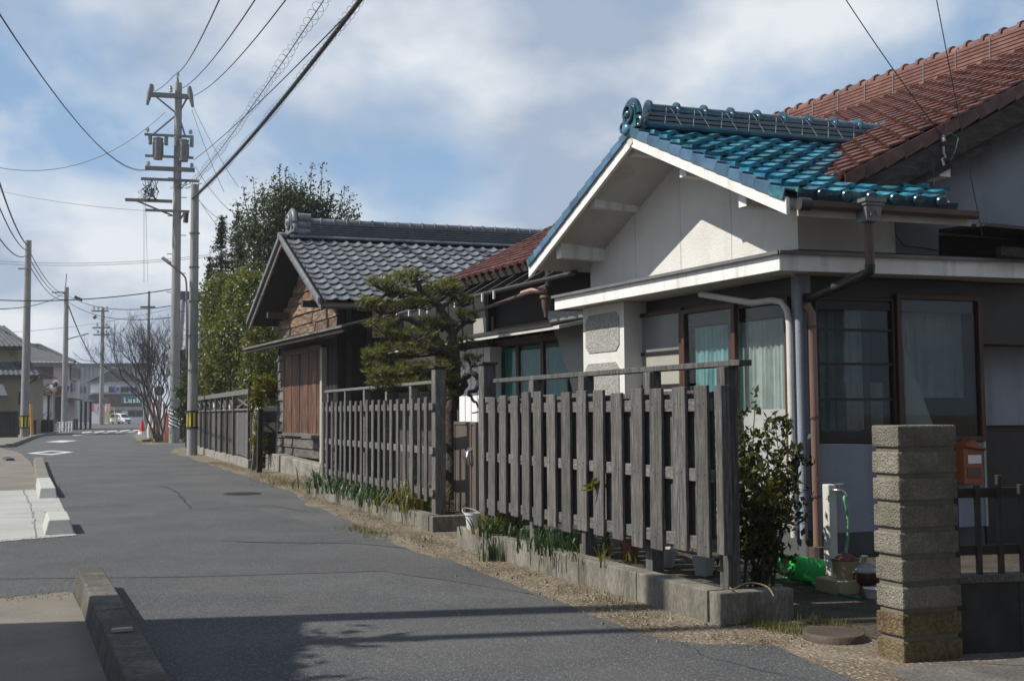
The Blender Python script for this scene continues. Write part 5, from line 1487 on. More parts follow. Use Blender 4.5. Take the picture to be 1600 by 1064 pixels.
lw = thing('low_wall', LW.p(1.2, 0), 'low dark concrete wall with a pale coping edge running right from the block pillar', 'wall')
zw = LW.off(.0).sz(1560, 897)[1]
for k in range(6):
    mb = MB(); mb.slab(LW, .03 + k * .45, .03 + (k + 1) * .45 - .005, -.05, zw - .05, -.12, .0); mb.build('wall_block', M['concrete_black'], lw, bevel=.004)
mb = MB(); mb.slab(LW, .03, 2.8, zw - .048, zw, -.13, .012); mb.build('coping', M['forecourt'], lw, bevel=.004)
ife = thing('iron_fence', LW.p(1.2, zw), 'black iron picket fence standing on the low wall right of the block pillar', 'fence')
LF = LW.off(-.06)
zr1, zr2 = LF.sz(1555, 769)[1], LF.sz(1555, 858)[1]
for z in (zr1, zr2):
    mb = MB(); mb.slab(LF, .02, 2.7, z - .03, z + .03, -.012, .012); mb.build('rail', M['iron'], ife)
for k in range(16):
    u = .08 + k * .15; top = zr1 + (.11 if k % 3 == 2 else .05)
    mb = MB(); mb.slab(LF, u - .016, u + .016, zw - .02, top, .013, .045); mb.build('picket', M['iron'], ife, bevel=.003)
mb = MB(); mb.slab(LF, -.0, .035, 0.0, 1.2, -.02, .05); mb.build('post', M['iron'], ife)
mbx = thing('letter_box', S.off(.1).hit(1515, 755), 'orange letter box with a white name plate on the wall behind the block pillar', 'letter box')
MP = S.off(.02); a, b, c, d = MP.off(.1).rect(1500, 686, 1530, 756)
mb = MB(); mb.prism([MP.p(a, c, 0), MP.p(b, c, 0), MP.p(b, d - .1, 0), MP.p((a + b) / 2 + .02, d, 0), MP.p(a, d - .06, 0)], NB * .16); mb.build('box', M['mailbox'], mbx, bevel=.008)
mb = MB(); mb.slab(MP, a + .05, b - .03, c + .22, c + .31, .163, .168); mb.build('name_plate', M['sign_white'], mbx)
mb = MB(); mb.slab(MP, a + .04, b - .03, c + .06, c + .18, .162, .166); mb.build('window', M['ceramic_brown'], mbx)
mb = MB(); mb.prism([MP.p(a - .01, d - .09, .16), MP.p(b + .01, d - .13, .16), MP.p(b + .01, d - .11, .21), MP.p(a - .01, d - .07, .21)], (0, 0, .02)); mb.build('flap', M['mailbox'], mbx)

# ------------------------------------------------------------------ things by the side wall
tb = gnd(1298, 903)
tap = thing('standpipe', tb, 'pale square standpipe with a chrome garden tap in front of the downpipe', 'standpipe')
TP = Plane(tb, AX, NR); th_ = at(1298, 757, tb.y).z
mb = MB(); mb.box8([tb + v for v in (-NR * 0, BX * .085, BX * .085 + AX * .085, AX * .085)] + [tb + v + Vector((0, 0, th_)) for v in (-NR * 0, BX * .085, BX * .085 + AX * .085, AX * .085)]); mb.build('post', M['pipe_white'], tap, bevel=.006)
mb = MB(); t0 = tb + BX * .045 + NB * .0 + Vector((0, 0, th_ - .05))
mb.tube([t0, t0 + NB * .05, t0 + NB * .07 + BX * .03, t0 + NB * .075 + BX * .07 - Vector((0, 0, .02)), t0 + NB * .075 + BX * .085 - Vector((0, 0, .06))], [.014, .014, .018, .014, .013], 8)
mb.tube([t0 + NB * .06 + BX * .02, t0 + NB * .06 + BX * .02 + Vector((0, 0, .05))], .008, 6); mb.tube([t0 + NB * .06 - BX * .02 + Vector((0, 0, .055)), t0 + NB * .06 + BX * .07 + Vector((0, 0, .055))], .009, 6)
mb.build('tap', M['steel'], tap, smooth=50)
hs = t0 + NB * .075 + BX * .09 - Vector((0, 0, .06))
def hpx(x, y, Y): return at(x, y, Y)
Yh = tb.y - .12
pts = [hs, at(1319, 778, Yh), at(1324, 800, Yh), at(1325, 830, Yh), at(1321, 865, Yh), at(1313, 895, Yh), gnd(1300, 915, .02), gnd(1285, 918, .02), gnd(1262, 908, .02), gnd(1236, 903, .02), gnd(1212, 904, .02)]
def smooth_path(pts, n=6):
    out = []
    P = [pts[0]] + list(pts) + [pts[-1]]
    for i in range(1, len(P) - 2):
        p0, p1, p2, p3 = P[i - 1], P[i], P[i + 1], P[i + 2]
        for k in range(n):
            t = k / n
            out.append(.5 * ((2 * p1) + (p2 - p0) * t + (2 * p0 - 5 * p1 + 4 * p2 - p3) * t * t + (3 * p1 - p0 - 3 * p2 + p3) * t ** 3))
    out.append(P[-2]); return out
mb = MB(); mb.tube(smooth_path(pts), .0135, 8); hose = mb.build('garden_hose', M['hose'], None, smooth=60, label='pale green garden hose hanging from the tap and trailing over the dark soil', category='hose')
mb = MB(); mb.tube(smooth_path([gnd(1290, 917, .015), gnd(1305, 925, .015), gnd(1322, 931, .015), gnd(1345, 934, .012)]), .012, 8); mb.build('garden_hose', M['hose_dark'], None, smooth=60, label='short dark green piece of hose lying in front of the stacked pots', category='hose')

wc = gnd(1256, 912)
can_ = thing('watering_can', wc, 'bright green plastic watering can lying on its side beside the standpipe', 'watering can')
ax_ = (BX * .9 + NB * .25 - Vector((0, 0, .12))).normalized()
sx = Vector((0, 0, 1)); sx = (sx - ax_ * sx.dot(ax_)).normalized(); sy = ax_.cross(sx)
cc = wc + Vector((-.01, -.05, .135))
mb = MB()
def body(u, v):
    t = u * 2 * math.pi; ll = -.14 + v * .31
    rr = (1 - .18 * max(0, (v - .8) / .2) ** 2 - .35 * max(0, (.12 - v) / .12) ** 2) * (1 - .05 * (math.sin(v * 44) > .6) * (v > .45))
    cx = abs(math.cos(t)) ** .75 * math.copysign(1, math.cos(t)); cy = abs(math.sin(t)) ** .75 * math.copysign(1, math.sin(t))
    return cc + ax_ * ll + sx * (cx * .11 * rr) + sy * (cy * .09 * rr)
mb.grid(body, 28, 30)
mb.face([body(k / 28, 0) for k in range(28)]); mb.face([body(k / 28, 1) for k in reversed(range(28))])
mb.build('body', M['plastic_green'], can_, smooth=40)
mb = MB(); mb.tube(smooth_path([cc - ax_ * .11 + sx * .08, cc - ax_ * .19 + sx * .085, cc - ax_ * .225 + sx * .02, cc - ax_ * .2 - sx * .05, cc - ax_ * .13 - sx * .06]), .018, 8); mb.build('handle', M['plastic_green'], can_, smooth=50)
mb = MB(); s0 = cc - ax_ * .05 - sx * .06 + NB * .06; mb.tube([s0, s0 + ax_ * .1 - sx * .02, s0 + ax_ * .17 - sx * .03], [.04, .03, .024], 10); mb.build('spout', M['plastic_green'], can_, smooth=50)
mb = MB(); s1 = s0 + ax_ * .17 - sx * .03; mb.tube([s1, s1 + ax_ * .04 - sx * .005], .027, 10); mb.build('spout_ring', M['plastic_white'], can_, smooth=40)
mb = MB(); mb.tube([s1 + ax_ * .04 - sx * .005, s1 + ax_ * .1 - sx * .02], [.022, .014], 10); mb.build('spout_tip', M['plastic_green'], can_, smooth=40)

def lath(name, o, prof, mat, n=20, parent=None, smooth=45):
    mb = MB(); mb.lathe(prof, o, n); return mb.build(name, mat, parent, smooth=smooth)
sk = gnd(1329, 930)
sbx = thing('brick_step', sk, 'flat tan masonry step under the lidded jar by the wall', 'step')
mb = MB(); mb.box8([sk + v for v in (-BX * .1, BX * .11, BX * .11 + AX * .3, -BX * .1 + AX * .3)] + [sk + v + Vector((0, 0, .12)) for v in (-BX * .1, BX * .11, BX * .11 + AX * .3, -BX * .1 + AX * .3)]); mb.build('slab', M['ceramic_tan'], sbx, bevel=.01)
jo = sk + AX * .12 + BX * .055 + Vector((0, 0, .12))
j = thing('lidded_jar', jo, 'tan glazed jar with a domed lid standing on the masonry step', 'jar')
lath('jar_body', jo, [(0, 0), (.085, 0), (.1, .05), (.105, .13), (.11, .135), (.11, .15)], M['ceramic_tan'], parent=j)
lath('lid', jo + Vector((0, 0, .151)), [(.118, 0), (.118, .012), (.09, .02), (.075, .035), (.03, .05), (.025, .06), (0, .062)], M['ceramic_brown'], parent=j)
co = gnd(1352, 927)
j = thing('casserole', co, 'dark red casserole with a clear glass lid beside the block pillar', 'casserole')
lath('pot', co, [(0, .08), (.08, .08), (.11, .1), (.125, .17), (.13, .18)], M['ceramic_brown'], parent=j)
lath('pot_foot', co, [(0, 0), (.1, 0), (.09, .079), (0, .079)], M['ceramic_brown'], parent=j)
lath('lid', co + Vector((0, 0, .181)), [(.14, 0), (.142, .012), (.11, .04), (.06, .065), (.025, .07), (.02, .1), (.032, .125), (0, .13)], M['lid_glass'], parent=j)
bo = gnd(1350, 931); bo = bo + NB * .12
j = thing('white_bowl', bo, 'small white ceramic bowl on the ground in front of the casserole', 'bowl')
lath('bowl', bo, [(0, 0), (.055, 0), (.075, .08), (.078, .082), (.07, .08), (.05, .02), (0, .015)], M['plastic_white'], parent=j)

# bucket on the kerb end, flower pots behind the fence
bk = FA.p(4.72, .226, .05)
j = thing('bucket', bk, 'white plastic bucket with its wire handle standing on the far end of the concrete kerb', 'bucket')
lath('pail', bk, [(0, 0), (.065, 0), (.085, .15), (.095, .152), (.095, .175), (.088, .176), (.07, .02), (0, .015)], M['plastic_white'], parent=j)
mb = MB(); mb.tube([bk + Vector((math.cos(t) * .09 - .04 * math.sin(t), .0, .16 + math.sin(t) * .06)) - NB * .0 + AX * (.09 * math.sin(t)) for t in [math.pi * q / 12 for q in range(13)]], .006, 6); mb.build('handle', M['pipe_grey'], j)
for k, (x, y, lab, m_) in enumerate(((1041, 905, 'round white flower pot half hidden behind the corner of the kerb', 'plastic_white'), (1100, 908, 'square pale flower pot beside the fence end post', 'pipe_grey'), (985, 893, 'dark terracotta flower pot in the shade behind the slatted fence', 'terracotta'))):
    o = FA.off(-.35).hit(x, y); o.z = .19
    j = thing('flower_pot', o, lab, 'flower pot', 'flower pots behind the slatted fence')
    lath('pot', o, [(0, 0), (.065, 0), (.09, .14), (.1, .142), (.1, .165), (.09, .166), (.08, .13), (0, .13)], M[m_], 4 if k == 1 else 18, parent=j)

# manhole covers
for (x, y, r, lab) in ((378, 772, .36, 'round dark manhole cover set in the asphalt left of the fences'), (1303, 998, .2, 'rusty round manhole cover with diagonal ribs standing proud of the dirt by the pillar')):
    o = gnd(x, y); j = thing('manhole_cover', o, lab, 'manhole cover', 'manhole covers'); hgt = .05 if r < .3 else .016
    lath('rim', o, [(r * .93, -.02), (r, -.02), (r, hgt - .006), (r * .97, hgt), (r * .93, hgt)], M['rust_iron'] if r < .3 else M['iron'], 36, parent=j)
    lath('plate', o, [(0, -.02), (r * .92, -.02), (r * .92, hgt - .008), (0, hgt - .006)], M['rust_iron'] if r < .3 else M['iron'], 36, parent=j)
    mb = MB(); d_ = (BX + AX * .5).normalized(); e_ = Vector((-d_.y, d_.x, 0))
    for k in range(-8, 9):
        q = k / 9 * r * .9; h2 = math.sqrt(max(0, (r * .88) ** 2 - q * q))
        mb.bar(o + e_ * q - d_ * h2 + Vector((0, 0, hgt - .003)), o + e_ * q + d_ * h2 + Vector((0, 0, hgt - .003)), r * .045, .008)
    link('ribs', mb.mesh('ribs', M['rust_iron'] if r < .3 else M['iron']), j, kind='stuff')

# ------------------------------------------------------------------ kerb blocks and wheel stops on the left
def block_run(name, a, b, w, h, mat, label, taper0=.0, taper1=.0, cat='kerb block', inset=.03, reflector=None, joint=None):
    a, b = Vector(a), Vector(b); d = (b - a); d.z = 0; L = d.length; d.normalize(); n = Vector((-d.y, d.x, 0))
    t = thing(name, (a + b) / 2, label, cat, 'concrete kerb blocks on the left of the road')
    secs = [0] + ([L / joint * k for k in range(1, joint)] if joint else []) + [L]
    for k in range(len(secs) - 1):
        s0, s1 = secs[k] + (.004 if k else 0), secs[k + 1] - (.004 if k < len(secs) - 2 else 0)
        t0, t1 = (taper0 if k == 0 else 0), (taper1 if k == len(secs) - 2 else 0)
        mb = MB()
        mb.box8([a + d * s0 - n * w / 2, a + d * s1 - n * w / 2, a + d * s1 + n * w / 2, a + d * s0 + n * w / 2,
                 a + d * (s0 + t0) - n * (w / 2 - inset) + Vector((0, 0, h)), a + d * (s1 - t1) - n * (w / 2 - inset) + Vector((0, 0, h)), a + d * (s1 - t1) + n * (w / 2 - inset) + Vector((0, 0, h)), a + d * (s0 + t0) + n * (w / 2 - inset) + Vector((0, 0, h))])
        mb.build('block', mat[k % len(mat)] if isinstance(mat, list) else mat, t, bevel=.018, seg=3)
    return t, a, d, n
far_e = gnd(139, 919); near_e = gnd(222, 1100)
dd = (near_e - far_e); near_e = far_e + dd * 2.2
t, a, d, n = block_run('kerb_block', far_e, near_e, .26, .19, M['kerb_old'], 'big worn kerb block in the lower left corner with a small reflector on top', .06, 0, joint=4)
rp = at(196, 992, gnd(196, 1036).y); rf = a + d * ((rp - a).dot(d)) + Vector((0, 0, .203)) - n * .01
mb = MB(); mb.bar(rf - n * .06, rf + n * .06, .04, .025); mb.build('reflector', M['blind_cream'], t, bevel=.005)
a0_, a1_ = gnd(59, 722), gnd(66, 762)
block_run('kerb_block', gnd(60, 722), gnd(68, 760), .32, .16, M['pavement'], 'tan kerb block behind the white one at the edge of the pavement', .05, 0)
block_run('wheel_stop', gnd(68, 760), gnd(75, 779), .32, .19, M['bumper_concrete'], 'white concrete wheel stop in two pieces joined to the tan kerb block', .0, .1, 'wheel stop', joint=2)
block_run('wheel_stop', gnd(88, 820), gnd(93, 836), .36, .19, M['bumper_concrete'], 'white concrete wheel stop standing alone on the corner of the concrete apron', .05, .08, 'wheel stop', .05)
block_run('kerb_block', gnd(10, 717), gnd(16, 720), .3, .08, M['metal_dark'], 'flat dark rubber ramp piece on the tan pavement at the left', .02, .02)

# ------------------------------------------------------------------ foliage builders
def leaf_mesh(name, P, size, mat, seed=0, asp=.5, up=.0, nrm=None, vary=.35):
    """N leaf-sized diamonds at the points P (N,3)."""
    g = np.random.default_rng(seed); N = len(P); P = np.asarray(P, float)
    t = g.normal(size=(N, 3)); t[:, 2] += up; t /= np.linalg.norm(t, axis=1)[:, None]
    h = g.normal(size=(N, 3)); h[:, 2] += .6
    if nrm is not None: h = h * .6 + nrm
    b = np.cross(t, h); b /= (np.linalg.norm(b, axis=1)[:, None] + 1e-9)
    s = size * (1 + g.uniform(-vary, vary, N))[:, None]
    v = np.stack([P - t * s * .5, P + b * s * asp * .5 - t * s * .05, P + t * s * .5, P - b * s * asp * .5 - t * s * .05], 1).reshape(-1, 3)
    me = bpy.data.meshes.new(name)
    me.vertices.add(4 * N); me.vertices.foreach_set('co', v.ravel().astype(np.float32))
    me.loops.add(4 * N); me.loops.foreach_set('vertex_index', np.arange(4 * N, dtype=np.int32))
    me.polygons.add(N); me.polygons.foreach_set('loop_start', np.arange(0, 4 * N, 4, dtype=np.int32)); me.polygons.foreach_set('loop_total', np.full(N, 4, np.int32))
    me.materials.append(mat); me.update(calc_edges=True)
    return me
def clumped(centres, radii, n, seed, clump=.3, shell=.55, per=60):
    """Points in clumps spread through the outer part of a set of ellipsoids."""
    g = np.random.default_rng(seed); centres = np.array([tuple(c) for c in centres]); radii = np.array(radii, float)
    vol = radii.prod(1) ** .7; K = max(1, n // per)
    idx = g.choice(len(centres), K, p=vol / vol.sum())
    d = g.normal(size=(K, 3)); d /= np.linalg.norm(d, axis=1)[:, None]
    rr = g.uniform(shell, 1.0, K)[:, None]
    c = centres[idx] + d * rr * radii[idx]
    P = np.repeat(c, per, 0) + g.normal(size=(K * per, 3)) * clump * np.repeat(g.uniform(.5, 1.3, K), per)[:, None]
    nrm = np.repeat(d, per, 0)
    return P, nrm
def pxball(x, y, Y, rx, ry, rd=None):
    s = Y / CF; return at(x, y, Y), (rx * s, (rd if rd else rx * s), ry * s)
def grow(mb, p, d, L, r, depth, rnd, tips, spread=.6, n=4, shrink=.72, up=.15, kids=(2, 3)):
    pts = [p]; q = Vector(p); dd = Vector(d).normalized(); k = 4
    for i in range(k):
        dd = (dd + Vector((rnd.gauss(0, .13), rnd.gauss(0, .13), rnd.gauss(0, .1) + up * .1))).normalized()
        q = q + dd * (L / k); pts.append(q.copy())
    r1 = r * .62
    mb.tube(pts, [r + (r1 - r) * i / k for i in range(k + 1)], n, cap=False)
    if depth == 0: tips.append((q.copy(), dd.copy())); return
    for j in range(rnd.randint(*kids)):
        e = (dd + Vector((rnd.gauss(0, spread), rnd.gauss(0, spread), rnd.gauss(0, spread * .7) + up))).normalized()
        st = pts[-1] if j == 0 else pts[rnd.randint(2, 4)]
        grow(mb, st, e, L * shrink * rnd.uniform(.8, 1.15), r1, depth - 1, rnd, tips, spread, n, shrink, up, kids)

# --- broadleaf evergreen behind the far fence
def crown_tree(name, label, category, base, balls, n, size, mat, seed, clump, group=None, trunk_r=.15, per=60, up=.1, trunk_mat='bark', top=None):
    t = thing(name, base, label, category, group)
    mb = MB(); rnd = random.Random(seed); tips = []
    for c, r in balls:
        mid = base.lerp(c, .55) + Vector((rnd.gauss(0, .1), rnd.gauss(0, .1), 0))
        mb.tube([base - Vector((0, 0, .1)), base.lerp(mid, .5), mid, c], [trunk_r, trunk_r * .8, trunk_r * .6, trunk_r * .25], 6)
        for k in range(5):
            e = Vector((rnd.gauss(0, 1), rnd.gauss(0, 1), rnd.gauss(0, .7))).normalized()
            mb.tube([mid.lerp(c, .5), c + Vector((e.x * r[0], e.y * r[1], e.z * r[2])) * .8], [trunk_r * .25, trunk_r * .08], 4)
    mb.build('trunk', M[trunk_mat], t, smooth=60)
    P, nrm = clumped([c for c, r in balls], [r for c, r in balls], n, seed, clump, per=per)
    ok = P[:, 2] > .05
    link('crown', leaf_mesh('crown', P[ok], size, mat, seed, up=up, nrm=nrm[ok]), t)
    return t
Yh = 37.5
hb = gnd(372, 716)
crown_tree('evergreen_tree', 'dense light green broadleaf evergreen rising behind the lattice fence and the plank gate', 'tree', Vector((at(375, 640, 41.5).x, 41.5, 0)),
           [pxball(352, 470, 43.5, 38, 48), pxball(398, 470, 38.5, 44, 52, .9), pxball(372, 535, 41.5, 52, 55, .9), pxball(412, 545, 36.5, 32, 60, .6), pxball(345, 590, 45, 36, 40), pxball(405, 600, 37.5, 36, 40, .6), pxball(330, 520, 48, 22, 40)],
           30000, .135, M['leaf_hedge'], 3, .2, 'trees behind the old wooden house', .12)
crown_tree('evergreen_tree', 'tall dark broadleaf tree with upright shoots above the grey tiled roof', 'tree', Vector((at(450, 600, 47).x, 47, 0)),
           [pxball(432, 345, 47, 52, 50), pxball(485, 350, 47, 45, 42), pxball(395, 385, 46.5, 36, 50), pxball(420, 400, 46, 40, 40), pxball(528, 345, 47.5, 22, 28), pxball(455, 320, 47, 40, 32)],
           17000, .15, M['leaf_dark'], 5, .24, 'trees behind the old wooden house', .16)
# upright shoots on that tree
tree2 = [o for o in SC.objects if o.name == 'evergreen_tree.001'][0]
mb = MB(); rnd = random.Random(4); LP = []
for (x, y, x0, y0) in ((436, 258, 440, 320), (447, 262, 448, 320), (427, 275, 430, 330), (470, 285, 468, 330), (487, 257, 484, 320), (504, 254, 500, 325), (512, 280, 508, 330), (540, 292, 528, 335), (560, 318, 538, 350), (552, 300, 530, 345), (380, 290, 392, 350), (395, 275, 402, 340), (410, 285, 412, 340), (368, 310, 382, 365), (522, 300, 512, 335), (460, 270, 458, 325), (562, 335, 540, 350)):
    p, q = at(x0, y0, 47 + rnd.uniform(-.8, .8)), at(x, y, 47 + rnd.uniform(-.8, .8)); m = p.lerp(q, .5) + Vector((rnd.gauss(0, .06), 0, 0))
    mb.tube([p, m, q], [.03, .018, .006], 4)
    for k in range(46):
        t = rnd.random() ** .8; c = (p.lerp(m, t * 2) if t < .5 else m.lerp(q, t * 2 - 1)); LP.append(c + Vector((rnd.gauss(0, .1), rnd.gauss(0, .1), rnd.gauss(0, .05))))
mb.build('shoots', M['twig'], tree2, kind='stuff'); link('shoot_leaves', leaf_mesh('shoot_leaves', LP, .14, M['leaf_dark'], 6, up=.6), tree2)
# dark conifers
def conifer(label, tip, by, Y, halfw, seed, n=3600):
    top = at(*tip, Y); base = Vector((top.x, Y, 0)); zb = at(tip[0], by, Y).z; w = halfw * Y / CF
    t = thing('conifer', base, label, 'tree', 'trees behind the old wooden house')
    mb = MB(); mb.tube([base, Vector((top.x, Y, top.z))], [.14, .01], 6); rnd = random.Random(seed); P = []
    for k in range(150):
        f = rnd.random() ** .75; z = top.z - f * (top.z - zb); r = w * (f ** .8) * rnd.uniform(.65, 1.1); a = rnd.random() * 6.28
        e = Vector((math.cos(a) * r, math.sin(a) * r, -.12 * r + .25 * r * (f < .3)))
        s = Vector((top.x, Y, z)); mb.tube([s, s + e], [.02, .004], 3, cap=False)
        for j in range(n // 150):
            u = rnd.random() ** .6; P.append(s + e * u + Vector((rnd.gauss(0, .05 + .04 * u), rnd.gauss(0, .05 + .04 * u), rnd.gauss(0, .05))))
    mb.build('trunk', M['bark'], t); link('crown', leaf_mesh('crown', P, .15, M['leaf_conifer'], seed, asp=.28), t)
conifer('dark pointed conifer nearest the utility poles, behind the light green tree', (346, 338), 480, 48, 30, 2)
conifer('slender dark conifer just left of the shooting broadleaf tree', (372, 318), 470, 49, 26, 3)
conifer('short dark conifer low beside the slim concrete pole', (328, 400), 560, 50, 20, 5, 3000)
# leaning yellow-green creeper over the plank gate, and its strand down the posts
t = thing('creeper', gnd(418, 738), 'yellow green creeper hanging over the black plank gate and leaning post', 'plant')
balls = [pxball(412, 600, 30.8, 16, 18, .25), pxball(424, 612, 31, 14, 22, .25), pxball(402, 622, 30.6, 9, 24, .2), pxball(404, 660, 30.2, 6, 26, .12), pxball(410, 690, 30.2, 5, 24, .12), pxball(399, 690, 30.2, 4, 20, .1)]
P, nrm = clumped([c for c, r in balls], [r for c, r in balls], 2600, 9, .07, .2, 20)
link('leaves', leaf_mesh('leaves', P, .1, M['leaf_yellow'], 9, nrm=nrm), t)
mb = MB(); mb.tube([gnd(408, 738), at(406, 680, 30.3), at(404, 620, 30.6), at(415, 590, 30.9)], [.02, .02, .015, .01], 5); mb.build('stem', M['twig'], t)
# shrub by the slim pole
crown_tree('shrub', 'small dark shrub growing between the two concrete poles', 'shrub', gnd(292, 700), [pxball(291, 650, 48, 11, 42, .4), pxball(287, 615, 49, 10, 22, .4), pxball(296, 610, 50, 14, 30, .5)], 2600, .13, M['leaf_dark'], 12, .13, None, .04)

# --- the trained pine in the garden
YP = 17.3
pb = Vector((at(706, 690, YP).x, YP, 0))
pine = thing('garden_pine', pb, 'trained garden pine with crooked dark limbs and flat needle pads', 'tree')
def pt(x, y, dy=0.0): return at(x, y, YP + dy)
limbs = [([pb, pt(705, 660), pt(708, 610), pt(710, 580), pt(694, 548), pt(676, 522, -.1)], [.1, .095, .09, .085, .08, .065]),
         ([pt(694, 548), pt(662, 512, -.2), pt(636, 500, -.3), pt(604, 496, -.4), pt(580, 505, -.5)], [.075, .06, .045, .03, .012]),
         ([pt(712, 580), pt(706, 520, .2), pt(690, 484, .3), pt(664, 462, .2), pt(650, 440, .1), pt(652, 418, .1)], [.08, .07, .06, .055, .045, .02]),
         ([pt(690, 484, .3), pt(712, 462, .5), pt(735, 470, .6)], [.04, .03, .012]), ([pt(664, 462, .2), pt(625, 458, 0), pt(590, 466, -.3), pt(566, 474, -.4)], [.045, .035, .022, .01]),
         ([pt(712, 560, -.1), pt(680, 545, -.4), pt(640, 540, -.6), pt(600, 548, -.7), pt(575, 560, -.8)], [.06, .05, .04, .03, .012]),
         ([pt(706, 600, -.1), pt(670, 592, -.6), pt(630, 590, -.8), pt(592, 598, -.9)], [.05, .04, .03, .012]),
         ([pt(700, 530, .1), pt(722, 510, .4), pt(745, 500, .5)], [.04, .03, .01]),
         ([pt(716, 615, -.1), pt(724, 602, -.3), pt(728, 588, -.4), pt(740, 584, -.5), pt(747, 596, -.5), pt(744, 610, -.5), pt(733, 613, -.5), pt(742, 626, -.6), pt(750, 640, -.6), pt(738, 645, -.6)], [.06, .055, .05, .045, .04, .032, .028, .02, .014, .008]),
         ([pt(728, 588, -.4), pt(738, 572, -.5), pt(748, 558, -.5)], [.03, .015, .006]), ([pt(747, 600, -.5), pt(757, 612, -.5), pt(760, 625, -.5)], [.02, .012, .005])]
mb = MB(); rnd = random.Random(21)
for pts_, rr_ in limbs:
    sp = smooth_path(pts_, 4); n_ = len(sp)
    rs = [np.interp(i / (n_ - 1) * (len(rr_) - 1), range(len(rr_)), rr_) for i in range(n_)]
    sp = [p + Vector((rnd.gauss(0, .012), rnd.gauss(0, .012), rnd.gauss(0, .012))) for p in sp]
    mb.tube(sp, [float(r) for r in rs], 8)
mb.build('trunk', M['bark'], pine, smooth=60)
pads = [(604, 440, 34, 10, -.3), (644, 430, 30, 11, .1), (690, 447, 36, 10, .4), (575, 470, 20, 8, -.4), (598, 478, 34, 10, -.3), (655, 470, 34, 9, .1), (722, 466, 22, 9, .5), (596, 505, 26, 8, -.5), (690, 505, 30, 9, .2), (730, 492, 20, 8, .4), (640, 520, 40, 10, -.4), (590, 550, 24, 12, -.7),
        (630, 545, 40, 11, -.6), (680, 540, 30, 10, -.2), (606, 578, 38, 12, -.9), (660, 572, 44, 12, -.6), (704, 570, 22, 9, -.2), (640, 598, 52, 9, -.8), (590, 598, 20, 8, -.9), (700, 440, 16, 6, .5), (620, 452, 26, 8, -.2), (700, 592, 20, 9, -.5), (722, 535, 22, 9, .2), (690, 612, 22, 8, -.6), (738, 560, 14, 8, .2), (668, 505, 24, 8, .0), (612, 520, 26, 9, -.5)]
twg = MB(); nd = MB(); s_ = YP / CF
for (x, y, rx, ry, dy) in pads:
    c = pt(x, y, dy); n_t = int(rx * ry * .16) + 14
    for k in range(n_t):
        a = rnd.random() * 6.28; q = math.sqrt(rnd.random())
        o = c + Vector((math.cos(a) * q * rx * s_, math.sin(a) * q * rx * s_ * .8, (rnd.gauss(0, .45)) * ry * s_ - .25 * ry * s_ * q * q))
        st = c + (o - c) * .35 - Vector((0, 0, .12))
        if k % 2 == 0: twg.tube([st, (st + o) / 2 + Vector((rnd.gauss(0, .03), rnd.gauss(0, .03), -.02)), o], [.011, .008, .004], 3, cap=False)
        ax = Vector((rnd.gauss(0, .35), rnd.gauss(0, .35), 1)).normalized()
        for j in range(15):
            e = (ax * rnd.uniform(.2, 1) + Vector((rnd.gauss(0, .7), rnd.gauss(0, .7), rnd.gauss(0, .35)))).normalized()
            L = rnd.uniform(.07, .125); w = e.orthogonal().normalized() * .0042
            nd.face([o - w, o + w, o + e * L])
twg.build('twigs', M['bark'], pine, kind='stuff')
link('needles', nd.mesh('needles', M['leaf_pine'], fix=False), pine)

# --- the bush at the end of the near fence and plants behind it
bb0 = Vector((at(1180, 890, 9.3).x, 9.3, 0))
bush = thing('evergreen_bush', bb0, 'glossy evergreen bush with yellowish tips between the fence end and the downpipe', 'bush')
mb = MB(); rnd = random.Random(33); LP = []; LN = []
stems = [(1160, 640, .1), (1180, 622, .2), (1168, 690, -.1), (1212, 668, .1), (1236, 655, .2), (1252, 690, .1), (1200, 720, -.2), (1180, 745, -.2), (1226, 735, 0), (1160, 770, -.1), (1240, 745, .1), (1150, 720, .1), (1210, 780, -.2), (1185, 800, -.1), (1230, 800, 0), (1155, 820, .1), (1195, 840, .0), (1250, 720, .2), (1195, 660, .15), (1165, 850, 0), (1200, 815, .1)]
for (x, y, dy) in stems:
    tip = at(x, y, 9.1 + dy); p0 = bb0 + Vector((rnd.gauss(0, .08), rnd.gauss(0, .08), 0)); m1 = p0.lerp(tip, .5) + Vector((rnd.gauss(0, .06), rnd.gauss(0, .06), .08))
    path = smooth_path([p0, m1, tip], 5); mb.tube(path, [.012 - .009 * i / (len(path) - 1) for i in range(len(path))], 5)
    for b in range(9):
        i = rnd.randint(3, len(path) - 1); o = path[i]; e = Vector((rnd.gauss(0, 1), rnd.gauss(0, 1), rnd.gauss(.5, .6))).normalized(); L = rnd.uniform(.06, .17)
        mb.tube([o, o + e * L], [.004, .002], 3, cap=False)
        for k in range(11):
            LP.append(o + e * L * rnd.uniform(.25, 1.05) + Vector((rnd.gauss(0, .02), rnd.gauss(0, .02), rnd.gauss(0, .02))))
mb.build('stems', M['twig'], bush, kind='stuff'); link('leaves', leaf_mesh('leaves', LP, .068, M['leaf_bush'], 31, asp=.42, up=.5), bush)
yl = [Vector(p) for p in LP if abs(px_of(Vector(p))[0] - 1185) < 45 and 735 < px_of(Vector(p))[1] < 790]
link('young_leaves', leaf_mesh('young_leaves', [tuple(p + Vector((-.04, -.06, .02))) for p in yl[::2]], .075, M['leaf_yellow'], 41, asp=.42, up=.6), bush)
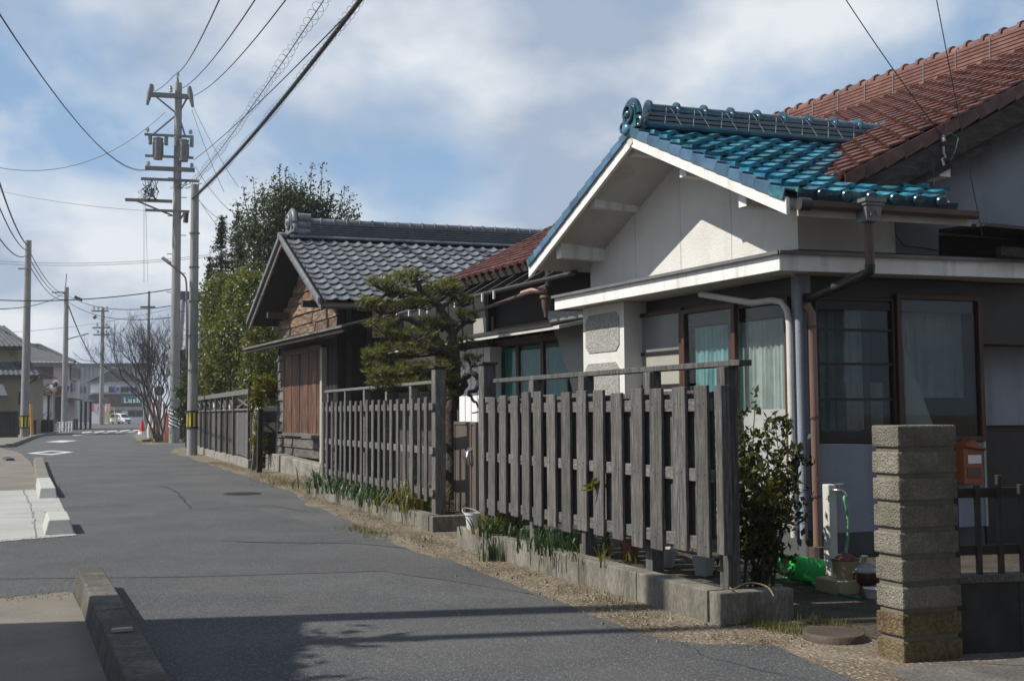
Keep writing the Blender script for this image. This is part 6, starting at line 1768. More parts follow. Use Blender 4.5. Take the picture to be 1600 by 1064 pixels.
crown_tree('shrub', 'dark leggy shrub in the garden seen through the gaps of the nearest slatted fence', 'shrub', Vector((FA.p(1.6, 0, -1.2).x, FA.p(1.6, 0, -1.2).y, .15)),
           [(FA.p(1.3, .9, -1.1), (.55, .5, .45)), (FA.p(2.2, 1.0, -1.2), (.5, .5, .5)), (FA.p(.7, .6, -1.0), (.35, .35, .35))], 2600, .075, M['leaf_bush'], 14, .1, None, .02, per=26)

def blades(name, label, o, n, L, mat, seed, spread=.06, droop=.5, w=.008, category='plant', group='leafy plants along the kerbs'):
    rnd = random.Random(seed); mb = MB()
    for k in range(n):
        a = rnd.random() * 6.28; b0 = o + Vector((rnd.gauss(0, spread), rnd.gauss(0, spread), 0)); h = L * rnd.uniform(.6, 1.1); out = rnd.uniform(.15, 1) * droop
        d = Vector((math.cos(a), math.sin(a), 0)); s = Vector((-d.y, d.x, 0)) * w
        pts = [b0 + d * (h * out * t * t) + Vector((0, 0, h * (t - .45 * out * t * t))) for t in (0, .35, .7, 1)]
        ws = (1, 1.1, .75, .06)
        for i in range(3): mb.face([pts[i] - s * ws[i], pts[i] + s * ws[i], pts[i + 1] + s * ws[i + 1], pts[i + 1] - s * ws[i + 1]])
    t = thing(name, o, label, category, group)
    link('blades', mb.mesh('blades', mat, fix=False), t, kind='stuff')
blades('grass_tuft', 'upright dark green tuft of narrow blades growing in front of the near kerb', gnd(769, 876), 70, .27, M['leaf_blade'], 1, .045, .3, .005)
o = FA.p(4.25, .2, -.0); blades('leafy_plant', 'arching green and yellow leaves beside the white bucket', o, 80, .36, M['leaf_blade_yellow'], 2, .12, .9, .011)
o = FA.p(4.0, .2, .02); blades('leafy_plant', 'dark green arching leaves spilling over the kerb right of the bucket', o, 40, .3, M['leaf_blade'], 3, .12, .9, .011)
o = FA.p(2.62, .2, -.02); blades('leafy_plant', 'clump of dark green strap leaves behind the middle of the near kerb', o, 100, .3, M['leaf_blade'], 4, .2, .7, .01)
o = FA.p(3.1, .2, -.08); blades('leafy_plant', 'small dark strap leaved clump left of the larger clump on the near kerb', o, 46, .22, M['leaf_blade'], 5, .15, .7, .01)
o = FA.p(1.75, .2, -.1); blades('leafy_plant', 'thin yellowing leaves under the nearest fence in the shade', o, 26, .2, M['leaf_blade_yellow'], 6, .2, .9, .008)
for k, (u, n, L, m, lab) in enumerate(((6.2, 60, .5, 'leaf_blade', 'dark leaves at the far end of the second kerb by the plank house'), (4.6, 90, .5, 'leaf_blade', 'big dark green clump poking through the narrow slatted fence'), (3.0, 80, .4, 'leaf_blade', 'dark green clump in the middle of the second kerb'),
                                       (1.9, 90, .42, 'leaf_blade', 'low green clump on the second kerb left of the yellow one'), (.75, 110, .5, 'leaf_blade_yellow', 'yellow green clump drooping over the kerb beside the thick gate post'))):
    blades('leafy_plant', lab, FB.p(u, .17, .02), n, L, M[m], 50 + k, .22, .9, .012)
for (x, y, L, lab) in ((916, 0, 0, ''),):
    o = FA.off(.07).hit(932, 757); rnd = random.Random(5); P = [o + Vector((rnd.gauss(0, .035), rnd.gauss(0, .02), rnd.gauss(0, .02))) for _ in range(26)]
    t = thing('sprout', o, 'yellow green sprout pushing out between two slats of the nearest fence', 'plant'); link('leaves', leaf_mesh('leaves', P, .1, M['leaf_yellow'], 77, asp=.3), t)
    mb = MB(); mb.tube([FA.off(-.3).hit(940, 775), FA.off(-.05).hit(935, 762), o], .004, 4); mb.build('stem', M['twig'], t)
for k, (x, y, lab) in enumerate(((1170, 962, 'pale dry root lying over the end of the near kerb'),)):
    mb = MB(); mb.tube(smooth_path([FA.p(-.05, .235, -.05), FA.p(-.2, .25, .02), FA.p(-.28, .3, -.05), FA.p(-.42, .29, -.1), FA.p(-.5, .235, -.1)]), .006, 5)
    mb.build('dry_root', M['straw'], None, label=lab, category='root')

# --- the bare tree down the street
bt0 = gnd(250, 691)
bare = thing('bare_tree', bt0, 'leafless spreading tree on the corner left of the big utility pole', 'tree')
mb = MB(); tips = []; rnd = random.Random(8); rs_ = bt0.y / CF
for (dx, dz) in ((-.4, 1.1), (.05, 1), (-.5, 1.1), (.2, 1), (-.2, 1.1), (-.6, 1.1), (-.3, 1.2)):
    grow(mb, bt0 + Vector((rnd.gauss(0, .12), 0, 0)), Vector((dx * .6, rnd.gauss(0, .25), dz)), 2.4, .075, 6, rnd, tips, .36, 3, .72, .2, (2, 4))
mb.build('branches', M['bark_grey'], bare, kind='stuff')

# ------------------------------------------------------------------ poles
def pole(name, label, base, topz, r0, r1, group='utility poles', cat='utility pole', mat='pole_concrete', lean=(0, 0)):
    t = thing(name, base, label, cat, group)
    mb = MB(); mb.tube([base - Vector((0, 0, .1)), base + Vector((lean[0], lean[1], topz))], [r0, r1], 18); mb.build('shaft', M[mat], t, smooth=40)
    return t
def arm(t, c, w, h, d, dirv, mat='metal_grey', name='cross_arm'):
    mb = MB(); mb.bar(c - dirv * w / 2, c + dirv * w / 2, d, h); return mb.build(name, M[mat], t)
def insul(t, o, h=.22, r=.06, name='insulator', up=1):
    mb = MB(); mb.lathe([(.02, 0), (.02, h * .2 * up), (r, h * .25 * up), (r * .6, h * .45 * up), (r, h * .55 * up), (r * .6, h * .75 * up), (r * .8, h * .85 * up), (0, h * up)], o, 8); mb.build(name, M['insulator'], t, smooth=60)
# big pole
b2 = gnd(272, 692); Y2 = b2.y
XD = Vector((.97, .24, 0)).normalized()
zt2 = at(268, 122, Y2).z
bp = pole('utility_pole', 'tall concrete utility pole with two transformers and a black and white spiral guard', b2, zt2 - .3, .28, .19)
mb = MB(); a_ = at(269, 150, Y2); mb.tube([Vector((b2.x, Y2, a_.z - .4)) - XD * .12, Vector((b2.x - .05, Y2, zt2))], .05, 6); mb.tube([Vector((b2.x, Y2, a_.z - .4)) + XD * .12, Vector((b2.x - .05, Y2, zt2))], .05, 6); mb.build('pole_top', M['metal_grey'], bp)
insul(bp, Vector((b2.x - .05, Y2, zt2)), .35, .1)
arms = {}
for key, (x0, x1, y, h, d) in dict(hv=(238, 300, 151, .24, .2), a2=(230, 303, 213, .12, .14), a3=(231, 303, 246, .12, .14), a4=(231, 305, 265, .22, .2), a5=(225, 312, 282, .14, .14), a6=(200, 270, 314, .16, .14), a7=(231, 297, 330, .13, .13)).items():
    y += 1
    p, q = at(x0, y, Y2), at(x1, y, Y2); c = (p + q) / 2; c = Vector((c.x, Y2 - .26, c.z))
    arm(bp, c, (q - p).length, h, d, XD); arms[key] = (c, (q - p).length)
for key, n in (('hv', 3), ('a2', 2), ('a4', 2)):
    c, w = arms[key]
    for k in range(n):
        insul(bp, c + XD * (w * ((k / (n - 1)) - .5) * .88) + Vector((0, 0, .1)), .5 if key == 'hv' else .3, .12)
c, w = arms['hv']
for sg in (-1, 1):
    mb = MB(); o = c + XD * (sg * w * .46); mb.tube([o + Vector((0, -.1, .55)), o + Vector((sg * .05, -.1, .1)), o + Vector((sg * .2, -.1, -.6))], [.1, .16, .08], 8); mb.build('cutout', M['metal_grey'], bp, smooth=60)
    mb = MB(); mb.bar(c + XD * (sg * .9), Vector((b2.x, Y2, c.z - 1.0)), .08, .08); mb.build('arm_brace', M['metal_grey'], bp)
    mb = MB(); c2, w2 = arms['a2']; mb.bar(c2 + XD * (sg * w2 * .33), Vector((b2.x, Y2, c2.z + 1.3)), .08, .08); mb.build('arm_brace', M['metal_grey'], bp)
for sg, (x, y) in ((-1, (247, 232)), (1, (287, 235))):
    o = at(x, y, Y2 - .35); tr = MB(); tr.lathe([(0, -.62), (.24, -.62), (.25, -.55), (.25, .45), (.28, .47), (.28, .55), (.1, .62), (0, .62)], o, 14)
    tro = tr.build('transformer', M['metal_grey'], bp, smooth=50)
    fn_ = MB()
    for k in range(8):
        t_ = math.pi * 2 * k / 8; fn_.bar(o + Vector((math.cos(t_) * .27, math.sin(t_) * .27, -.45)), o + Vector((math.cos(t_) * .27, math.sin(t_) * .27, .35)), .05, .05)
    link('fins', fn_.mesh('fins', M['metal_grey']), tro, kind='stuff')
    for q in (-1, 1):
        mb = MB(); mb.cyl(o + XD * (q * .42) + Vector((0, 0, .2)), o + XD * (q * .42) + Vector((0, 0, .75)), .11, n=8); mb.build('bushing', M['pole_concrete'], tro, smooth=50)
# hanging cable knots on the lower arms
rnd = random.Random(3); mb = MB()
for k in range(14):
    c = at(233, 286, Y2 - .4); a = rnd.random() * 6; mb.tube([c + Vector((rnd.gauss(0, .25), 0, rnd.uniform(-.1, .3))), c + Vector((rnd.gauss(0, .3), 0, -.5)), c + Vector((rnd.gauss(0.1, .25), 0, -1.0)), c + Vector((rnd.gauss(.2, .25), 0, -.3))], .02, 4)
for k in range(9):
    c = at(300 - k * 3, 284, Y2 - .4); mb.tube([c + Vector((rnd.gauss(0, .2), 0, .1)), c + Vector((rnd.gauss(0, .3), 0, -.4)), c + Vector((rnd.gauss(0.2, .3), 0, -.1))], .016, 4)
link('cable_loops', mb.mesh('cable_loops', M['wire']), bp, kind='stuff')
mb = MB(); c6 = arms['a6'][0]; w6 = arms['a6'][1]
mb.bar(c6 - XD * (w6 * .3), Vector((b2.x, Y2, at(268, 340, Y2).z)), .09, .09); mb.build('arm_brace', M['metal_grey'], bp)
mb = MB(); c7 = arms['a7'][0]; mb.bar(c7 + XD * .95, Vector((b2.x, Y2, at(270, 350, Y2).z)), .09, .09); mb.build('arm_brace', M['metal_grey'], bp)
mb = MB()
mb.tube([at(291, 333, Y2 - .4), at(290, 348, Y2 - .4)], .14, 6); mb.build('splice_box', M['black'], bp)
# climbing pegs and straps
for k in range(11):
    z = 4 + k * 1.05; mb = MB(); sg = 1 if k % 2 else -1; mb.bar(Vector((b2.x, Y2, z)), Vector((b2.x, Y2, z)) + XD * sg * .5, .04, .04); mb.build('step_peg', M['metal_grey'], bp)
g0_, g1_ = at(272, 668, Y2).z, at(272, 640, Y2).z
sp = MB(); nu, nv = 24, 28
def gsp(u, v): t_ = u * 6.2832; z = g0_ + v * (g1_ - g0_); return Vector((b2.x + math.cos(t_) * .3, Y2 + math.sin(t_) * .3, z))
i0 = 0
for j in range(nv):
    for i in range(nu):
        mi = int((i / nu * 4 + j / nv * 5.2) * 1.0 * 2) % 2
        sp.face([gsp(i / nu, j / nv), gsp((i + 1) / nu, j / nv), gsp((i + 1) / nu, (j + 1) / nv), gsp(i / nu, (j + 1) / nv)], mi)
sp.build('striped_guard', [M['black'], M['sign_white']], bp)
# slim pole with its plate and street lamp
b1 = gnd(300, 711); Y1 = b1.y
sp_ = pole('utility_pole', 'slim concrete pole with a street lamp arm beside the lattice fence', b1, at(303, 289, Y1).z, .2, .145)
def plate(t, b, r, ya, yb, x):
    za, zb2 = at(x, yb, b.y).z, at(x, ya, b.y).z
    for k in range(16):
        a0, a1 = 6.2832 * k / 16, 6.2832 * (k + 1) / 16
        mb = MB(); mb.prism([(b.x + math.cos(a) * q, b.y + math.sin(a) * q, za) for a, q in ((a0, r), (a1, r), (a1, r + .012), (a0, r + .012))], (0, 0, zb2 - za)); mb.build('plate_stripe', M['yellow' if k % 2 else 'black'], t)
    mb = MB()
    for z in (za, zb2): mb.lathe([(r, -.04), (r + .02, -.04), (r + .02, .04), (r, .04)], (b.x, b.y, z), 18)
    mb.build('plate_band', M['black'], t)
plate(sp_, b1, .197, 643, 668, 299)
la = [at(294, 560, Y1), at(294, 470, Y1), at(293, 440, Y1), at(288, 430, Y1), at(276, 420, Y1), at(264, 411, Y1)]
la = [Vector((p.x, Y1 - .2, p.z)) for p in la]
mb = MB(); mb.tube(smooth_path(la), .035, 8); lmp = mb.build('lamp_arm', M['metal_grey'], sp_, smooth=50)
mb = MB(); p_, q_ = at(254, 403, Y1 - .2), at(266, 412, Y1 - .2); mb.bar(p_, q_, .22, .12); mb.build('lamp_head', M['pole_concrete'], lmp, bevel=.02)
for k in range(5):
    z = 3.2 + k * 1.3; mb = MB(); mb.lathe([(.185, -.02), (.2, -.02), (.2, .02), (.185, .02)], (b1.x, b1.y, z), 16); mb.build('strap', M['metal_grey'], sp_)
# poles on the left of the street
b3 = gnd(38, 685); p3 = pole('utility_pole', 'plain concrete pole on the left pavement with a yellow and black plate', b3, at(42, 376, b3.y).z, .29, .2)
plate(p3, b3, .285, 650, 668, 40)
arm(p3, at(38, 420, b3.y - .3), .8, .08, .08, Vector((1, 0, 0)))
b4 = gnd(100, 672); p4 = pole('utility_pole', 'distant concrete pole with a lamp arm in front of the pink house', b4, at(102, 449, b4.y).z, .33, .22)
mb = MB(); mb.tube([at(102, 452, b4.y), at(104, 428, b4.y)], .05, 5); mb.build('antenna', M['metal_grey'], p4)
arm(p4, at(92, 457, b4.y - .3), 1.4, .14, .14, Vector((1, 0, 0)))
mb = MB(); mb.tube(smooth_path([at(100, 538, b4.y), at(105, 531, b4.y), at(120, 526, b4.y), at(130, 524, b4.y)]), .06, 6); q = mb.build('lamp_arm', M['metal_grey'], p4)
mb = MB(); mb.bar(at(128, 524, b4.y), at(138, 521, b4.y), .3, .12); mb.build('lamp_head', M['insulator'], q)
mb = MB(); mb.bar(at(117, 464, b4.y), at(128, 469, b4.y), .3, .3); mb.build('junction_box', M['black'], p4)
b5 = gnd(159, 661.5); b5 = Vector((at(159, 600, 185).x, 185, 0)); p5 = pole('utility_pole', 'far utility pole with several cross arms in front of the white shop', b5, at(157, 481, 185).z, .4, .26, mat='pole_concrete')
for (x0, x1, y) in ((143, 170, 486), (145, 172, 512), (146, 172, 523)):
    p, q = at(x0, y, 184.6), at(x1, y, 184.6); arm(p5, (p + q) / 2, (q - p).length, .25, .2, Vector((1, 0, 0)))
    for k in range(4 if y < 500 else 2):
        insul(p5, p.lerp(q, (k + .5) / (4 if y < 500 else 2)) + Vector((0, 0, .1)), .7, .25)
mb = MB(); mb.tube([at(150, 494, 184.6), at(146, 497, 184.6)], .3, 6); mb.build('switch', M['black'], p5)
b6 = Vector((at(231, 600, 125).x, 125, 0)); p6 = pole('steel_mast', 'thin steel mast behind the bare tree', b6, at(230, 455, 125).z, .25, .12, 'utility poles', 'mast', 'metal_grey')
arm(p6, at(231, 480, 124.8), 1.6, .2, .2, Vector((1, 0, 0)), 'black')
# two poles and a house out of the frame on the left throw their shadows across the road
s1 = Vector((-2.19, 8.29, 0)); LH = Vector((SUNL.x, SUNL.y, 0)).normalized()
q1_ = gnd(335, 971) - LH * 6.9; q2_ = gnd(447, 1005) - LH * 7.6
pole('utility_pole', 'concrete pole standing outside the left edge of the view', Vector((q1_.x, q1_.y, 0)), 10.5, .19, .15)
pole('utility_pole', 'thinner and taller pole standing outside the left edge of the view', Vector((q2_.x, q2_.y, 0)), 14.0, .12, .07)

# ------------------------------------------------------------------ the house and tree outside the frame on the left
hc = gnd(128, 975) - LH * 4.6; hc.z = 0
HL = Plane(hc, Vector((LH.y, -LH.x, 0)), LH)      # front face looks along the light
nh = thing('plaster_house', hc, 'plain plastered house standing outside the left edge of the view', 'house')
mb = MB(); mb.slab(HL, 0, 9, 0, 6.1, -6, 0); mb.build('wall', M['house_white'], nh)
mb = MB(); mb.prism([HL.p(-.02, 6.1, .1), HL.p(-.02, 6.1, -6.1), HL.p(-.02, 7.2, -3)], HL.u * 9.3); mb.build('roof', M['tile_grey_dark'], nh)
mb = MB(); mb.slab(HL, 2, 3.6, 1, 2.3, .002, .04); mb.build('window', M['frame_dark'], nh)
tb_ = hc + LH * .9 + HL.u * 1.0
balls = [(tb_ + HL.u * (k * .55) + LH * r.uniform(-.2, .25) + Vector((0, 0, r.uniform(3.4, 4.9))), (.55, .5, .7)) for r in (random.Random(2),) for k in range(9)]
crown_tree('yard_tree', 'bushy garden tree standing outside the left edge of the view', 'tree', tb_, balls, 9000, .16, M['leaf_dark'], 44, .16, None, .1)
# added house, unseen beyond the right edge: its dark wall blocks sky light
nb = thing('sky_blocker_house', (6.2, 2.0, 0), 'dark boarded house added out of view at the right to block sky light', 'house')
mb = MB(); mb.box(3.9, 14, -9, 4.1, 0, 6.6); mb.build('wall', M['wood_dark'], nb)
mb = MB(); mb.prism([(3.3, -9.6, 6.6), (14.6, -9.6, 6.6), (14.6, -2.5, 9.2), (3.3, -2.5, 9.2)], (0, 0, .15)); mb.prism([(3.3, 4.7, 6.6), (14.6, 4.7, 6.6), (14.6, -2.5, 9.2), (3.3, -2.5, 9.2)], (0, 0, .15)); mb.build('roof', M['tile_grey_dark'], nb)

# ------------------------------------------------------------------ overhead lines
def wire(label, pts, r, mat='wire', group='overhead lines', name='overhead_wire', sag=None, n=5):
    if sag is not None: pts = hang(pts[0], pts[1], sag)
    mb = MB(); mb.tube(pts, r, n)
    return mb.build(name, M[mat], None, smooth=80, label=label, category='cable', group=group)
def past(p, q, k=1.35): return Vector(p).lerp(Vector(q), k)
def coil(path, R, pitch, r, seed=0):
    L = 0; out = []; rnd = random.Random(seed)
    for i in range(len(path) - 1):
        a, b = path[i], path[i + 1]; d = (b - a); l = d.length; d.normalize(); x = d.orthogonal().normalized(); y = d.cross(x); n = max(2, int(l / pitch * 9))
        for k in range(n):
            s = L + l * k / n; t = s / pitch * 6.2832; rr = R * (1 + .25 * math.sin(s * 1.7))
            out.append(a + d * (l * k / n) + x * math.cos(t) * rr + y * math.sin(t) * rr)
        L += l
    return out
TOP1 = at(303, 300, Y1)
# bundle over the verge
e_b = at(531, 0, 21.5); path = hang(TOP1 + Vector((0, -.2, -.3)), past(TOP1, e_b, 1.6), .5, 24)
wire('thick black cable bundle wrapped in spiral binding, running from the slim pole overhead', path, .05, name='cable_bundle')
mb = MB(); mb.tube(coil(path[:], .085, .34, .006), .0042, 3); mb.build('spiral_binding', M['wire'], None, smooth=80, label='spiral binding wire wound round the thick black cable bundle', category='cable', group='overhead lines')
e_c = at(490, 0, 21); path2 = hang(at(303, 284, Y1), past(at(303, 284, Y1), e_c, 1.5), .35, 24)
mb = MB(); mb.tube(coil(path2, .11, .46, .01, 2), .0048, 3); mb.build('spiral_cable_hanger', M['wire_grey'], None, smooth=80, label='loose empty spiral cable hanger running beside the thick cable bundle', category='cable', group='overhead lines')
wire('thin wire threading the loose spiral hanger', path2, .012, 'wire_grey')
wire('thin straight wire crossing the spiral hanger to the big pole', [at(303, 250, Y2), past(at(303, 250, Y2), at(549, 0, 22), 1.3)], .016, sag=.3)
for k, (x0, y0, x1, lab) in enumerate(((240, 142, 330, 'left one of the three high power lines from the top arm of the big pole'), (281, 140, 380, 'middle one of the three high power lines from the top arm of the big pole'), (303, 150, 425, 'right one of the three high power lines from the top arm of the big pole'))):
    p = at(x0, y0, Y2) if k else at(272, 118, Y2); wire(lab, [p, past(p, at(x1, 0, 29), 1.4)], .019, sag=.6)
p = at(272, 118, Y2); wire('short jumper wire from the pole tip down to the left end of the top arm', [p, at(242, 143, Y2)], .02, sag=.1)
p = at(232, 264, Y2); wire('twisted black cable from the big pole up over the street to the upper left', [p, past(p, at(35, 0, 24), 1.3)], .016, sag=1.5)
wire('second strand of the twisted black cable to the upper left', [p + Vector((.05, 0, -.06)), past(p, at(35, 0, 24), 1.3) + Vector((.04, 0, -.05))], .012, sag=1.5)
# lines of the left side of the street
L3 = at(41, 382, b3.y)
for k, (x, y, r) in enumerate(((-2, 255, .04), (-2, 290, .03), (-2, 335, .03))):
    wire(('highest', 'middle', 'lowest')[k] + ' of the three cables meeting at the left concrete pole', [L3 + Vector((0, 0, -k * .4)), past(L3, at(x, y, 48), 1.5)], r, sag=.8)
L4 = at(100, 458, b4.y)
for k in range(3): wire(('upper', 'middle', 'lower')[k] + ' cable running from the left concrete pole to the distant lamp pole', [L3 + Vector((0, 0, -k * .5)), L4 + Vector((0, 0, -k * .35))], .03, sag=.8)
wire('cable from the distant lamp pole down towards the far pole', [L4, at(157, 575, 185)], .07, sag=1.2)
wire('cable from the distant lamp pole across to the big pole', [L4, at(268, 478, Y2)], .03, sag=.8)
wire('second cable from the distant lamp pole across to the big pole', [at(104, 470, b4.y), at(268, 496, Y2)], .03, sag=.8)
wire('low level cable crossing the sky from the left edge past the lamp pole', [at(-4, 469, 70), at(268, 452, 75)], .035, sag=.3)
wire('cable from the left edge to the distant lamp pole', [at(-4, 483, 60), L4], .03, sag=.4)
wire('thin wire from the left edge up to the top of the big pole', [at(-4, 262, 50), at(258, 176, Y2)], .014, 'wire_grey', sag=1.2)
wire('faint wire rising from the left edge to the middle of the big pole', [at(-4, 298, 70), at(240, 330, Y2)], .014, 'wire_grey', sag=.2)
wire('faint pair wire low between lamp pole and mast', [at(-4, 520, 150), at(268, 482, 150)], .03, 'wire_grey', sag=.6)
wire('faint upper wire behind the big pole towards the trees', [at(-4, 408, 90), at(330, 398, 90)], .02, 'wire_grey', sag=.4)
wire('faint lower wire behind the big pole towards the trees', [at(-4, 412, 92), at(330, 401, 92)], .02, 'wire_grey', sag=.4)
wire('hanging drop wire left of the big pole', [at(225, 290, Y2 - .4), at(225, 440, Y2 - 2)], .014, 'wire_grey', sag=.0)
wire('second hanging drop wire left of the big pole', [at(227, 290, Y2 - .4), at(231, 440, 110)], .014, 'wire_grey', sag=.2)
for k, (x0, y0, x1, y1) in enumerate(((301, 165, 372, 292), (300, 172, 350, 300), (305, 260, 360, 330), (308, 310, 362, 352), (303, 300, 380, 400))):
    lab = ('first', 'second', 'third', 'fourth', 'lowest')[k] + ' thin service wire from the poles down to the trees on the right'
    wire(lab, [at(x0, y0, Y2), at(x1, y1, 52)], .014, sag=.2)
# two service wires to the red roof, and the cable from the splice box
i_ = RKM.off(.05).hit(1474, 215)
wire('slanting service wire reaching the porcelain clip on the red roof gable', [i_, past(i_, at(1325, 0, 11.0), 1.3)], .0055, sag=.05)
j_ = S.off(.6).hit(1536, 372)
wire('steep thin service wire passing in front of the corrugated wall', [j_, past(j_, at(1464, 0, 10.4), 1.2)], .005, sag=.04)

# ------------------------------------------------------------------ buildings down the street
def wave_roof(o, e, s, up, mat, name, parent, pitch=.3, amp=.035):
    """Tiled slope: o eave corner, e along the eave, s extra skew at the top edge start/end, up to the ridge."""
    n = max(6, int(e.length / pitch)); mb = MB()
    nn = e.cross(up).normalized(); nn = nn if nn.z > 0 else -nn
    def f(u, v):
        a = s[0] * v; b = 1 - s[1] * v
        return o + e * (a + (b - a) * u) + up * v + nn * (amp * math.sin(u * n * 6.2832) + .05 * (1 - (v * 9) % 1))
    mb.grid(f, min(360, n * 6), 18); return mb.build(name, mat, parent, smooth=60)
def facade(P, px, mat, parent, name='window', d=.03, frame=True, panes=2):
    a, b, c, e = P.rect(*px); mb = MB(); mb.slab(P, a, b, c, e, .0, d); w = mb.build(name, mat, parent)
    if frame:
        f = MB(); t_ = (b - a) * .045; f.slab(P, a - t_, a, c - t_, e + t_, 0, d + .04); f.slab(P, b, b + t_, c - t_, e + t_, 0, d + .04); f.slab(P, a, b, e, e + t_, 0, d + .04); f.slab(P, a, b, c - t_, c, 0, d + .04)
        for k in range(1, panes): m = a + (b - a) * k / panes; f.slab(P, m - t_ / 2, m + t_ / 2, c, e, d + .001, d + .03)
        f.build('window_frame', M['metal_grey'], w)
    return w
# pink house
YK = 122.0
PKc = at(104, 640, YK); PKc.z = 0
PKf = Plane(PKc, Vector((-.97, -.24, 0)), Vector((.24, -.97, 0)))     # face towards the camera
PKr = Plane(PKc, Vector((-.2, .98, 0)), Vector((.98, .2, 0)))      # face towards the street
pk = thing('pink_house', PKc, 'two storey pink house with a grey hipped roof on the left of the street', 'house')
ze = at(104, 566, YK).z
mb = MB(); mb.slab(PKf, 0, 9, 0, ze, -9, 0); mb.build('wall', M['house_pink'], pk)
uf0 = PKf.u
e0 = PKf.p(-.9, ze - .05, .9); e1 = PKf.p(9.5, ze - .05, .9); upv = PKf.n * -4.6 + Vector((0, 0, 2.0))
rf = wave_roof(e0, e1 - e0, (.42, .0), upv, M['tile_far'], 'roof', pk, .42, .035)
f0 = PKf.p(-.9, ze - .05, .9); f1 = f0 - PKf.n * 9.5
wave_roof(f0, f1 - f0, (.48, .48), PKf.u * 4.4 + Vector((0, 0, 2.0)), M['tile_far'], 'roof_slope', pk, .42, .035)
mb = MB(); rt = e0 + (e1 - e0) * .42 + upv; mb.tube([e0 + Vector((0, 0, .1)), rt + Vector((0, 0, .15)), e1 + upv + Vector((0, 0, .15))], .16, 8); mb.build('ridge', M['tile_far'], rf, smooth=50)
mb = MB(); mb.slab(PKf, -.85, 9.5, ze - .3, ze - .08, -.1, .8); mb.build('eave', M['metal_grey'], pk)
facade(PKf, (45, 573, 83, 592), M['frame_brown'], pk, 'shutter', .1, False)
facade(PKr, (110.5, 575, 124, 591), M['frame_brown'], pk, 'window', .08)
mb = MB(); a, b, c, d = PKf.rect(46, 607, 108, 617); mb.prism([PKf.p(a, d + .25, 0), PKf.p(b, d + .25, 0), PKf.p(b, c + .2, 1.0), PKf.p(a, c + .2, 1.0)], (0, 0, -.25)); mb.build('awning', M['tile_red'], pk)
facade(PKf, (50, 618, 75, 655), M['house_white'], pk, 'ground_window', .06, False)
facade(PKf, (85, 620, 99, 662), M['frame_dark'], pk, 'doorway', .06, False)
facade(PKr, (112, 598, 117, 612), M['laundry_pale'], pk, 'blue_panel', .1, False)
mb = MB(); mb.tube([PKf.p(-.1, ze - .4, .1), PKf.p(.1, ze - 1, .1), PKf.p(.1, .5, .1)], .08, 6); mb.build('down_pipe', M['frame_dark'], pk)
mb = MB(); a = PKr.p(0, at(110, 624, YK).z, 0); mb.prism([PKr.p(.2, a.z + .2, 0), PKr.p(7, a.z + .2, 0), PKr.p(7, a.z, 1.6), PKr.p(.2, a.z, 1.6)], (0, 0, -.2)); mb.build('porch_roof', M['metal_grey'], pk)
for k in range(3): mb = MB(); q = PKr.p(.4 + 3 * k, 0, 1.45); mb.bar(q, q + Vector((0, 0, a.z - .15)), .18, .18, (0, 1, 0)); mb.build('porch_post', M['frame_dark'], pk)
# tan house
YT = 88.0
TNc = at(41, 640, YT); TNc.z = 0
TNf = Plane(TNc, Vector((-.97, -.24, 0)), Vector((.24, -.97, 0)))
tn = thing('tan_house', TNc, 'old tan plastered house with two tiers of grey tiled roof at the left edge', 'house')
zl = at(40, 585, YT).z; zu = at(20, 542, YT).z
mb = MB(); mb.slab(TNf, 0, 9, 0, zl + .2, -8, 0); mb.build('wall', M['house_tan'], tn)
uu = TNf.sz(23, 560)[0]; mb = MB(); mb.slab(TNf, uu, 9, zl, zu + .2, -7, -.9); mb.build('upper_wall', M['house_tan'], tn)
o = TNf.p(-1.1, zl - .1, .9); wave_roof(o, TNf.u * 10, (.1, 0), PKf.n * -1.9 + Vector((0, 0, 1.15)), M['tile_far'], 'lower_roof', tn,   .36, .03)
o2 = o - TNf.n * 9; wave_roof(o, o2 - o, (.12, .1), TNf.u * 2.2 + Vector((0, 0, 1.1)), M['tile_far'], 'lower_roof', tn,   .36, .03)
o = TNf.p(uu - 1.2, zu, .1); wave_roof(o, TNf.u * 9, (.3, 0), TNf.n * -4 + Vector((0, 0, 1.9)), M['tile_far'], 'upper_roof', tn, .36, .03)
o2 = o - TNf.n * 8; wave_roof(o, o2 - o, (.45, .45), TNf.u * 3.4 + Vector((0, 0, 1.9)), M['tile_far'], 'upper_roof', tn, .36, .03)
mb = MB(); mb.slab(TNf, -.95, 9, zl - .3, zl - .12, -.1, .8); mb.slab(TNf, uu - 1.0, 9, zu - .2, zu - .02, -1, .0); mb.build('eaves', M['frame_dark'], tn)
facade(TNf, (16, 548, 22, 556), M['frame_dark'], tn, 'upper_window', .04, False); facade(TNf, (29, 612, 35, 632), M['frame_dark'], tn, 'window', .05)
mb = MB(); mb.tube([TNf.p(-.9, zl - .3, .8), TNf.p(-.1, zl - .8, .1), TNf.p(-.1, .3, .1)], .07, 6); mb.build('down_pipe', M['frame_dark'], tn)
o = TNf.p(TNf.sz(-2, 615)[0] + 0, at(5, 618, YT - 3).z, 3); mb = MB(); pr_ = TNf.off(3)
u0 = pr_.sz(14, 618)[0]; zz_ = pr_.sz(10, 618)[1]; mb.prism([pr_.p(u0, zz_, .6), pr_.p(u0 + 5, zz_, .6), pr_.p(u0 + 5, zz_ + .9, -2), pr_.p(u0 + .8, zz_ + .9, -2)], (0, 0, -.2)); mb.build('porch_roof', M['tile_far'], tn)
mb = MB(); q = pr_.p(u0 + .7, 0, .2); mb.bar(q, q + Vector((0, 0, zz_)), .16, .16, (0, 1, 0)); mb.build('porch_post', M['insulator'], tn)
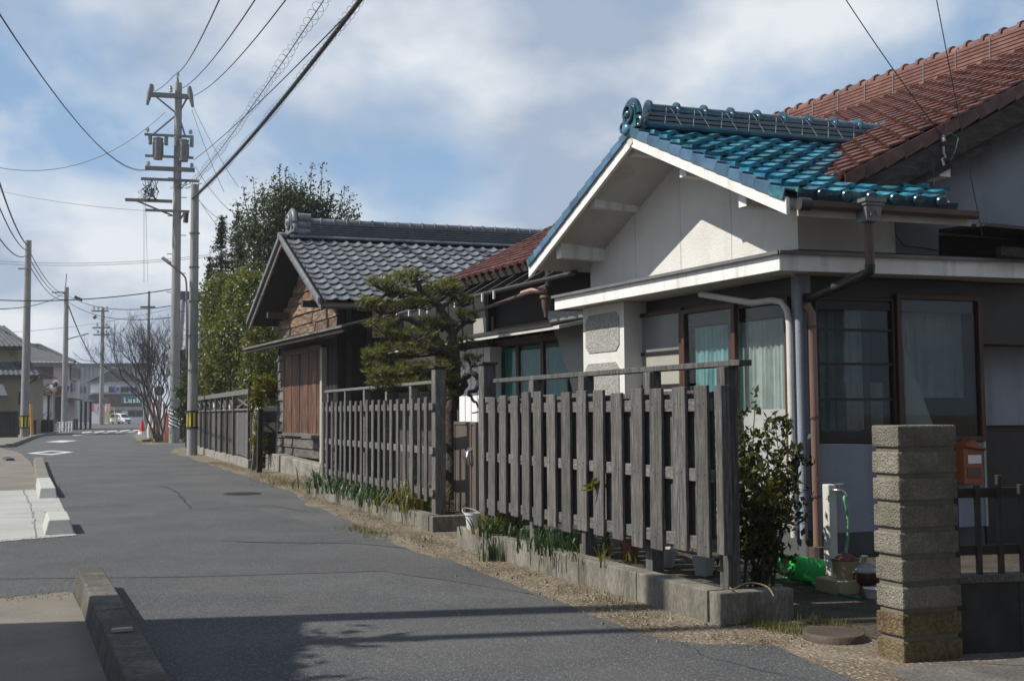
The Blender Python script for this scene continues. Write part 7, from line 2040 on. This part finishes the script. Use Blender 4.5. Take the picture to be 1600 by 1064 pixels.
# dark garden walls and hedges along the left pavement
for k, (x0, y0, x1, y1, Y, lab, m_) in enumerate(((-4, 642, 27, 692, 74, 'dark garden wall at the left edge below the tan house', 'wood_black'), (26, 656, 56, 683, 84, 'dark slatted garden wall between the two left poles', 'wood_black'), (55, 656, 83, 680, 95, 'black boundary wall in front of the pink house', 'black'))):
    P_ = Plane((at((x0 + x1) / 2, 640, Y).x, Y), Vector((-1, -.1, 0)), Vector((.1, -1, 0))); a, b, c, d = P_.rect(x0, y0, x1, y1)
    t = thing('garden_wall', P_.p((a + b) / 2, 0), lab, 'wall', 'dark garden walls on the left of the street')
    n_ = 5
    for q in range(n_): mb = MB(); mb.slab(P_, a + (b - a) * q / n_ + .01, a + (b - a) * (q + 1) / n_ - .01, 0, d - .08, -.2, 0); mb.build('wall_panel', M[m_], t)
    mb = MB(); mb.slab(P_, a - .05, b + .05, d - .078, d, -.25, .05); mb.build('coping', M['metal_dark'], t)
t0_ = Vector((at(64, 660, 97).x, 97, 0)); t = thing('bare_shrub', t0_, 'grey leafless shrub rising behind the black boundary wall', 'shrub'); mb = MB(); tips = []; rnd = random.Random(6)
for k in range(9): grow(mb, t0_ + Vector((rnd.gauss(0, .4), 0, 0)), Vector((rnd.gauss(0, .4), rnd.gauss(0, .3), 1)), 1.0, .03, 2, rnd, tips, .5, 3, .75, .1)
mb.build('branches', M['bark_grey'], t)
# white shop
YS = 214.0
SHc = at(141, 640, YS); SHc.z = 0
SHf = Plane(SHc, Vector((1, .03, 0)), Vector((.03, -1, 0)))
SHl = Plane(SHc, Vector((-.3, 1, 0)), Vector((-.95, -.3, 0)))
sh = thing('shop_building', SHc, 'white two storey shop with a brown band and teal sign down the street', 'shop')
ze = at(150, 598, YS).z; W_ = SHf.sz(236, 620)[0]
mb = MB(); mb.prism([SHf.p(0, 0), SHf.p(W_, 0), SHf.p(W_, 0) + SHl.u * 12, SHf.p(0, 0) + SHl.u * 12], (0, 0, ze)); mb.build('wall', M['house_white'], sh)
ap = SHf.sz(181, 576); a0 = SHf.sz(139, 599); a1 = SHf.sz(232, 599)
mb = MB(); mb.prism([SHf.p(a0[0], ze, .3), SHf.p(a1[0], ze, .3), SHf.p(ap[0], ap[1], .3)], SHl.u * 12); rf = mb.build('roof', M['tile_grey_dark'], sh)
mb = MB(); mb.bar(SHf.p(a0[0] - .5, ze + .1, .5), SHf.p(ap[0], ap[1] + .2, .5), .5, .3); mb.bar(SHf.p(a1[0] + .3, ze + .1, .5), SHf.p(ap[0], ap[1] + .2, .5), .5, .3); mb.bar(SHf.p(a0[0] - .6, ze, .4), SHf.p(a1[0] + .4, ze, .4), .4, .25); mb.build('roof_trim', M['pole_concrete'], rf)
wave_roof(SHf.p(a0[0] - .5, ze + .05, .5), SHl.u * 12, (0, 0), SHf.u * (ap[0] - a0[0] + .5) + Vector((0, 0, ap[1] - ze + .25)), M['tile_grey'], 'roof_slope', sh, .6, .05)
mb = MB(); a, b, c, d = SHf.rect(144, 616, 236, 635); mb.slab(SHf, a, b, c, d, .002, 1.2); mb.build('brown_band', M['band_brown'], sh)
a, b, c, d = SHf.rect(193, 618, 228, 631)
mb = MB(); mb.slab(SHf, a, b, c, d, 1.21, 1.35); sg_ = mb.build('sign_board', M['sign_teal'], sh)
def text_mesh(s, name, mat, P, u, z, out, size, parent, bold=0.0):
    cu = bpy.data.curves.new(name, 'FONT'); cu.body = s; cu.size = size; cu.align_x = 'CENTER'; cu.align_y = 'CENTER'; cu.extrude = .02; cu.offset = bold; cu.space_character = 1.25
    o = bpy.data.objects.new(name, cu); COL.objects.link(o); bpy.context.view_layer.update()
    me = bpy.data.meshes.new_from_object(o.evaluated_get(bpy.context.evaluated_depsgraph_get())); bpy.data.objects.remove(o)
    me.materials.clear(); me.materials.append(M[mat])
    m = Matrix((P.u, Vector((0, 0, 1)), P.n)).transposed().to_4x4(); m.translation = P.p(u, z, out)
    return link(name, me, parent, m)
text_mesh('Lush', 'lettering', 'sign_white', SHf, (a + b) / 2 - .1, (c + d) / 2 - .15, 1.37, 1.35, sg_, .035)
mb = MB(); mb.lathe([(0, .05), (.35, .05), (.35, 0), (0, 0)], SHf.p(b - .35, d - .25, 1.36), 12, axis=SHf.n); mb.build('sign_emblem', M['laundry_pale'], sg_)
for k, (x0, y0, x1, y1) in enumerate(((170.5, 603.5, 181, 613), (189, 603.5, 199.5, 613))): facade(SHf, (x0, y0, x1, y1), M['frame_dark'], sh, 'upper_window', .05)
mb = MB(); a, b, c, d = SHf.rect(146, 613.2, 234, 615.6); mb.slab(SHf, a, b, c, d, .0, 1.25); mb.build('balcony_rail', M['pole_concrete'], sh)
mb = MB(); a, b, c, d = SHf.rect(168, 604, 228, 604.6); mb.slab(SHf, a, b, c, d, .9, .95); dr = mb.build('drying_pole', M['insulator'], sh)
for k, (x0, x1, m_) in enumerate(((177, 181, 'laundry_blue'), (181.5, 184, 'laundry_pale'), (184.5, 188, 'laundry_blue'), (188.5, 190, 'laundry_pale'), (200.5, 204, 'laundry_navy'), (204.5, 207, 'laundry_blue'), (207.5, 211, 'laundry_navy'), (211.5, 217, 'laundry_blue'))):
    a, b, c, d = SHf.rect(x0, 605, x1, 613 - (k % 3)); mb = MB(); mb.grid(lambda u, v: SHf.p(a + (b - a) * u, d + (c - d) * v, .92 + .05 * math.sin(u * 9)), 6, 2)
    mb.build('garment', M[m_], None, label=('blue', 'pale blue', 'bright blue', 'narrow pale', 'navy', 'small blue', 'dark navy', 'wide blue')[k] + ' garment hung on the shop balcony, number %s from the left' % ('one two three four five six seven eight'.split()[k]), category='laundry', group='laundry on the shop balcony')
facade(SHf, (201, 642, 223, 650.5), M['frame_dark'], sh, 'shop_window', .06); facade(SHf, (172, 641, 190, 652), M['metal_grey'], sh, 'shutter', .06, False)
mb = MB(); a, b, c, d = SHf.rect(146, 640, 236, 641.5); mb.slab(SHf, a, b, c, d, 0, .15); mb.build('sill_band', M['pole_concrete'], sh)
for x0, x1 in ((128.8, 131), (133.5, 136)): facade(SHl, (x0, 605, x1, 613), M['frame_dark'], sh, 'side_window', .06)
mb = MB(); a, b, c, d = SHf.rect(139, 618, 143, 630); mb.slab(SHf, a, b, c, d, .1, .5); mb.build('side_sign', M['sign_teal'], sh)
# grey hall behind the shop
gh = thing('grey_hall', at(160, 655, 262) * 1.0, 'long pale grey hall with a dark roof line rising behind the white shop', 'building'); gh.location.z = 0
GHP = Plane((gh.location.x, 262), Vector((1, 0, 0)), Vector((0, -1, 0))); a, b, c, d = GHP.rect(122, 573, 215, 655)
mb = MB(); mb.slab(GHP, a, b, 0, d, -10, 0); mb.build('wall', M['house_grey'], gh); mb = MB(); mb.slab(GHP, a - .5, b + .5, d, d + .8, -10.5, .5); mb.build('roof', M['roof_blue'], gh)
for k in range(14): mb = MB(); u = a + (b - a) * (k + .5) / 14; mb.slab(GHP, u - .08, u + .08, 0, d, .001, .12); mb.build('cladding_rib', M['metal_grey'], gh)
# tile roofed house behind the big pole
YW = 70.0
WHP = Plane((at(285, 640, YW).x, YW), Vector((.97, .24, 0)), Vector((.24, -.97, 0)))
wh = thing('dark_house', WHP.p(0, 0), 'dark walled house with a steep tiled roof half hidden behind the two concrete poles', 'house')
u0, u1 = WHP.sz(266, 560)[0], WHP.sz(330, 560)[0]; ze = WHP.sz(285, 548)[1]; zr_ = at(286, 468, YW + 4).z
mb = MB(); mb.slab(WHP, u0 + .4, u1, 0, ze + .3, -7, 0); mb.build('wall', M['wood_dark'], wh)
wave_roof(WHP.p(u0, ze, .8), WHP.u * (u1 - u0), (0, 0), WHP.n * -4.2 + Vector((0, 0, zr_ - ze)), M['tile_grey'], 'roof', wh, .36, .06)
mb = MB(); rp_ = WHP.p(u0, zr_, -3.4); mb.slab(WHP, u0 - .1, u1, zr_ - .1, zr_ + .45, -3.6, -3.2); mb.build('ridge', M['tile_grey_dark'], wh)
mb = MB(); mb.prism([WHP.p(u0 + .2, ze, 0), WHP.p(u0 + .2, ze, -7), WHP.p(u0 + .2, zr_ - .1, -3.4)], WHP.u * .1); mb.build('gable', M['wood_old'], wh)
facade(WHP, (277, 575, 284, 610), M['wood_plank'], wh, 'board', .05, False)
# ------------------------------------------------------------------ street furniture and vehicles down the street
def stick(name, label, p, q, r, mat, cat='marker pole', group='marker poles by the corner', n=8):
    t = thing(name, p, label, cat, group); mb = MB(); mb.tube([p, q], r, n); mb.build('shaft', M[mat], t, smooth=50); return t
o = gnd(245, 687); stick('marker_pole', 'yellow orange leaning pole in front of the bare tree', o, at(250, 628, o.y), .13, 'orange_pole')
o = gnd(239, 684); t = stick('marker_pole', 'red and white pole left of the yellow orange pole', o, at(240, 628, o.y), .09, 'red_pole')
mb = MB()
mb.tube([at(239.3, 668, o.y - .1), at(239.6, 655, o.y - .1)], .1, 8); mb.build('white_band', M['sign_white'], t)
o = gnd(258, 689); stick('marker_pole', 'rusty red pole right of the yellow orange pole', o, at(256, 630, o.y), .07, 'red_pole')
o = gnd(263, 688); P_ = Plane(o, Vector((1, 0, 0)), Vector((0, -1, 0))); a, b, c, d = P_.rect(260, 645, 266, 683)
t = thing('red_board', o, 'narrow faded red board standing left of the striped pole guard', 'board'); mb = MB(); mb.slab(P_, a, b, 0, d, -.05, 0); mb.build('panel', M['red_pole'], t)
o = gnd(235, 687); t = thing('wrapped_post', o, 'crooked white and brown post beside the traffic cone', 'post'); mb = MB(); mb.tube([o, at(233, 670, o.y), at(236, 655, o.y), at(235, 648, o.y)], [.2, .12, .14, .08], 7); mb.build('shaft', M['pipe_white'], t, smooth=60)
o = gnd(249, 688); t = thing('round_sign', o, 'back of a round grey sign beside the bare tree', 'sign'); mb = MB(); mb.tube([o, at(249, 606, o.y)], .04, 6); mb.build('post', M['metal_grey'], t); mb = MB(); q = at(249, 611, o.y); mb.lathe([(0, .03), (.3, .03), (.3, -.03), (0, -.03)], q, 18, axis=(.2, -1, 0)); mb.build('disc', M['metal_grey'], t)
o = Vector((at(229, 640, 110).x, 110, 0)); t = thing('meter_box', o, 'grey meter box on a bent conduit post left of the bare tree', 'box'); mb = MB(); mb.tube([at(226, 640, 110), at(226, 655, 110), at(229, 668, 110), Vector((at(232, 676, 110).x, 110, 0))], .14, 6); mb.build('conduit', M['pole_concrete'], t); P_ = Plane((o.x, 110), Vector((1, 0, 0)), Vector((0, -1, 0))); a, b, c, d = P_.rect(223, 622, 231, 638); mb = MB(); mb.slab(P_, a, b, c, d, -.4, .2); mb.build('cabinet', M['pole_concrete'], t, bevel=.03)
co_ = gnd(222, 681.5); t = thing('traffic_cone', co_, 'red traffic cone with a white foot on the street corner', 'traffic cone')
mb = MB(); mb.lathe([(.42, 0), (.42, .08), (0, .08)], co_, 4); mb.build('base', M['pipe_white'], t); mb = MB(); mb.lathe([(.3, .08), (.25, .35)], co_, 16); mb.lathe([(.25, .35), (.03, 1.3), (0, 1.31)], co_, 16); mb.build('cone', M['cone_red'], t, smooth=50); mb = MB(); mb.lathe([(.31, .1), (.262, .36)], co_, 16); mb.build('white_band', M['sign_white'], t, smooth=50)
o = gnd(224, 685); mb = MB(); mb.prism([gnd(210, 683), gnd(224, 678), gnd(240, 682), gnd(232, 690), gnd(222, 691)], (0, 0, .15)); mb.build('kerb_island', M['pavement'], None, kind='structure')
# mirrors, markers and rails on the left
o = gnd(84, 677); t = thing('traffic_mirror', o, 'orange rimmed traffic mirror on a pale post in front of the pink house', 'mirror')
mb = MB(); mb.tube([o, at(84, 600, o.y)], .1, 8); mb.build('post', M['pole_concrete'], t)
for (x, y, r, ax, m1) in ((79, 608, .55, (.55, -.8, -.05), 'mirror_orange'), (87, 600, .35, (-.3, -1, 0), 'house_pink')):
    c = at(x, y, o.y - .3); mb = MB(); mb.lathe([(0, -.15), (r * .9, -.08), (r, 0), (r * .88, .02)], c, 20, axis=ax); hd_ = mb.build('mirror_housing', M[m1], t, smooth=50); mb = MB(); mb.lathe([(0, .07), (r * .5, .05), (r * .87, .0)], c, 20, axis=ax); mb.build('mirror_face', M['mirror_glass' if m1 != 'house_pink' else 'metal_dark'], hd_, smooth=60)
o = gnd(50, 682); stick('marker_pole', 'yellow marker pole beside the left concrete pole', o, at(48.5, 631, o.y), .13, 'orange_pole', group='marker poles by the corner')
o = gnd(75, 679); stick('dark_post', 'thin dark post in front of the pink house wall', o, at(76, 618, o.y), .09, 'black', 'post', 'dark posts')
o = gnd(133, 665); stick('dark_post', 'black post before the pink house porch', o, at(133.5, 625, o.y), .2, 'black', 'post', 'dark posts')
for k, (x0, x1, lab) in enumerate(((88, 98, 'white pedestrian barrier left of the lamp pole'), (103, 112, 'white pedestrian barrier right of the lamp pole'))):
    p, q = gnd(x0, 677.5 - k), gnd(x1, 676 - k * 2); t = thing('pedestrian_barrier', (p + q) / 2, lab, 'barrier', 'pedestrian barriers')
    for e in (p, (p + q) / 2, q): mb = MB(); mb.tube([e, e + Vector((0, 0, 1.0))], .06, 6); mb.build('post', M['sign_white'], t)
    for z in (.45, .95): mb = MB(); mb.tube([p + Vector((0, 0, z)), q + Vector((0, 0, z))], .05, 6); mb.build('rail', M['sign_white'], t)
for k, x in enumerate((116, 120)): o = gnd(x, 672); stick('dark_post', ('first', 'second')[k] + ' short dark bollard by the pink house porch', o, o + Vector((0, 0, 1.2)), .12, 'black', 'post', 'dark posts')
YB = 196.0
P_ = Plane((at(160, 640, YB).x, YB), Vector((1, 0, 0)), Vector((0, -1, 0))); a, b, c, d = P_.rect(141, 630.5, 172.5, 643)
t = thing('banner_board', P_.p((a + b) / 2, 0), 'pink and white advertising board with a purple letter P by the shop', 'sign')
mb = MB(); mb.slab(P_, a, b, c, d, 0, .1); bo_ = mb.build('panel', M['sign_white'], t)
for (f0, f1, g0, g1) in ((0, .18, 0, 1), (.18, 1, .86, 1), (.18, 1, 0, .1), (.84, 1, .1, .86)): mb = MB(); mb.slab(P_, a + (b - a) * f0, a + (b - a) * f1, c + (d - c) * g0, c + (d - c) * g1, .101, .13); mb.build('pink_border', M['sign_pink'], bo_)
for zf in (.28, .72): mb = MB(); mb.lathe([(0, .04), (.36, .04), (.36, 0), (0, 0)], P_.p(a + (b - a) * .09, c + (d - c) * zf, .131), 14, axis=P_.n); mb.build('dot', M['sign_magenta'], bo_)
text_mesh('P', 'lettering', 'sign_purple', P_, a + (b - a) * .42, c + (d - c) * .36, .13, .95, bo_, .03)
for f in (.05, .95): mb = MB(); q = P_.p(a + (b - a) * f, 0, -.1); mb.bar(q, q + Vector((0, 0, d)), .12, .12, (0, 1, 0)); mb.build('post', M['metal_grey'], t)
P_ = Plane((at(170, 640, 190).x, 190), Vector((1, 0, 0)), Vector((0, -1, 0))); a, b, c, d = P_.rect(166.5, 638, 171, 660)
t = thing('yellow_banner', P_.p((a + b) / 2, 0), 'tall narrow yellow banner in front of the parked van', 'banner'); mb = MB(); mb.slab(P_, a, b, c, d, 0, .04); mb.build('cloth', M['yellow'], t); mb = MB(); mb.tube([P_.p(a, 0, 0), P_.p(a, d + .2, 0)], .06, 6); mb.build('pole', M['insulator'], t)
o = Vector((at(180, 640, 188).x, 188, 0)); stick('marker_pole', 'leaning thin yellow pole in front of the white van', Vector((at(183, 640, 188).x, 188, 0)), at(178, 636, 188), .1, 'yellow', group='marker poles by the corner')
o = Vector((at(163, 640, 184).x, 184, 0)); t = thing('traffic_mirror', o, 'small round traffic mirror on the far utility pole corner', 'mirror'); mb = MB(); mb.tube([o, at(163, 625, 184)], .08, 6); mb.build('post', M['red_pole'], t); mb = MB(); c = at(163, 626, 183.7); mb.lathe([(0, -.1), (.55, -.03), (.55, .05), (.0, .05)], c, 16, axis=(.2, -1, 0)); mb.build('mirror_face', M['metal_grey'], t)
# white van
VO = Vector((at(188, 660, 203).x, 203, 0)); VD = Vector((.86, -.5, 0)).normalized(); VS = Vector((-VD.y, VD.x, 0))
van = thing('parked_van', VO, 'white compact van parked in front of the shop, its nose to the right', 'van')
def vp(l, s_, z): return VO + VD * l + VS * s_ + Vector((0, 0, z))
prof = [(-2.0, .35), (-2.05, .9), (-1.95, 1.2), (-1.8, 1.8), (-1.5, 1.92), (.4, 1.9), (.75, 1.75), (1.25, 1.12), (1.85, .95), (2.1, .75), (2.12, .35)]
mb = MB(); hw = .83
def ins(z): return hw - max(0, z - 1.0) * .16
i0 = len(mb.v); k = len(prof)
mb.v += [tuple(vp(l, -ins(z), z)) for l, z in prof] + [tuple(vp(l, ins(z), z)) for l, z in prof]
mb.f.append(tuple(range(k))); mb.f.append(tuple(reversed(range(k, 2 * k)))); mb.m += [0, 0]
for q in range(k): mb.f.append((q, (q + 1) % k, k + (q + 1) % k, k + q)); mb.m.append(0)
bd_ = mb.build('body', M['van_white'], van, bevel=.06, seg=3, smooth=40)
for sg in (-1, 1):
    for pts_ in ([(-1.7, 1.2), (-1.62, 1.72), (-.75, 1.75), (-.75, 1.18)], [(-.65, 1.18), (-.65, 1.75), (.3, 1.72), (.45, 1.18)], [(.55, 1.18), (.42, 1.68), (.62, 1.58), (.98, 1.17)]):
        mb = MB(); mb.prism([vp(l, sg * (ins(z) + .012), z) for l, z in pts_], VS * (sg * .01)); mb.build('side_window', M['glass_dark'] if False else M['black'], bd_)
mb = MB(); mb.prism([vp(.8, -.62, 1.72), vp(.8, .62, 1.72), vp(1.25, .7, 1.18), vp(1.25, -.7, 1.18)], VD * .02 + Vector((0, 0, .02))); mb.build('windscreen', M['black'], bd_)
mb = MB(); mb.prism([vp(2.1, -.6, .5), vp(2.1, .6, .5), vp(2.12, .6, .75), vp(2.12, -.6, .75)], VD * .04); mb.build('grille', M['laundry_navy'], bd_)
for sg in (-1, 1):
    mb = MB(); mb.prism([vp(2.02, sg * .55, .75), vp(2.02, sg * .8, .75), vp(1.9, sg * .8, .92), vp(1.98, sg * .55, .9)], VD * .06); mb.build('headlight', M['insulator'], bd_)
    mb = MB(); mb.bar(vp(.75, sg * .88, 1.18), vp(.75, sg * 1.02, 1.2), .14, .18); mb.build('wing_mirror', M['van_white'], bd_)
    for l in (-1.25, 1.35):
        c = vp(l, sg * .76, .31); mb = MB(); mb.lathe([(.0, -.11), (.27, -.11), (.31, -.07), (.31, .07), (.27, .11), (0, .11)], c, 18, axis=VS); wv = mb.build('wheel', M['tyre'], van, smooth=50)
        mb = MB(); mb.lathe([(0, .115), (.18, .118), (.2, .1)], c, 14, axis=VS * sg); mb.build('rim', M['steel'], wv)
# the air between the camera and the far end of the street
hz_ = MB(); hz_.box(-510, 510, -210, 810, -1.0, 32)
hm = bpy.data.materials.new('haze'); hm.use_nodes = True
hm.node_tree.nodes.clear()
ho = hm.node_tree.nodes.new('ShaderNodeOutputMaterial'); hv = hm.node_tree.nodes.new('ShaderNodeVolumePrincipled')
hv.inputs['Color'].default_value = (.86, .92, 1.0, 1); hv.inputs['Density'].default_value = .0005; hv.inputs['Anisotropy'].default_value = .2
hm.node_tree.links.new(hv.outputs[0], ho.inputs['Volume'])
hz_.build('haze', hm, kind='stuff', label='thin pale haze in the air over the street')
